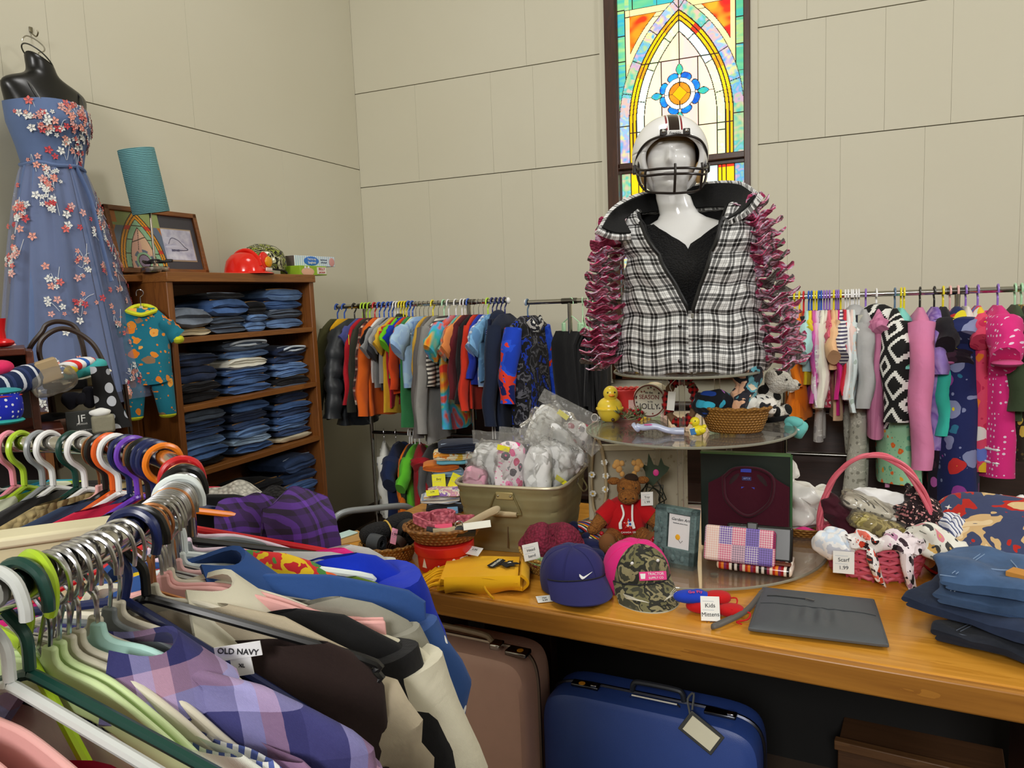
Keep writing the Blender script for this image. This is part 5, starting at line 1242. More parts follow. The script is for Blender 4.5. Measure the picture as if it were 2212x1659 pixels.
# football helmet
hm = thing('football_helmet', 'white football helmet with a dark face mask on the mannequin head', 'helmet', (0, 0, 0))
hl = Vector((HX, -.012, HZ+.016)); w_ = Matrix.Rotation(RZM, 3, 'Z') @ hl
hm.location = (S.x+w_.x, S.y+w_.y, Z3+w_.z*.965+.004); hm.scale = (.95, .96, .93); hm.rotation_euler = (.02, .03, RZM+.12)
q = NT('helmet_shell'); x, y, z = q.xyz(); ax = q.math('ABSOLUTE', x)
q.col(q.ramp(q.math('MULTIPLY', ax, 10), [lin('241410', 1), lin('ecebe8', 1.2), lin('8c1c2c', 1), lin('ecebe8', 1.2)], 'CONSTANT', [0, .165, .205, .265])); q.set(Roughness=.1, **{'Coat Weight': .5}); M_hel = q.m
def helmet_faces():
    rx, ry, rz = .119, .138, .126; N_ = 96; M_ = 40
    ks = [-90, -72, -58, -40, -15, 0, 30, 60, 90]; vs_ = [66, 78, 108, 124, 128, 131, 146, 155, 157]
    def fn(u, v):
        ps = -180+360*v; f = ps if abs(ps) <= 90 else (180-abs(ps))*(1 if ps > 0 else -1)
        te = math.radians(float(np.interp(f, ks, vs_))); t = te*(.02+.98*u); p_ = math.radians(ps)
        return (rx*math.sin(t)*math.cos(p_), ry*math.cos(t)+.004, rz*math.sin(t)*math.sin(p_))
    return G().grid(M_, N_, fn)
o = ob('shell', helmet_faces(), [M_hel, plain('9c7c4c', .8)], hm)
sl = o.modifiers.new('thick', 'SOLIDIFY'); sl.thickness = .014; sl.offset = 0; sl.material_offset = 1
ob('forehead_pad', G().sheet(4, 16, lambda u, v: (.088*math.sin((v-.5)*2.2), -.108*math.cos((v-.5)*2.2)+.012, .032+.030*u), .010), plain('6c5434', .8), hm)
for s_ in (-1, 1): ob('jaw_pad', G().ball((s_*.088, -.045, -.065), (.012, .030, .036), 12, 8), plain('b08c54', .8), hm)
M_cage = gloss('1c1412', .3)
def mb(pts, r=.0042): return G().tube(bez(pts, 6), r, 8)
cg = ob('face_mask', mb([(-.118, -.03, -.035), (-.10, -.11, -.062), (-.04, -.162, -.066), (.04, -.162, -.066), (.10, -.11, -.062), (.118, -.03, -.035)]), M_cage, hm)
for pts in ([(-.116, -.03, -.052), (-.10, -.112, -.080), (-.04, -.164, -.084), (.04, -.164, -.084), (.10, -.112, -.080), (.116, -.03, -.052)],
            [(-.105, -.06, -.020), (-.11, -.07, -.08), (-.085, -.105, -.128), (-.03, -.150, -.142), (.03, -.150, -.142), (.085, -.105, -.128), (.11, -.07, -.08), (.105, -.06, -.020)],
            [(-.117, -.02, -.035), (-.108, -.075, .0), (-.08, -.118, .028), (-.03, -.143, .040), (.03, -.143, .040), (.08, -.118, .028), (.108, -.075, .0), (.117, -.02, -.035)],
            [(0, -.166, -.052), (0, -.172, -.085), (0, -.156, -.142)], [(.088, -.125, -.045), (.09, -.125, -.07), (.088, -.105, -.125)], [(-.088, -.125, -.062), (-.09, -.125, -.08), (-.088, -.105, -.125)]):
    ob('mask_bar', mb(pts), M_cage, cg)
for s_ in (-1, 1):
    c_ = ob('mask_clip', G().box((s_*.036, -.142, .050), (.022, .012, .022)), M_cage, hm, bevel=.003)
    ob('screw', G().ball((s_*.036, -.149, .053), (.006, .003, .006), 12, 6), metal('c8c8c8', .2), c_)
    ob('chin_clip', G().box((s_*.119, -.035, -.05), (.012, .03, .03)), M_cage, hm, bevel=.003)
pl_ = ob('front_plate', G().box((0, -.1435, .047), (.050, .008, .018)), plain('e8e6e2', .3), hm, bevel=.002)
text('Franklin', .0115, plain('141414', .5), pl_, (0, -.1480, .047), (PI/2, 0, 0), 'brand_lettering', shear=.2)
# ================================================================ things on the oak table
def face(p): return math.atan2(-p.x, p.y)
def on(px, py, z=ZT+.001): p = atz(px, py, z); return p, face(p)
M_tag = plain('e2e2dc', .6); M_ink = plain('1c1c20', .7)
def paper_tag(par, loc, rot, w=.042, h=.052, lines=('1.99',), c=None, hole=True):
    o = ob('price_tag', G().box((0, 0, 0), (w, h, .0012)), plain(c, .6) if c else M_tag, par, loc=loc, rot=rot, bevel=.0005)
    for k, s in enumerate(lines): text(s, h*.24, M_ink, o, (0, h*.12-k*h*.36, .0011), (0, 0, .05), 'handwriting', .0003)
    for k in range(2): ob('ruled_line', G().box((-w*.1, h*.30-k*h*.36, .0008), (w*.6, .0008, .0004)), plain('9aa4b4', .7), o)
    return o
# ---- galvanized wash tub
q = NT('galvanized_metal'); n1 = q.noise(5, 5, dist=.6); n2 = q.noise(28, 3); x, y, z = q.xyz()
q.col(q.mix(n2, q.mix(q.math('MULTIPLY_ADD', n1, 2.4, -.7), lin('766e4a', 1.15), lin('a39c78', 1.15)), lin('8c845c', 1.15))); q.set(Metallic=.35, Roughness=.5); q.bump(n1, .15, .004); M_galv = q.m
p, a = on(1092, 1196); p = p+Vector((0, .185, 0))
tub = thing('wash_tub', 'square galvanized metal wash tub full of plastic bags on the table', 'tub', p, .05)
def sq(w, d, z, e=.30, n=56): return [(w*math.copysign(abs(math.cos(2*PI*j/n))**e, math.cos(2*PI*j/n)), d*math.copysign(abs(math.sin(2*PI*j/n))**e, math.sin(2*PI*j/n)), z) for j in range(n)]
TH = .232; R = []
for i in range(25):
    u = i/24; b = .003*max(0, 1-abs((u*4) % 1-.5)*14)
    R.append(sq(.160+.034*u-b, .165+.034*u-b, TH*u))
R += [sq(.188, .193, TH), sq(.158, .163, .012)]
ob('body', G().loft(R), M_galv, tub)
ob('rim', G().tube(sq(.195, .200, TH), .0055, 8, True), plain('b4ac94', .4, .5), tub)
hd = ob('handle_plate', G().box((0, -.197, TH-.030), (.062, .006, .026)), plain('a89868', .45, .4), tub, bevel=.003)
for s_ in (-1, 1): ob('rivet', G().ball((s_*.022, -.201, TH-.03), (.004, .003, .004), 10, 6), metal('a8a490', .3), hd)
ob('wire_bail', G().tube(bez([(-.030, -.203, TH-.022), (-.052, -.206, TH-.070), (-.055, -.208, TH-.082), (-.048, -.210, TH-.088), (.048, -.210, TH-.088), (.055, -.208, TH-.082), (.052, -.206, TH-.070), (.030, -.203, TH-.022)], 5), .0025, 6), plain('7c7450', .4, .6), tub)
ob('wooden_grip', G().tube([(-.045, -.210, TH-.088), (-.02, -.210, TH-.088), (.02, -.210, TH-.088), (.045, -.210, TH-.088)], [.008, .0095, .0095, .008], 10), wood('b8a888', '988460', 0, 1, .6, 'grip_wood'), tub)
ob('seam_strip', G().box((0, -.178, .07), (.004, .003, .10), rx=-.14), plain('5c4424', .7), tub)
ob('side_handle', G().tube(bez([(.203, -.02, TH-.02), (.22, -.015, TH-.05), (.22, .04, TH-.05), (.203, .045, TH-.02)], 5), .003, 6), plain('7c7450', .4, .6), tub)
tp = Vector(tub.location)
M_bag = clear('fcfaf6', .14, .10, crinkle=.02)
PINK = cloth('e4d8dc', 'floral', ['d84888', '4c4450', 'c83468', '8c8890', 'e888b0'], 30, .8, .2, 'xz', .42)
WHT = cloth('f0eeea')
def bag(label, loc, rot, w, d, h, contents, sticker=None, note=None):
    t = thing('plastic_bag', label, 'plastic bag', loc, rot=rot)
    for k, (m_, x, ww) in enumerate(contents):
        g = G().ball((x, 0, 0), (ww/2, d*.42, h*.46), 40, 26, .62); g.crumple(.008, 14, k+w*10); ob('packed_fabric', g, m_, t)
    g = G().ball((0, 0, 0), (w/2, d/2, h/2), 70, 40, .62); g.crumple(.013, 26, w*30); ob('bag_film', g, M_bag, t)
    ob('bag_seal', G().sheet(12, 2, lambda u, v: ((u-.5)*w*.96, .004*math.sin(u*14), h*.47+v*.05), .0015), M_bag, t)
    if sticker:
        for (x, z) in sticker: ob('sticker', G().box((x, -d*.46, z), (.045, .002, .018), ry=.15), plain('ecd820', .6), t)
    if note: text(note, .022, M_ink, t, (.02, -d*.52, .02), (PI/2, -.4, .1), 'handwriting')
    return t
bag('clear bag with folded white fabric at the left of the tub', tp+Vector((-.075, -.055, .255)), (.25, .05, .1), .17, .12, .20, [(WHT, -.01, .15)])
bag('clear bag with pink paisley fabric at the front of the tub', tp+Vector((.035, -.085, .262)), (-.12, .06, .05), .20, .10, .20, [(PINK, -.045, .10), (WHT, .055, .09)], [(-.06, .075)])
bag('clear bag of white fabric at the right front of the tub', tp+Vector((.115, .0, .262)), (.1, .35, -.2), .17, .13, .19, [(WHT, 0, .15)], [(.07, .0)])
bag('clear bag with grey and pink prints sticking up at the back of the tub', tp+Vector((.09, .10, .355)), (-.35, .42, -.1), .25, .06, .17, [(WHT, -.055, .11), (cloth('d8d4d4', 'floral', ['a83c54', '6c6870', 'c8c0c4'], 36, .8, .2, 'xz', .4), .06, .11)], [(.0, .075)])
bag('clear zip bag with handwriting leaning on the right side of the tub', tp+Vector((.125, .02, .335)), (-.2, .75, -.1), .24, .05, .12, [(WHT, .02, .19)], [(.09, -.03)], 'Whit & Gold')
bag('small clear bag with pink fabric in the left corner of the tub', tp+Vector((-.13, -.11, .215)), (.1, .1, .2), .09, .09, .13, [(cloth('d89cb0'), 0, .08)])
# ---- folded kids clothes left of the tub
def pile(px, py, rows, rz=0):
    p, a = on(px, py); z = ZT+.001
    for nm, c, w, d, h, lab, dx in rows:
        m_ = c if not isinstance(c, str) else cloth(c)
        t = folded(nm, lab, m_, (p.x+dx, p.y, z), a-PI/2+rz, w, d, h, 2 if h > .02 else 1, int(h*1e4)+int(w*1e3), cat={'folded_shirt': 'shirt'}.get(nm, 'clothes'))
        z += h*1.07+.001
    return p, a, z
p, a, z = pile(962, 1108, [('folded_clothes', '1c1c20', .15, .13, .045, 'black folded clothes at the bottom of the small pile by the tub', .0), ('folded_shirt', cloth('c8c4bc', 'hstripe', ['8c98ac', 'd8d4cc'], 80), .15, .13, .022, 'grey and blue folded shirt on the black clothes by the tub', -.02), ('folded_shirt', cloth('d8b4a0', 'camo', ['c890a8', 'e8d8c8', '8c6cb0'], 30), .13, .11, .020, 'pink patterned folded shirt with a yellow tag by the tub', .0)])
t = thing('yellow_tag', 'yellow handwritten price tag lying on the pink patterned shirt', 'price tag', (p.x-.02, p.y-.06, z), a); paper_tag(t, (0, 0, .001), (.35, 0, .1), .05, .04, ('3.99',), 'ecdc24')
p, a, z = pile(985, 1083, [('folded_clothes', '44403c', .17, .16, .10, 'dark folded clothes under the bright kids shirts', .0), ('folded_shirt', '7c9cb8', .13, .13, .026, 'blue grey folded shirt left of the tub', -.03), ('folded_shirt', 'c87028', .15, .13, .026, 'orange folded shirt left of the tub', -.06), ('folded_shirt', '6cb0c8', .13, .12, .020, 'turquoise folded shirt left of the tub', -.01), ('folded_shirt', cloth('d8b844', 'camo', ['e8dcc0', 'd88c34'], 14), .17, .14, .030, 'yellow and white folded shirt left of the tub', .0), ('folded_shirt', '1c2438', .18, .16, .036, 'navy folded shirt on top of the kids pile by the tub', .03)])
t = thing('yellow_tag', 'yellow price card standing against the tub corner', 'price tag', (p.x-.02, p.y-.105, ZT+.115), a); paper_tag(t, (0, 0, 0), (1.25, 0, .1), .055, .055, ('Boy',), 'ecdc24')
t = thing('yellow_tag', 'yellow card tucked beside the tub corner', 'price tag', (p.x+.055, p.y-.10, ZT+.115), a); paper_tag(t, (0, 0, 0), (1.25, .5, .1), .05, .06, (), 'ecdc24')
t = thing('box', 'small blue box with an orange label next to the tub base', 'box', (0, 0, 0)); p, a = on(980, 1150); t.location = p; t.rotation_euler = (0, 0, a)
ob('carton', G().box((0, 0, .045), (.04, .05, .09)), plain('6c98c0', .5), t, bevel=.002); ob('label', G().lathe([(.009, 0), (.009, .001)], 16), plain('f09020', .5), t, loc=(.01, -.0255, .02), rot=(PI/2, 0, 0))
# ---- grey tubular chair back behind the table end
t = thing('chair', 'grey tubular metal chair back just beyond the left end of the table', 'chair', (0, 0, 0))
pp = [CAM+ray(717, 1180)*2.95, CAM+ray(717, 1150)*2.95, CAM+ray(722, 1122)*2.95, CAM+ray(745, 1106)*2.98, CAM+ray(800, 1099)*3.05, CAM+ray(868, 1093)*3.15, CAM+ray(890, 1100)*3.2]
base = Vector((pp[0].x, pp[0].y, 0)); t.location = base
ob('frame', G().tube(bez([q_-base for q_ in [Vector((pp[0].x, pp[0].y, .02))]+pp], 6), .013, 10), plain('8c9296', .35, .3), t)
ob('leg', G().tube([Vector((pp[-1].x, pp[-1].y, .02))-base, pp[-1]-base], .013, 10), plain('8c9296', .35, .3), t)
# ---- baskets of belts
WK = wicker('b8863c', '6c4418', 40, 110); WKd = wicker('a06c34', '5c3814', 34, 90)
def basket(label, loc, rz, r, h, mt, a=1.0, b=1.0, top=1.25, tilt=0, name='basket', rim=None):
    t = thing(name, label, 'basket', loc, rz); t.rotation_euler = (tilt, 0, rz)
    pr = [(r*(1+(top-1)*(i/10)**.8)*(.985+.015*(i % 2)), h*i/10) for i in range(11)]
    pr2 = [(q_[0]-.007, q_[1]+.0005) for q_ in pr[::-1]][:-1]+[(r*.9, .006)]
    ob('bowl', G().lathe(pr+pr2, 64, (0, 0, 0), True, True, a, b), mt, t)
    rp = [(r*top*a*math.cos(2*PI*i/72), r*top*b*math.sin(2*PI*i/72), h+.002*math.sin(i*PI*.5)) for i in range(72)]
    ob('rim', G().tube(rp, .006, 6, True), rim or mt, t)
    return t
p, a = on(818, 1225); p += Vector((0, .07, 0))
basket('pale wicker basket of black and brown belts at the left end of the table', p, a, .062, .058, WK, 1.15, 1.0, 1.35)
def roll(label, loc, rz, r, w, c, turns=3, rot=None, name='rolled_belt', rough=.5):
    t = thing(name, label, 'belt', loc, rz); t.rotation_euler = rot or (0, 0, rz)
    pts = [((.35+.65*k/(turns*16))*r*math.cos(2*PI*k/16), 0, (.35+.65*k/(turns*16))*r*math.sin(2*PI*k/16)) for k in range(turns*16+1)]
    g = G(); th = .004; m_ = plain(c, rough, bump=.1)
    g.sheet(len(pts)-1, 2, lambda u, v: (pts[min(len(pts)-1, int(round(u*(len(pts)-1))))][0], (v-.5)*w, pts[min(len(pts)-1, int(round(u*(len(pts)-1))))][2]), th)
    ob('strap', g, m_, t)
    return t
b0 = p
roll('grey rolled belt at the front of the pale wicker basket', b0+Vector((-.028, -.03, .068)), a, .030, .045, '3c4046', 3, (.1, .2, a+.9))
roll('dark brown rolled belt in the pale wicker basket', b0+Vector((.045, -.025, .062)), a, .032, .035, '2c1c18', 3, (.3, .1, a-.5))
roll('black rolled belt at the back of the pale wicker basket', b0+Vector((.05, .05, .085)), a, .045, .04, '121214', 3, (.2, .1, a+.4))
t = thing('leggings', 'black folded knit tied with a yellow band in the belt basket', 'clothes', b0+Vector((-.03, .045, .092)), a); t.rotation_euler = (.1, -.15, a+.35)
for k, s_ in enumerate((-1, 1)): ob('fold', G().ball((s_*.045, 0, .004*k), (.055, .038, .030), 18, 10, .75), knit('1a1a1e', 220), t)
ob('band', G().tube([(0, .034*math.cos(2*PI*i/20), .026*math.sin(2*PI*i/20)) for i in range(20)], .003, 6, True), plain('c8a44c', .6), t)
t = thing('pink_tag', 'pink price tag sticking up from the belt basket', 'price tag', b0+Vector((.058, -.06, .105)), a); paper_tag(t, (0, 0, 0), (1.1, .5, .4), .022, .052, ('1.99',), 'e898b4')
p, a = on(742, 1170); t = thing('envelope', 'brown paper envelope with a pale blue sachet at the left table corner', 'envelope', p, a+.35)
ob('paper', G().box((.02, .03, .001), (.14, .12, .002)), plain('b08850', .7), t); ob('sachet', G().box((.03, .06, .006), (.08, .05, .006), rz=.3), plain('b8d4d0', .4), t, bevel=.002)
# red tin and the basket on it
p, a = on(938, 1240); p += Vector((.0, .075, 0)); M_red = gloss('c4201c', .3)
tn = thing('tin', 'round red holiday tin with white gingerbread prints under the belt basket', 'tin', p, a)
ob('body', G().lathe([(.080, 0), (.084, .006), (.088, .060)], 48), M_red, tn); ob('lid', G().lathe([(.094, .056), (.096, .060), (.096, .084), (.093, .087)], 48), M_red, tn)
M_wp = plain('e4d4c8', .6)
for k, (an, hh) in enumerate(((-.55, .03), (-.22, .034), (-.05, .032))): ob('print', G().ball((.0885*math.sin(an+.3), -.0885*math.cos(an+.3), hh), (.003, .001, .003), 8, 6), M_wp, tn)
def on_cyl(g, an, r): return g
gm = G().ball((0, 0, .010), (.006, .001, .006), 12, 8).ball((0, 0, 0), (.0055, .001, .007), 12, 8)
for s_ in (-1, 1): gm.ball((s_*.007, 0, .001), (.004, .001, .0025), 8, 6).ball((s_*.004, 0, -.009), (.003, .001, .005), 8, 6)
o = ob('gingerbread_print', gm, M_wp, tn, loc=(.0875*math.sin(.30), -.0875*math.cos(.30), .034), rot=(0, 0, .30))
gm = G(); 
for (x0, z0, w_, h_) in ((0, .012, .034, .003), (0, -.014, .034, .003), (-.016, 0, .003, .026), (.016, 0, .003, .026), (0, -.004, .003, .018), (-.008, .0, .008, .008), (.008, 0, .008, .008)): gm.box((x0, 0, z0), (w_, .001, h_))
ob('house_print', gm, M_wp, tn, loc=(.087*math.sin(.74), -.087*math.cos(.74), .036), rot=(0, 0, .74))
gm = G().prism([(-.01, -.018), (.01, -.018), (0, .014)], .001, 0, 'y'); ob('tree_print', gm, M_wp, tn, loc=(.087*math.sin(-.85), -.087*math.cos(-.85), .038), rot=(0, 0, -.85))
tz = ZT+.089
bb = basket('shallow brown wicker basket with a pink braided belt on the red tin', (p.x+.003, p.y, tz), a, .072, .050, WKd, 1.25, .95, 1.42)
q = NT('braid_pink'); u_ = q.vor(70); q.col(q.mix(u_.outputs['Distance'], lin('e07888', K), lin('8c3448', K))); q.set(Roughness=.6); q.bump(q.math('MULTIPLY', u_.outputs['Distance'], -1), 1, .006); M_braid = q.m
t = thing('braided_belt', 'pink braided belt coiled on top of the brown wicker basket', 'belt', (p.x, p.y, tz+.052), a)
def ribbon(pts, w, th, mt, par, name='strap', up=True):
    P_ = bez(pts, 10)
    g = G().sheet(len(P_)-1, 3, lambda u, v: (P_[int(round(u*(len(P_)-1)))].x, P_[int(round(u*(len(P_)-1)))].y, P_[int(round(u*(len(P_)-1)))].z+(v-.5)*w), th); return ob(name, g, mt, par)
ribbon([(.02, -.035, .0), (-.04, -.03, .006), (-.085, .0, .018), (-.09, .02, .02), (-.06, .035, .02), (-.01, .02, .02)], .026, .006, M_braid, t)
ribbon([(.025*math.cos(k*.7)*(1+.06*k), .025*math.sin(k*.7)*(1+.06*k), .022) for k in range(14)], .030, .006, M_braid, t, 'coil'); ribbon([(.04, .0, .012), (.07, -.01, .014), (.10, .0, .010)], .024, .006, M_braid, t, 'belt_end')
ob('pink_label', G().box((.0, -.045, .002), (.055, .003, .020), rx=-.5), plain('e8486c', .5), t)
t = thing('belt', 'black and khaki webbing belt with a steel ring in the brown basket', 'belt', (p.x+.06, p.y-.01, tz+.045), a)
ob('strap', G().tube(bez([(-.08, -.035, .004), (-.03, -.05, .008), (.02, -.03, .016), (.07, .0, .03), (.12, .02, .045), (.13, .03, .035), (.09, .02, .022), (.03, .0, .012)], 8), .012, 8, flat=.25), cloth('b4a484'), t)
ob('lining_strap', G().tube(bez([(-.1, -.02, .002), (-.05, -.04, -.002), (.01, -.045, .004), (.05, -.04, .0)], 6), .018, 8, flat=.35), plain('18181a', .5), t)
ob('ring', G().tube([(.012*math.cos(2*PI*i/16)+.0, -.045, .012*math.sin(2*PI*i/16)+.024) for i in range(16)], .0025, 6, True), metal('c0c0c0', .2), t)
tg = ob('store_tag', G().box((.055, -.055, .022), (.085, .002, .022), ry=-.06, rx=-.5), plain('e4e0d4', .5), t)
for k in range(9): ob('barcode', G().box((.045+k*.003, -.0565, .017), (.0014 if k % 3 else .0022, .001, .008), rx=-.5), M_ink, tg)
# ---- yellow scarf
p, a = on(1040, 1262); M_yel = cloth('e8a818', bump=.35)
t = thing('scarf', 'folded yellow fleece scarf with fringe and a black team logo on the table front', 'scarf', (p.x, p.y, ZT+.001), a-.10)
for k in range(3):
    def fn(u, v, k=k):
        w = .125-.006*k; x = (u-.5)*2*w; y = -.070+.190*v-.02*(u-.5); fold = .012*math.exp(-((v-.0)/.16)**2)
        z = .010+.016*k*(1-.15*(1-v))+.007*math.sin(u*9+k*1.3)*math.exp(-v*2.2)+.010*math.exp(-((u-1)/.1)**2)*0
        return (x, y-.004*k, z)
    ob('fold', G().sheet(28, 14, fn, .010), M_yel, t)
ob('rolled_edge', G().sheet(20, 16, lambda u, v: (.122+.020*math.sin(v*PI), -.070+.190*u, .006+.045*v), .008), M_yel, t)
ob('front_roll', G().sheet(24, 10, lambda u, v: (-.10+.22*u, -.072-.012*math.sin(v*PI), .006+.044*v+.006*math.sin(u*9)*(1-v)), .008), M_yel, t)
for k in range(11):
    s_ = -.10+.012*k if k < 9 else 0; rs = random.Random(k)
    yb = -.068+.018*k; ob('fringe', G().tube(bez([(-.115, yb, .03), (-.14, yb-.01, .022+.01*rs.random()), (-.165-.02*rs.random(), yb-.03, .006), (-.175-.02*rs.random(), yb-.045, .005)], 4), .0055, 6, flat=.6), M_yel, t)
ob('fringe', G().tube(bez([(.015, -.078, .03), (.02, -.092, .02), (.035, -.105, .006), (.045, -.12, .005)], 4), .005, 6, flat=.6), M_yel, t)
lg = ob('logo_panel', G().prism([(-.035, -.012), (.03, -.016), (.036, -.004), (.034, .012), (-.03, .016), (-.038, .004)], .0016, 0), plain('141414', .8), t, loc=(.045, .035, .0515), rot=(0, 0, 1.15))
text('PANTHERS', .0135, plain('e8e0d0', .8), lg, (0, 0, .0018), (0, 0, .02), 'team_lettering', .0003)
ob('cat_emblem', G().prism([(-.02, -.03), (-.006, -.022), (.006, -.03), (.012, -.018), (.03, -.02), (.024, -.004), (.012, .002), (.020, .014), (.006, .02), (-.002, .012), (-.014, .022), (-.018, .006), (-.03, .002), (-.022, -.012)], .0014, 0), plain('141414', .8), t, loc=(.083, .030, .0515), rot=(0, 0, .4))
ob('cat_eye', G().prism([(-.006, -.004), (.006, -.002), (.002, .005)], .002, 0), plain('e8e4d8', .8), t, loc=(.085, .034, .0515))
paper_tag(t, (-.03, .115, .064), (.3, .1, -.35), .046, .042, ('2.99',))
# ---- woven bowl with burgundy crochet hat
p, a = on(1168, 1246); p += Vector((0, .075, 0))
hb = basket('round straw basket tipped toward the front with a burgundy hat in it', (p.x, p.y, ZT+.012), a, .062, .070, wicker('c09848', '7c5824', 46, 130), 1.1, 1.05, 1.28, .30)
M_bur = knit('84203c', 110)
t = thing('crochet_hat', 'burgundy crochet hat lying in the straw basket', 'hat', (p.x+.012, p.y, ZT+.075), a); t.rotation_euler = (.5, .15, a)
def hatf(u, v):
    ph = v*2*PI; k = u*PI/2; r = .075*math.cos(k*.96)*(1+.10*math.sin(ph*2+1)+.05*math.sin(ph*5)); return (r*1.1*math.cos(ph), r*math.sin(ph), .085*math.sin(k)-.022*math.exp(-((math.cos(ph)*r*1.1+.005)/.02)**2)*math.sin(k)*2)
ob('crown', G().sheet(24, 48, hatf, .008), M_bur, t); ob('brim', G().tube([(.085*math.cos(2*PI*i/40)*(1.05+.06*math.sin(i)), .078*math.sin(2*PI*i/40)*(1.05+.06*math.sin(i)), .006*math.sin(i*.9)) for i in range(40)], .012, 8, True), M_bur, t)
t2 = thing('knit_headband', 'mint green crocheted piece under the burgundy hat', 'headband', (p.x+.005, p.y-.055, ZT+.052), a)
ob('band', G().tube(bez([(-.05, -.012, .012), (-.02, -.030, .004), (.03, -.038, -.004), (.075, -.02, .0), (.095, .02, .02)], 6), [.016]*25, 8, flat=.6), knit('a8c890', 140), t2)
paper_tag(t, (-.065, -.075, .045), (.9, -.1, .35), .05, .05, ('Head', 'band'))
# ---- striped gloves and navy mittens
STR = cloth('1c2040', 'dstripe', ['c82c24', 'e8e4dc', '1c2040', 'e8c838', 'c82c24', '3c70a8'], 22)
for k, (px, py, dz, lab, rzz) in enumerate(((1262, 1150, .075, 'striped knit glove behind the navy cap, left one', .2), (1290, 1165, .05, 'striped knit glove beside the moose foot, right one', -.2))):
    p, a = on(px, py+30, ZT); t = thing('knit_glove', lab, 'glove', (p.x, p.y+.05, ZT+dz-.03), a+rzz)
    ob('palm', G().ball((0, 0, .01), (.050, .026, .020), 18, 10, .8), STR, t)
    for j in range(4): ob('finger', G().tube(bez([(.04, -.018+.012*j, .012), (.06, -.02+.013*j, .012), (.078+.004*math.sin(j*2), -.022+.014*j, .008)], 4), [.008]*8+[.005], 8), STR, t)
    ob('cuff', G().ball((-.05, 0, .01), (.02, .026, .022), 14, 8), cloth('1a2044'), t)
for k, (px, py, lab) in enumerate(((1265, 1205, 'navy knitted mitten with pale writing behind the navy cap'), (1268, 1228, 'navy knit glove with burgundy band behind the navy cap'))):
    p, a = on(px, py); t = thing('mitten', lab, 'mitten', (p.x, p.y+.03, ZT+.002), a+.2*k)
    ob('hand', G().ball((0, 0, .026), (.050, .032, .026), 18, 10, .8), cloth('1a2048'), t); ob('thumb', G().ball((.02, -.03, .026), (.020, .012, .012), 12, 8), cloth('1a2048'), t)
    ob('cuff_band', G().ball((-.047, 0, .026), (.012, .032, .026), 14, 8), cloth('8c2440') if k else cloth('d4d4dc'), t)
# ---- caps
def cap(label, px, py, rz, m_front, m_back, m_brim, h=.086, rx=.094, ry=.104, tilt=0):
    p, a = on(px, py); t = thing('baseball_cap', label, 'cap', (p.x, p.y, ZT+.036), a+rz); t.rotation_euler = (tilt, 0, a+rz)
    def crown(p0, p1):
        def fn(u, v):
            ph = p0+(p1-p0)*v; k = -.33+u*(PI/2*.995+.33); e = math.cos(k)**.72; d = 1+.018*math.cos(ph*6)*math.sin(k*1.4)-.03*math.exp(-((ph)/.5)**2)*math.sin(2*k)
            return (rx*e*math.sin(ph)*d, -ry*e*math.cos(ph)*d, h*math.copysign(abs(math.sin(k))**.92, k)*d)
        return fn
    ob('front_crown', G().sheet(20, 26, crown(-1.05, 1.05), .004), m_front, t); ob('back_crown', G().sheet(20, 44, crown(1.05, 2*PI-1.05), .004), m_back, t)
    def brim(u, v):
        ph = -1.12+2.24*v; ix, iy = rx*math.sin(ph), -ry*math.cos(ph); L = .092*(math.cos(ph*1.02)**.42); x = ix*(1+.03*u); y = iy-L*u
        return (x, y, .010+.012*(1-(x/rx)**2)-.034*u)
    ob('brim_seam', G().tube([Vector(brim(.02, v/30))+Vector((0, -.002, .004)) for v in range(31)], .0018, 5), plain('1c1c24', .8), t)
    ob('brim', G().sheet(12, 32, brim, .004), m_brim, t); ob('button', G().ball((0, 0, h), (.007, .007, .004), 10, 6), m_back, t)
    for k in range(6):
        ph = PI/6+k*PI/3; e = [(rx*1.012*math.cos(u)**.72*math.sin(ph), -ry*1.012*math.cos(u)**.72*math.cos(ph), h*1.01*math.sin(u)**.92) for u in [j*PI/2/8*.98 for j in range(9)]]
        ob('seam', G().tube(e, .0012, 5), m_front if k in (0, 5) else m_back, t)
    return t
M_nv = cloth('28285c', bump=.2)
c1 = cap('navy blue baseball cap with a white swoosh beside the pink camouflage cap', 1238, 1268, .22, M_nv, M_nv, M_nv)
sw = bez([(-.024, .002, 0), (-.018, -.008, 0), (-.010, -.008, 0), (.004, -.001, 0), (.024, .010, 0), (.004, .003, 0), (-.008, -.001, 0), (-.013, .000, 0), (-.0225, .009, 0)], 5)
ob('swoosh_emblem', G().prism([(v_.x*.85, v_.y*.85) for v_ in sw], .002, 0), plain('e4e4e8', .6), c1, loc=(.016, -.099, .034), rot=(1.12, 0, .15))
paper_tag(c1, (-.10, -.075, -.031), (.12, 0, .0), .044, .036, ('Hat', '2.99'))
M_cam = cloth('3c3c30', 'camo', ['6c6848', '2c2c26', '847c5c', '3c3c30', '54503c'], 16); M_pk = cloth('d8287c')
c2 = cap('camouflage cap with hot pink back panels in front of the stand', 1374, 1266, .34, M_cam, M_pk, M_cam, .096, .094, .104, .12)
pt = ob('front_patch', G().box((0, 0, 0), (.082, .003, .024)), plain('d83c84', .7), c2, loc=(.012, -.1015, .046), rot=(-.46, .10, .05), bevel=.001)
text('TRACTOR', .0105, plain('f0e8ec', .7), pt, (.008, -.0022, .005), (PI/2, 0, 0), 'patch_lettering', .0004); text('SUPPLY CO', .0088, plain('f0e8ec', .7), pt, (.008, -.0022, -.0055), (PI/2, 0, 0), 'patch_lettering', .0004)
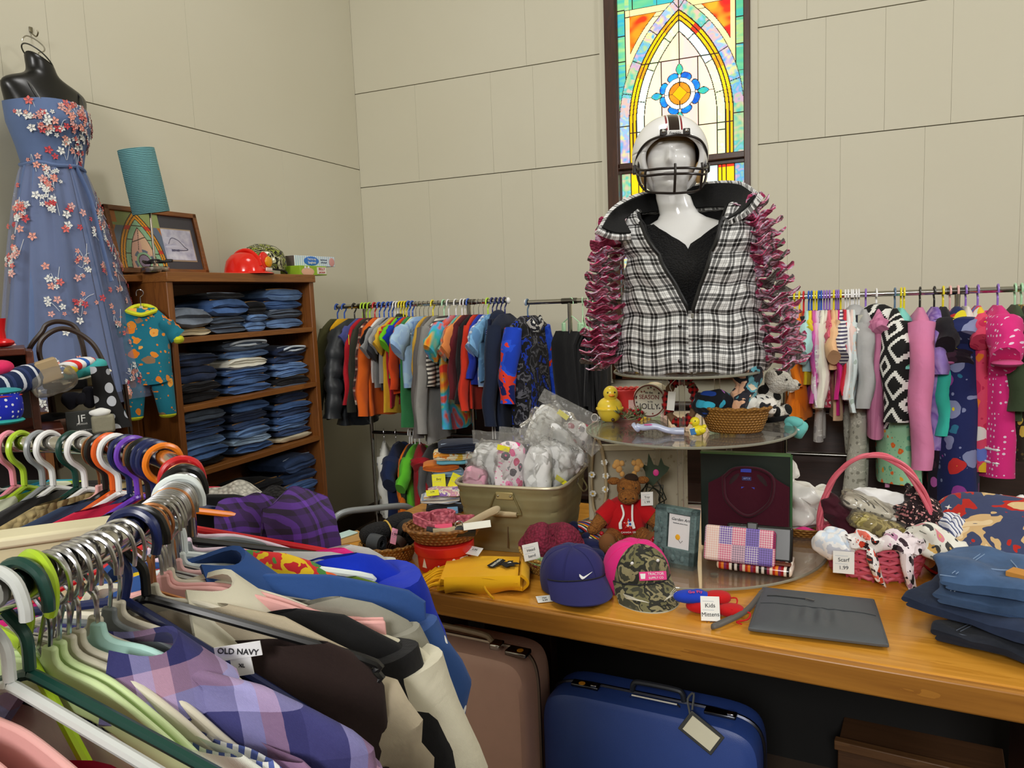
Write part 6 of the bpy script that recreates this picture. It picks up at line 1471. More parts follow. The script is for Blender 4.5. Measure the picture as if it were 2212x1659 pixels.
ob('patch_mark', G().prism([(-.006, -.007), (.006, -.007), (.008, .007), (-.008, .007)], .001, 0, 'y'), plain('f0e8ec', .7), pt, loc=(-.031, -.0026, 0))
for s_ in (-1, 1): ob('eyelet', G().ball((s_*.038, -.070, .074), (.005, .003, .005), 10, 6), plain('e4e4e0', .4), c2)
for s_ in (-1, 1):
    for k in range(4):
        y0 = -.118-.008*k; ob('brim_stitch', G().tube([(s_*.022*(1+.1*k), y0-.045+.010*k, .0015), (s_*.075, y0+.012, .0035)], .0009, 4), plain('c8c4b4', .7), c2)
ob('brim_edge', G().tube([(.094*1.03*math.sin(ph), -.104*math.cos(ph)-.092*(math.cos(ph*1.02)**.42), -.024+.012*(1-(math.sin(ph)*1.03)**2)) for ph in [-1.1+2.2*i/40 for i in range(41)]], .0024, 6), plain('a8a490', .7), c2)
# ---- kids mittens with tag
p, a = on(1512, 1322); M_bl = cloth('1c3cb4'); M_rd = cloth('b8181c')
for k, (dx, dy, dz, rzz, lab) in enumerate(((-.0, .012, .022, .12, 'blue and red kids mitten lying on top of the pair'), (.035, .0, .0, -.12, 'blue and red kids mitten underneath, partly under the tag'))):
    t = thing('mitten', lab, 'mitten', (p.x+dx, p.y+dy, ZT+.001+dz), a+rzz)
    ob('hand', G().ball((-.022, 0, .016), (.050, .026, .016), 20, 10, .85), M_bl if k == 0 else M_rd, t); ob('cuff', G().ball((.045, -.002, .016), (.034, .026, .015), 16, 10, .8), M_rd, t); ob('thumb', G().ball((-.005, .022, .016), (.022, .012, .012), 12, 8), M_bl if k == 0 else M_rd, t)
    if k == 0: text('Go Fly', .014, plain('d8486c', .8), t, (-.015, -.012, .0335), (.25, 0, .1), 'embroidery')
    ob('cord', G().tube(bez([(.07, 0, .012), (.092, -.004, .014), (.088, -.026, .006), (.062, -.044, .004), (.075, -.055, .004)], 5), .0022, 6), M_rd, t)
t = thing('price_tag', 'white handwritten price tag leaning on the kids mittens', 'price tag', (p.x+.032, p.y-.038, ZT+.03), a); paper_tag(t, (0, 0, 0), (1.05, 0, .05), .048, .062, ('Kids', 'Mittens', '1.99'))
# ---- grey clutch with wrist strap
cs_ = [on(1650, 1280)[0], on(1885, 1306)[0], on(1916, 1404)[0], on(1620, 1368)[0]]; cc_ = sum(cs_, Vector())/4
M_gr = plain('4c5054', .55, bump=.5, bscale=14)
t = thing('clutch_bag', 'flat charcoal clutch bag with zip and ruched pleats on the table front', 'bag', (cc_.x, cc_.y, ZT+.001), 0)
L_ = [c_-cc_ for c_ in cs_]
def cl(zt):
    def fn(u, v):
        top = L_[0].lerp(L_[1], u); bot = L_[3].lerp(L_[2], u); q_ = top.lerp(bot, v); e = min(1, 7*min(u, 1-u, v, 1-v))
        pl_ = .0042*math.sin(u*50)*math.exp(-((v-.62)/.16)**2)*math.exp(-((u-.52)/.2)**2)
        return (q_.x, q_.y, .011+zt*(.004+.007*e**.5)+(pl_ if zt > 0 else 0))
    return fn
ob('front_panel', G().grid(60, 40, cl(1)), M_gr, t); ob('back_panel', G().grid(40, 20, cl(-1)), M_gr, t)
edge_ = [Vector(cl(0)(u, v)) for u, v in [(i/20, 0) for i in range(20)]+[(1, i/10) for i in range(10)]+[(1-i/20, 1) for i in range(20)]+[(0, 1-i/10) for i in range(10)]]
ob('piping', G().tube(edge_, .0052, 6, True), M_gr, t)
ob('pleat_seam', G().tube([Vector(cl(1)(u, .44))+Vector((0, 0, .0008)) for u in [.02+.96*i/20 for i in range(21)]], .0012, 5), plain('33363a', .6), t)
zp_ = [Vector(cl(1)(u, .26))+Vector((0, 0, .001)) for u in [.06+.34*i/12 for i in range(13)]]
o = ob('zip', G().tube(zp_, .0022, 6), plain('1c1e20', .5), t); ob('zip_puller', G().box(tuple(zp_[-1]+Vector((.012, -.008, .003))), (.022, .005, .002), rz=-.4), metal('8c8c90', .25), o)
w0 = L_[0].lerp(L_[3], .12); strap = [Vector((w0.x, w0.y, .012)), on(1610, 1325)[0]-cc_+Vector((0, 0, .008)), on(1550, 1352)[0]-cc_+Vector((0, 0, .006)), on(1538, 1360)[0]-cc_+Vector((0, 0, .008)), on(1560, 1358)[0]-cc_+Vector((0, 0, .014)), on(1612, 1333)[0]-cc_+Vector((0, 0, .018)), Vector((w0.x, w0.y+.004, .014))]
ob('wrist_strap', G().tube(bez([(v_.x, v_.y, max(.006, v_.z if v_.z < .1 else .006)) for v_ in strap], 6), .007, 8, flat=.35), plain('54504c', .5), t)
ob('strap_ring', G().tube([(w0.x+.008*math.cos(2*PI*i/14), w0.y+.008*math.sin(2*PI*i/14), .014) for i in range(14)], .0018, 6, True), metal('9c9ca0', .2), t)
# ================================================================ on the middle disc
M_duck = gloss('e4c43c', .25); M_orng = gloss('d8801c', .3); M_eye = gloss('141414', .2)
p, a = on(1313, 914, ZM)
t = thing('duck_container', 'yellow plastic duck container at the left of the middle tier', 'container', (p.x, p.y+.03, ZM+.001), a+.05)
ob('lower_bowl', G().lathe([(.018, 0), (.030, .006), (.042, .030), (.046, .046)], 32), M_duck, t); ob('seam_ring', G().lathe([(.048, .044), (.049, .047), (.048, .050)], 32), M_duck, t)
ob('upper_body', G().ball((0, .004, .052), (.044, .042, .036), 28, 14), M_duck, t)
hd = ob('head', G().ball((.004, -.004, .100), (.026, .026, .027), 24, 14), M_duck, t)
ob('beak', G().ball((.006, -.030, .096), (.011, .011, .0045), 14, 8), M_orng, hd)
for s_ in (-1, 1): ob('eye', G().ball((.005+s_*.012, -.026, .106), (.003, .002, .0035), 8, 6), M_eye, hd)
ob('knob', G().ball((.008, -.038, .012), (.006, .004, .006), 10, 6), plain('3c2818', .5), t)
p, a = on(1345, 905, ZM)
t = thing('gift_bag', 'red scalloped container with a looped handle behind the yellow duck', 'gift box', (p.x, p.y+.06, ZM+.001), a)
ob('body', G().box((0, 0, .05), (.10, .05, .10)), gloss('c4201c', .35), t, bevel=.006)
for k in range(5): ob('scallop', G().ball((-.04+.02*k, -.0, .102), (.012, .024, .008), 10, 6), gloss('c4201c', .35), t)
ob('handle', G().tube([(-.052+.016*math.cos(b_), -.02, .095+.016*math.sin(b_)) for b_ in [2*PI*i/16 for i in range(16)]], .0035, 6, True), gloss('d0241c', .3), t); ob('label', G().box((.025, -.0265, .045), (.035, .002, .035)), plain('d8b0a8', .6), t)
# round tin with seasonal lettering
p, a = on(1400, 902, ZM)
t = thing('tin_box', 'round white tin with holiday lettering standing on edge on the middle tier', 'tin', (p.x+.01, p.y+.035, ZM+.062), a-.30)
ob('body', G().lathe([(.060, -.03), (.060, .034)], 48).xf(Matrix.Rotation(PI/2, 4, 'X')), plain('b8b09c', .3, .2), t)
lid_ = ob('lid', G().lathe([(.058, 0), (.0615, .002), (.0615, .012), (.057, .014), (.0008, .0142)], 48).xf(Matrix.Translation((0, -.028, 0)) @ Matrix.Rotation(PI/2, 4, 'X')), plain('dcd8c8', .35), t)
ob('band', G().tube([(.056*math.cos(2*PI*i/48), -.043, .056*math.sin(2*PI*i/48)) for i in range(48)], .0022, 6, True), plain('6c2820', .5), lid_)
M_bn = plain('7c2418', .5); M_dk = plain('241c1c', .6)
text("tis the", .011, M_dk, lid_, (0, -.0430, .030), (PI/2, 0, 0)); text('SEASON', .0225, M_bn, lid_, (0, -.0430, .013), (PI/2, 0, 0), sx=.9); text('to be', .009, M_dk, lid_, (.004, -.0430, -.003), (PI/2, 0, 0)); text('JOLLY', .029, M_dk, lid_, (0, -.0430, -.021), (PI/2, 0, 0), sx=.95)
for k in range(16):
    rs = random.Random(k+5); an = rs.uniform(0, 2*PI); r_ = rs.uniform(.036, .050)
    if abs(math.sin(an)) < .55 and r_ < .046: r_ = .049
    ob('flower_print', G().lathe([(.0045 if j % 2 else .0018, 0) for j in range(1)], 6).v and G().prism([((.0045 if j % 2 else .0018)*math.cos(j*PI/5), (.0045 if j % 2 else .0018)*math.sin(j*PI/5)) for j in range(10)], .0008, 0, 'y'), M_bn if k % 3 else M_dk, lid_, loc=(r_*math.cos(an), -.0438, r_*math.sin(an)))
# berry sprig
M_grn = plain('5c6440', .8); M_grn2 = plain('8c8c68', .8); M_ber = gloss('9c1420', .2)
def sprig(name, label, cat, p, a, n, spread, h, berries, ring=None, rb=.0045, ln=.03):
    t = thing(name, label, cat, p, a); rs = random.Random(n*7+int(spread*999)); 
    g1, g2 = G(), G()
    for k in range(n):
        if ring: an = 2*PI*k/n+rs.uniform(-.1, .1); c = Vector((ring*math.cos(an), ring*math.sin(an)*.8, h*rs.uniform(.2, .6)))
        else: c = Vector((rs.uniform(-spread, spread), rs.uniform(-spread*.5, spread*.5), h*rs.uniform(.2, .8)))
        for j in range(7):
            d = Vector((rs.uniform(-1, 1), rs.uniform(-1, 1), rs.uniform(-.1, 1))).normalized()*ln*rs.uniform(.6, 1.1)
            (g1 if j % 3 else g2).tube([c, c+d*.5, c+d], [.0016, .0022, .0004], 5)
    ob('needles', g1, M_grn, t); ob('needles', g2, M_grn2, t)
    for k in range(berries):
        if ring: an = rs.uniform(0, 2*PI); c = (ring*math.cos(an)*1.08, ring*math.sin(an)*.85, h*rs.uniform(.5, 1))
        else: c = (rs.uniform(-spread, spread), rs.uniform(-spread*.6, spread*.4), h*rs.uniform(.2, 1))
        ob('berry', G().ball(c, (rb, rb, rb), 10, 7), M_ber, t)
    if ring: ob('stem_ring', G().tube([(ring*math.cos(2*PI*i/24), ring*.8*math.sin(2*PI*i/24), .01) for i in range(24)], .005, 6, True), plain('4c3c28', .8), t)
    return t
p, a = on(1360, 915, ZM); sprig('berry_sprig', 'small pine sprig with red berries in front of the holiday tin', 'decoration', (p.x, p.y+.015, ZM+.002), a, 16, .045, .05, 14)
p, a = on(1420, 940, ZM); M_lil = gloss('b8c0dc', .25)
t = thing('brush_handle', 'pale lilac plastic handle lying on the front edge of the middle tier', 'brush', (p.x, p.y+.025, ZM+.002), a)
ob('handle', G().tube(bez([(-.07, .006, .022), (-.05, .003, .018), (-.01, -.004, .022), (.03, -.010, .010), (.078, -.014, .008)], 6), [.010]*6+[.011]*6+[.010]*8+[.012]*5, 10), M_lil, t); ob('end_ring', G().lathe([(.016, -.006), (.018, 0), (.016, .006)], 20, (0, 0, 0)).xf(Matrix.Translation((-.072, .006, .018)) @ Matrix.Rotation(.9, 4, 'Y')), M_lil, t)
ob('pink_inlay', G().ball((-.03, -.006, .028), (.018, .006, .003), 12, 6), gloss('d860a0', .3), t)
p, a = on(1503, 944, ZM); M_dk2 = gloss('f0d028', .35)
t = thing('rubber_duck', 'small yellow rubber duck reading a blue book on the middle tier', 'toy', (p.x, p.y+.02, ZM+.001), a+.5)
ob('body', G().ball((.004, 0, .016), (.024, .019, .017), 18, 10), M_dk2, t); ob('tail', G().ball((.026, 0, .026), (.008, .008, .007), 10, 6), M_dk2, t)
h_ = ob('head', G().ball((-.006, 0, .044), (.015, .014, .015), 16, 10), M_dk2, t); ob('beak', G().ball((-.021, -.002, .041), (.007, .006, .003), 10, 6), M_orng, h_); ob('eye', G().ball((-.012, -.012, .048), (.002, .0015, .0025), 8, 6), M_eye, h_); ob('wing', G().ball((.010, -.018, .018), (.012, .004, .009), 12, 8), M_dk2, t)
ob('book', G().box((-.020, -.014, .016), (.022, .004, .020), rz=.35, rx=-.3), gloss('2c6ca8', .4), t, bevel=.001); ob('pages', G().box((-.021, -.0115, .018), (.021, .003, .019), rz=.35, rx=-.3), plain('e4e0d4', .6), t)
# buffalo check wreath
p, a = on(1468, 928, ZM); MBC = cloth('b01c1c', 'check', ['1a1214'], 55)
t = thing('wreath', 'red and black checked fabric wreath with a white tag leaning beside the holiday tin', 'wreath', (p.x, p.y+.035, ZM+.088), a); t.rotation_euler = (-.12, 0, a-.5)
ob('twig_ring', G().tube([(.052*math.cos(2*PI*i/32), 0, .070*math.sin(2*PI*i/32)) for i in range(32)], [.013+.003*math.sin(i*2.1) for i in range(32)], 8, True), plain('6c5038', .9, bump=.6), t)
for k, (x0, x1) in enumerate(((-.3, .9), (1.3, 2.2), (2.7, 3.8), (4.3, 5.6))): ob('ribbon', G().tube([(.052*math.cos(b_), -.002, .070*math.sin(b_)) for b_ in [x0+(x1-x0)*i/10 for i in range(11)]], [.015+.004*math.sin(i*1.9+k) for i in range(11)], 8), MBC, t)
bw = ob('bow', G().ball((.0, -.014, .088), (.018, .012, .016), 14, 8).ball((-.024, -.016, .075), (.020, .008, .014), 14, 8, rz=.4).ball((.03, -.016, .078), (.022, .008, .013), 14, 8), MBC, t)
o = ob('gift_tag', G().box((-.022, -.026, .0), (.028, .0015, .062), ry=.05), plain('e4e0d8', .6), t, bevel=.001); ob('tag_string', G().tube(bez([(-.02, -.026, .03), (-.03, -.024, .05), (-.012, -.02, .072)], 5), .0012, 5), plain('d8d4c8', .7), o)
# basket with clothes
p, a = on(1582, 940, ZM); p += Vector((0, .075, 0))
bk2 = basket('oval honey coloured wicker basket of scarves at the right of the middle tier', (p.x, p.y, ZM+.001), a-.1, .072, .078, wicker('b07c34', '64400f', 46, 120), 1.12, .85, 1.38)
def cloth_roll(label, loc, rz, r, L, mt, tilt=0, name='scarf', cat='scarf', squash=.8):
    t = thing(name, label, cat, loc, rz); t.rotation_euler = (0, tilt, rz)
    g = G().ball((0, 0, 0), (L/2, r, r*squash), 56, 32, .7); g.crumple(r*.26, .75/r, L*30+r*90); ob('cloth', g, mt, t)
    g = G().tube([(L*.46, r*.72*k_/26*math.cos(k_*.62), r*.72*squash*k_/26*math.sin(k_*.62)) for k_ in range(4, 27)], .006, 6); g.jit(.006, 20, r*50); ob('rolled_end', g, mt, t)
    return t
cloth_roll('black scarf with bright blue and teal shapes in the honey wicker basket', Vector((p.x-.055, p.y-.01, ZM+.085)), a+.2, .048, .14, cloth('16161c', 'dots', ['1c5cc0', '38a8c8', '1c3c8c', '58a880', 'a868b8'], 24, .9, .25, 'xz', .33), .1)
cloth_roll('peach, blue and black fleece roll standing in the honey wicker basket', Vector((p.x+.03, p.y, ZM+.130)), a+.3, .044, .17, cloth('d8a480', 'camo', ['d8a480', 'e0b090', '2c2c34', '5c9cac', 'd8c8b0'], 10), -1.15)
cloth_roll('black and white folded cloth at the right of the honey wicker basket', Vector((p.x+.072, p.y+.01, ZM+.085)), a, .036, .10, cloth('2c2c30', 'camo', ['e0dcd4', '2c2c30'], 16), .3)
# spotted plush
M_pl = cloth('e0ddd4', 'dots', ['1a1a1a'], 15, 1.0, 1.0, 'xz', .30)
q = NT('spotted_plush'); v_ = q.vor(15); q.col(q.mix(q.math('LESS_THAN', v_.outputs['Distance'], .33), lin('dedad0', K), lin('181818', K))); q.set(Roughness=1); q.bump(q.noise(160, 3), 1, .01); M_pl = q.m
p, a = on(1650, 905, ZM)
t = thing('plush_toy', 'white plush dog with black spots behind the honey wicker basket', 'toy', (p.x+.015, p.y+.05, ZM+.002), a)
ob('body', G().ball((-.01, .0, .055), (.048, .045, .060), 24, 14).jit(.006, 40, 1), M_pl, t); h_ = ob('head', G().ball((.030, -.02, .122), (.048, .042, .038), 24, 14).ball((.072, -.035, .112), (.026, .024, .020), 18, 10).jit(.005, 40, 2), M_pl, t)
for s_ in (-1, 1): ob('ear', G().ball((.015+.01*s_, -.02+s_*.035, .142), (.022, .010, .026), 14, 8), M_pl, h_)
ob('nose', G().ball((.095, -.045, .116), (.007, .007, .005), 10, 6), M_eye, h_); ob('eye', G().ball((.055, -.056, .135), (.004, .003, .004), 8, 6), M_eye, h_)
for k, (x, y) in enumerate(((-.03, -.05), (.03, -.05), (.055, .0), (-.045, .02))): ob('leg', G().ball((x, y, .022), (.020, .028, .022), 14, 8), M_pl, t)
p, a = on(1690, 918, ZM)
t = thing('headband', 'black headband with a teal bow hanging over the right edge of the middle tier', 'headband', (p.x, p.y+.01, ZM+.006), a)
ob('band', G().tube(bez([(-.085, .01, .004), (-.04, -.005, .008), (.0, .0, .014), (.02, .012, .016)], 6), .009, 8, flat=.5), cloth('141416'), t)
MT = cloth('68b8b4', 'dots', ['e0ece8', 'c86c7c'], 40, .9, .25, 'xz', .2)
bw = G(); bw.ball((.030, -.005, .004), (.030, .020, .016), 18, 10).ball((.052, .0, -.022), (.024, .018, .030), 18, 10).ball((.018, -.012, -.012), (.018, .014, .022), 14, 8); bw.jit(.010, 30, 4); ob('bow', bw, MT, t)
# ================================================================ on the bottom disc
ZD = ZB
p, a = on(1385, 1130, ZD)
q = NT('parchment_mottled'); n1 = q.noise(6, 5); x, y, z = q.xyz(); v_ = q.vor(60)
pat = q.math('MULTIPLY', q.math('LESS_THAN', v_.outputs['Distance'], .3), q.math('LESS_THAN', q.noise(7, 1), .46))
q.col(q.mix(q.math('MULTIPLY', pat, .5), q.mix(q.math('MULTIPLY_ADD', n1, 2, -.5), lin('a49a84', K), lin('8c8470', K)), lin('6c6040', K))); q.set(Roughness=.6); M_par = q.m
PB = CAM+ray(1378, 1060)*2.78
t = thing('canvas_picture', 'mottled beige canvas board standing behind the toy moose', 'picture', (PB.x, PB.y, ZT+.003), face(PB)+.06); 
zt_ = (CAM+ray(1378, 955)*2.78).z-ZT-.003
ob('canvas', G().box((0, 0, zt_/2), (.36, .022, zt_)), M_par, t, bevel=.003); ob('edge_strip', G().box((0, -.004, zt_-.012), (.365, .026, .024)), plain('b8ae94', .6), t, bevel=.003)
ob('edge_strip', G().box((-.172, -.004, zt_/2), (.02, .026, zt_)), plain('b8ae94', .6), t, bevel=.003)
# daisy headband hanging from the middle disc
HB = atz(1287, 905, ZM); M_dz = cloth('c8b48c', bump=.5)
t = thing('hairband', 'beige crochet hair wrap with daisies and a pink tag hanging from the middle tier', 'headband', (HB.x, HB.y, ZM), face(HB))
def hb(pts, w): return G().tube(bez(pts, 8), w, 8, flat=.35)
ob('band', hb([(-.004, -.012, -.07), (-.014, -.012, -.12), (-.022, -.010, -.22), (-.018, -.008, -.32), (-.010, -.008, -.345)], .014), M_dz, t); ob('band', hb([(.006, -.016, -.07), (.020, -.016, -.12), (.030, -.014, -.20), (.026, -.012, -.30), (-.005, -.010, -.348)], .018), M_dz, t)
for k, (x, z) in enumerate(((.026, -.155), (.030, -.205), (-.020, -.20), (.027, -.255), (-.018, -.27))):
    g = G()
    for j in range(7): g.ball((x+.008*math.cos(j*2*PI/7), -.026, z+.008*math.sin(j*2*PI/7)), (.0048, .002, .0048), 8, 5)
    o = ob('daisy', g, plain('e8e4d8', .8), t); ob('daisy_centre', G().ball((x, -.029, z), (.004, .002, .004), 8, 6), plain('e0b020', .7), o)
o = ob('hang_tag', G().prism([(-.012, 0), (.012, 0), (.016, -.050), (.002, -.066), (-.014, -.050)], .0015, -.026, 'y'), plain('c08078', .6), t, loc=(-.002, 0, -.005)); ob('sticker', G().ball((.003, -.028, -.018), (.005, .001, .006), 10, 6), plain('e0981c', .6), o)
ob('hang_ring', G().tube([(-.004+.012*math.cos(2*PI*i/16), -.022, .008+.014*math.sin(2*PI*i/16)) for i in range(16)], .0018, 6, True), plain('d8d4cc', .4), t)
# toy moose in a red shirt
q = NT('plush_brown'); q.col(q.mix(q.noise(70, 3), lin('6c3c14', K), lin('a0682c', K))); q.set(Roughness=1); q.bump(q.noise(150, 3), 1, .012); M_moo = q.m
M_red2 = cloth('b01018'); M_ant = plain('b4884c', .9, bump=.3); M_pad = plain('6c4420', .9)
p, a = on(1345, 1180, ZD); p += Vector((0, .045, 0))
t = thing('plush_moose', 'brown toy moose in a red shirt sitting on the bottom tier', 'toy', (p.x, p.y, ZD+.001), a+.12)
ob('body', G().ball((0, .01, .075), (.058, .052, .080), 26, 16), M_moo, t)
sh = G().lathe([(.060, .040), (.068, .055), (.070, .085), (.066, .115), (.050, .140), (.030, .152)], 36, (0, .004, 0), False, True, 1.0, .9); ob('shirt', sh, M_red2, t)
for s_ in (-1, 1):
    ar = ob('arm', G().tube([(s_*.05, -.01, .115), (s_*.085, -.025, .085), (s_*.108, -.035, .062)], [.026, .024, .020], 12).ball((s_*.112, -.037, .058), (.021, .018, .018), 12, 8), M_moo, t)
    ob('shirt_sleeve', G().tube([(s_*.035, -.004, .126), (s_*.082, -.022, .090)], [.033, .030], 14), M_red2, ar)
    lg_ = ob('leg', G().tube([(s_*.035, -.02, .032), (s_*.065, -.075, .026), (s_*.072, -.10, .028)], [.034, .030, .028], 12), M_moo, t); ob('foot', G().ball((s_*.074, -.112, .034), (.028, .020, .034), 16, 10), M_pad, lg_)
hd = ob('head', G().ball((.012, -.012, .190), (.040, .040, .038), 22, 14).ball((.004, -.050, .170), (.034, .036, .026), 20, 12), M_moo, t)
ob('hair_tuft', G().ball((.020, -.015, .222), (.024, .022, .016), 14, 8), plain('2c1c10', 1, bump=1), hd)
for s_ in (-1, 1):
    ob('eye', G().ball((.010+s_*.020, -.045, .196), (.0035, .003, .0035), 8, 6), M_eye, hd); ob('ear', G().ball((.012+s_*.048, -.004, .212), (.022, .010, .013), 14, 8, rz=0), M_moo, hd)
    an = G()
    for (x, z, r_) in ((.020, .030, .008), (.030, .045, .010), (.036, .062, .011), (.020, .062, .008), (.044, .055, .008)): an.ball((.012+s_*x, -.004, .200+z*1.15), (r_*1.1, .006, r_*1.25), 12, 8)
    ob('antler', an, M_ant, hd)
for s_ in (-1, 1): ob('nostril', G().ball((.004+s_*.012, -.084, .172), (.003, .002, .003), 8, 6), M_eye, hd)
lg = ob('star_print', G().prism([(math.cos(j*PI/6+.2)*(.020 if j % 2 else .009), math.sin(j*PI/6+.2)*(.020 if j % 2 else .009)) for j in range(12)], .0015, 0, 'y'), cloth('d8d4d4', 'dots', ['c83c28', '2c4c9c', 'e09030'], 90, .8, .1, 'xz', .5), t, loc=(.004, -.0695, .082))
for s_ in (-1, 1): ob('tassel_cord', G().tube(bez([(s_*.018, -.05, .142), (s_*.014+.0, -.068, .115), (s_*.020-.006, -.074, .088), (s_*.022-.004, -.076, .070)], 5), [.0035]*10+[.0055]*6, 6), plain('e8e4dc', .8), t)
text('CANADA 150', .008, plain('e8dcd8', .8), t, (0, -.0705, .055), (PI/2, 0, -.05), 'shirt_lettering')
paper_tag(t, (.066, -.05, .160), (PI/2, 0, .05), .040, .046, ('Toy', '1.99'))
p, a = on(1348, 1215, ZT)
sprig('wreath', 'pine and berry wreath lying on the table in front of the toy moose', 'wreath', (p.x, p.y+.075, ZT+.018), a, 30, .09, .055, 9, .085, .008, .038)
p, a = on(1405, 1090, ZD); RD = CAM+ray(1410, 1060)*2.62
t = thing('wire_reindeer', 'dark green metal reindeer decoration with wire body behind the moose', 'decoration', (RD.x, RD.y, ZD), face(RD))
M_wire = plain('20241c', .5, .3); zr = RD.z-ZD
fl = [Vector((.0+.048*math.cos(k*.7)*(.7+.3*math.sin(k*1.9)), .02*math.sin(k*1.3), zr-.03+.085*math.sin(k*.7)*(.7+.3*math.cos(k*1.1)))) for k in range(44)]
ob('wire_body', G().tube(fl, .0022, 5), M_wire, t); ob('head', G().prism([(-.02, .06), (.0, .05), (.018, .07), (.05, .10), (.058, .115), (.04, .125), (.03, .15), (.02, .12), (.005, .125), (-.012, .165), (-.018, .12), (-.04, .13), (-.025, .10)], .004, -.012, 'y'), plain('2c3c28', .6), t, loc=(0, 0, zr-.03)); ob('nose_dot', G().ball((.012, -.016, zr+.068), (.010, .003, .012), 12, 8), plain('e04090', .5), t)
for k in range(3): ob('leg', G().tube([(-.02+.02*k, 0, zr-.10), (-.022+.022*k, 0, 0)], .0025, 5), M_wire, t)
# teal carved photo frame
p, a = on(1455, 1228, ZT)
q = NT('carved_verdigris'); n1 = q.noise(55, 4); q.col(q.mix(n1, lin('2c4444', K), lin('6c8484', K))); q.set(Roughness=.7); q.bump(q.noise(70, 3), .8, .006); M_ver = q.m
t = thing('photo_frame', 'weathered teal carved photo frame standing in front of the moose', 'picture frame', (p.x, p.y+.02, ZT+.001), a-.42); t.rotation_euler = (-.10, .03, a-.42)
W_, H_, D_ = .135, .185, .038
for (x, z, w, h) in ((-W_/2+.021, H_/2, .042, H_), (W_/2-.010, H_/2, .02, H_), (0, H_-.010, W_, .02), (0, .030, W_, .060)): ob('frame_side', G().box((x, 0, z), (w, D_, h)), M_ver, t, bevel=.004)
for k in range(9):
    rs = random.Random(k); ob('carved_leaf', G().ball((-.05+.010*math.sin(k*2.2), -D_/2-.001, .03+.016*k) if k < 7 else (.0+.03*(k-7), -D_/2-.001, .03), (.008, .004, .011), 10, 6, rz=0), M_ver, t)
ob('carved_vine', G().tube(bez([(-.045, -D_/2-.001, .02), (-.055, -D_/2-.002, .06), (-.044, -D_/2-.002, .10), (-.053, -D_/2-.001, .15)], 6), .003, 6), M_ver, t)
cd_ = ob('card', G().box((.016, -.012, .115), (.074, .002, .112)), plain('d8dcdc', .5), t)
text('Garden Art', .0125, M_ink, cd_, (.016, -.0135, .150), (PI/2, 0, 0), shear=.25); text('handmade photo frame', .0050, M_ink, cd_, (.016, -.0135, .138), (PI/2, 0, 0)); 
ob('flower_print', G().ball((.010, -.0135, .095), (.008, .001, .009), 12, 8), plain('e8a81c', .6), cd_); ob('stem_print', G().tube([(.012, -.0135, .088), (.020, -.0135, .078), (.026, -.0135, .086)], .0008, 4), M_ink, cd_)
ob('strut', G().box((0, .04, .075), (.03, .008, .16), rx=.28), M_ver, t)
# dark green book box, burgundy shirt, wallets
p, a = on(1612, 1222, ZD); GB = CAM+ray(1606, 1215)*2.38
t = thing('box', 'tall black box with green edges standing on the bottom tier behind the folded shirt', 'box', (GB.x, GB.y+.06, ZD+.001), face(GB)-.10)
gh = .31; gw = .275
ob('front_board', G().box((0, 0, gh/2), (gw, .02, gh)), plain('16201a', .35), t, bevel=.002); ob('green_edge', G().box((gw/2+.002, .0, gh/2), (.006, .026, gh)), plain('2c5c30', .5), t); ob('green_edge', G().box((0, .0, gh+.002), (gw, .028, .006)), plain('4c7040', .5), t)
text('LIFE GIFT BOX', .010, plain('8c9c54', .5), t, (0, -.0106, gh-.012), (PI/2, 0, 0), 'gold_lettering', sx=.9) if False else None
M_bg = cloth('3c0c1c', bump=.3)
t = thing('dress_shirt', 'folded burgundy dress shirt with blue labels leaning on the black box', 'shirt', (GB.x+.012, GB.y+.035, ZD+.002), face(GB)-.10)
t.rotation_euler = (-.10, 0, face(GB)-.10)
def shf(u, v):
    x = (u-.5)*.245; z = .235*v; top = .235+.030*(1-min(1, abs(x)/.085)**2)-.022*max(0, (abs(x)-.08)/.04); z = v*top
    return (x, -.012-.010*math.sin(v*PI)-.004*math.cos(x*30), z)
ob('front', G().sheet(26, 22, shf, .022), M_bg, t)
cp = bez([(-.075, -.030, .235), (-.068, -.034, .17), (-.03, -.038, .13), (0, -.040, .118), (.03, -.038, .13), (.068, -.034, .17), (.075, -.030, .235), (.045, -.026, .262), (0, -.024, .268), (-.045, -.026, .262), (-.075, -.030, .235)], 4)
ob('collar', G().tube(cp[:-1], .011, 8, True, flat=.5), M_bg, t)
ob('collar_inside', G().ball((0, -.026, .20), (.062, .004, .060), 24, 12), plain('22080f', .8), t)
ob('brand_label', G().box((-.004, -.031, .235), (.028, .002, .012)), plain('1c2458', .6), t); text('APT.9', .008, plain('8c94c8', .6), t, (-.004, -.0325, .235), (PI/2, 0, 0), 'label_lettering')
o = ob('blue_label', G().box((-.006, -.030, .262), (.032, .006, .014)), plain('1c2ca0', .5), t)
ob('size_label', G().box((.0, -.032, .205), (.040, .002, .007)).box((.002, -.032, .193), (.012, .002, .016)), plain('2438a8', .5), t)
ob('base_fold', G().box((0, -.03, .018), (.25, .075, .032)), M_bg, t, bevel=.012)
FWp = face(GB)-.12
PP = CAM+ray(1598, 1200)*2.22
def wallet(label, c, loc, rz, w, h, th, tilt, flap=None):
    t = thing('wallet', label, 'wallet', loc, rz); t.rotation_euler = (tilt, 0, rz)
    ob('body', G().box((0, 0, h/2), (w, th, h)), c, t, bevel=.010, seg=4); 
    return t
t = wallet('black wallet with a strap behind the patchwork wallet', plain('141414', .3), (PP.x+.05, PP.y+.035, ZD+.030), FWp, .19, .105, .018, -.35)
ob('strap', G().box((-.02, -.006, .085), (.032, .02, .05)), plain('1a1a1a', .3), t, bevel=.004)
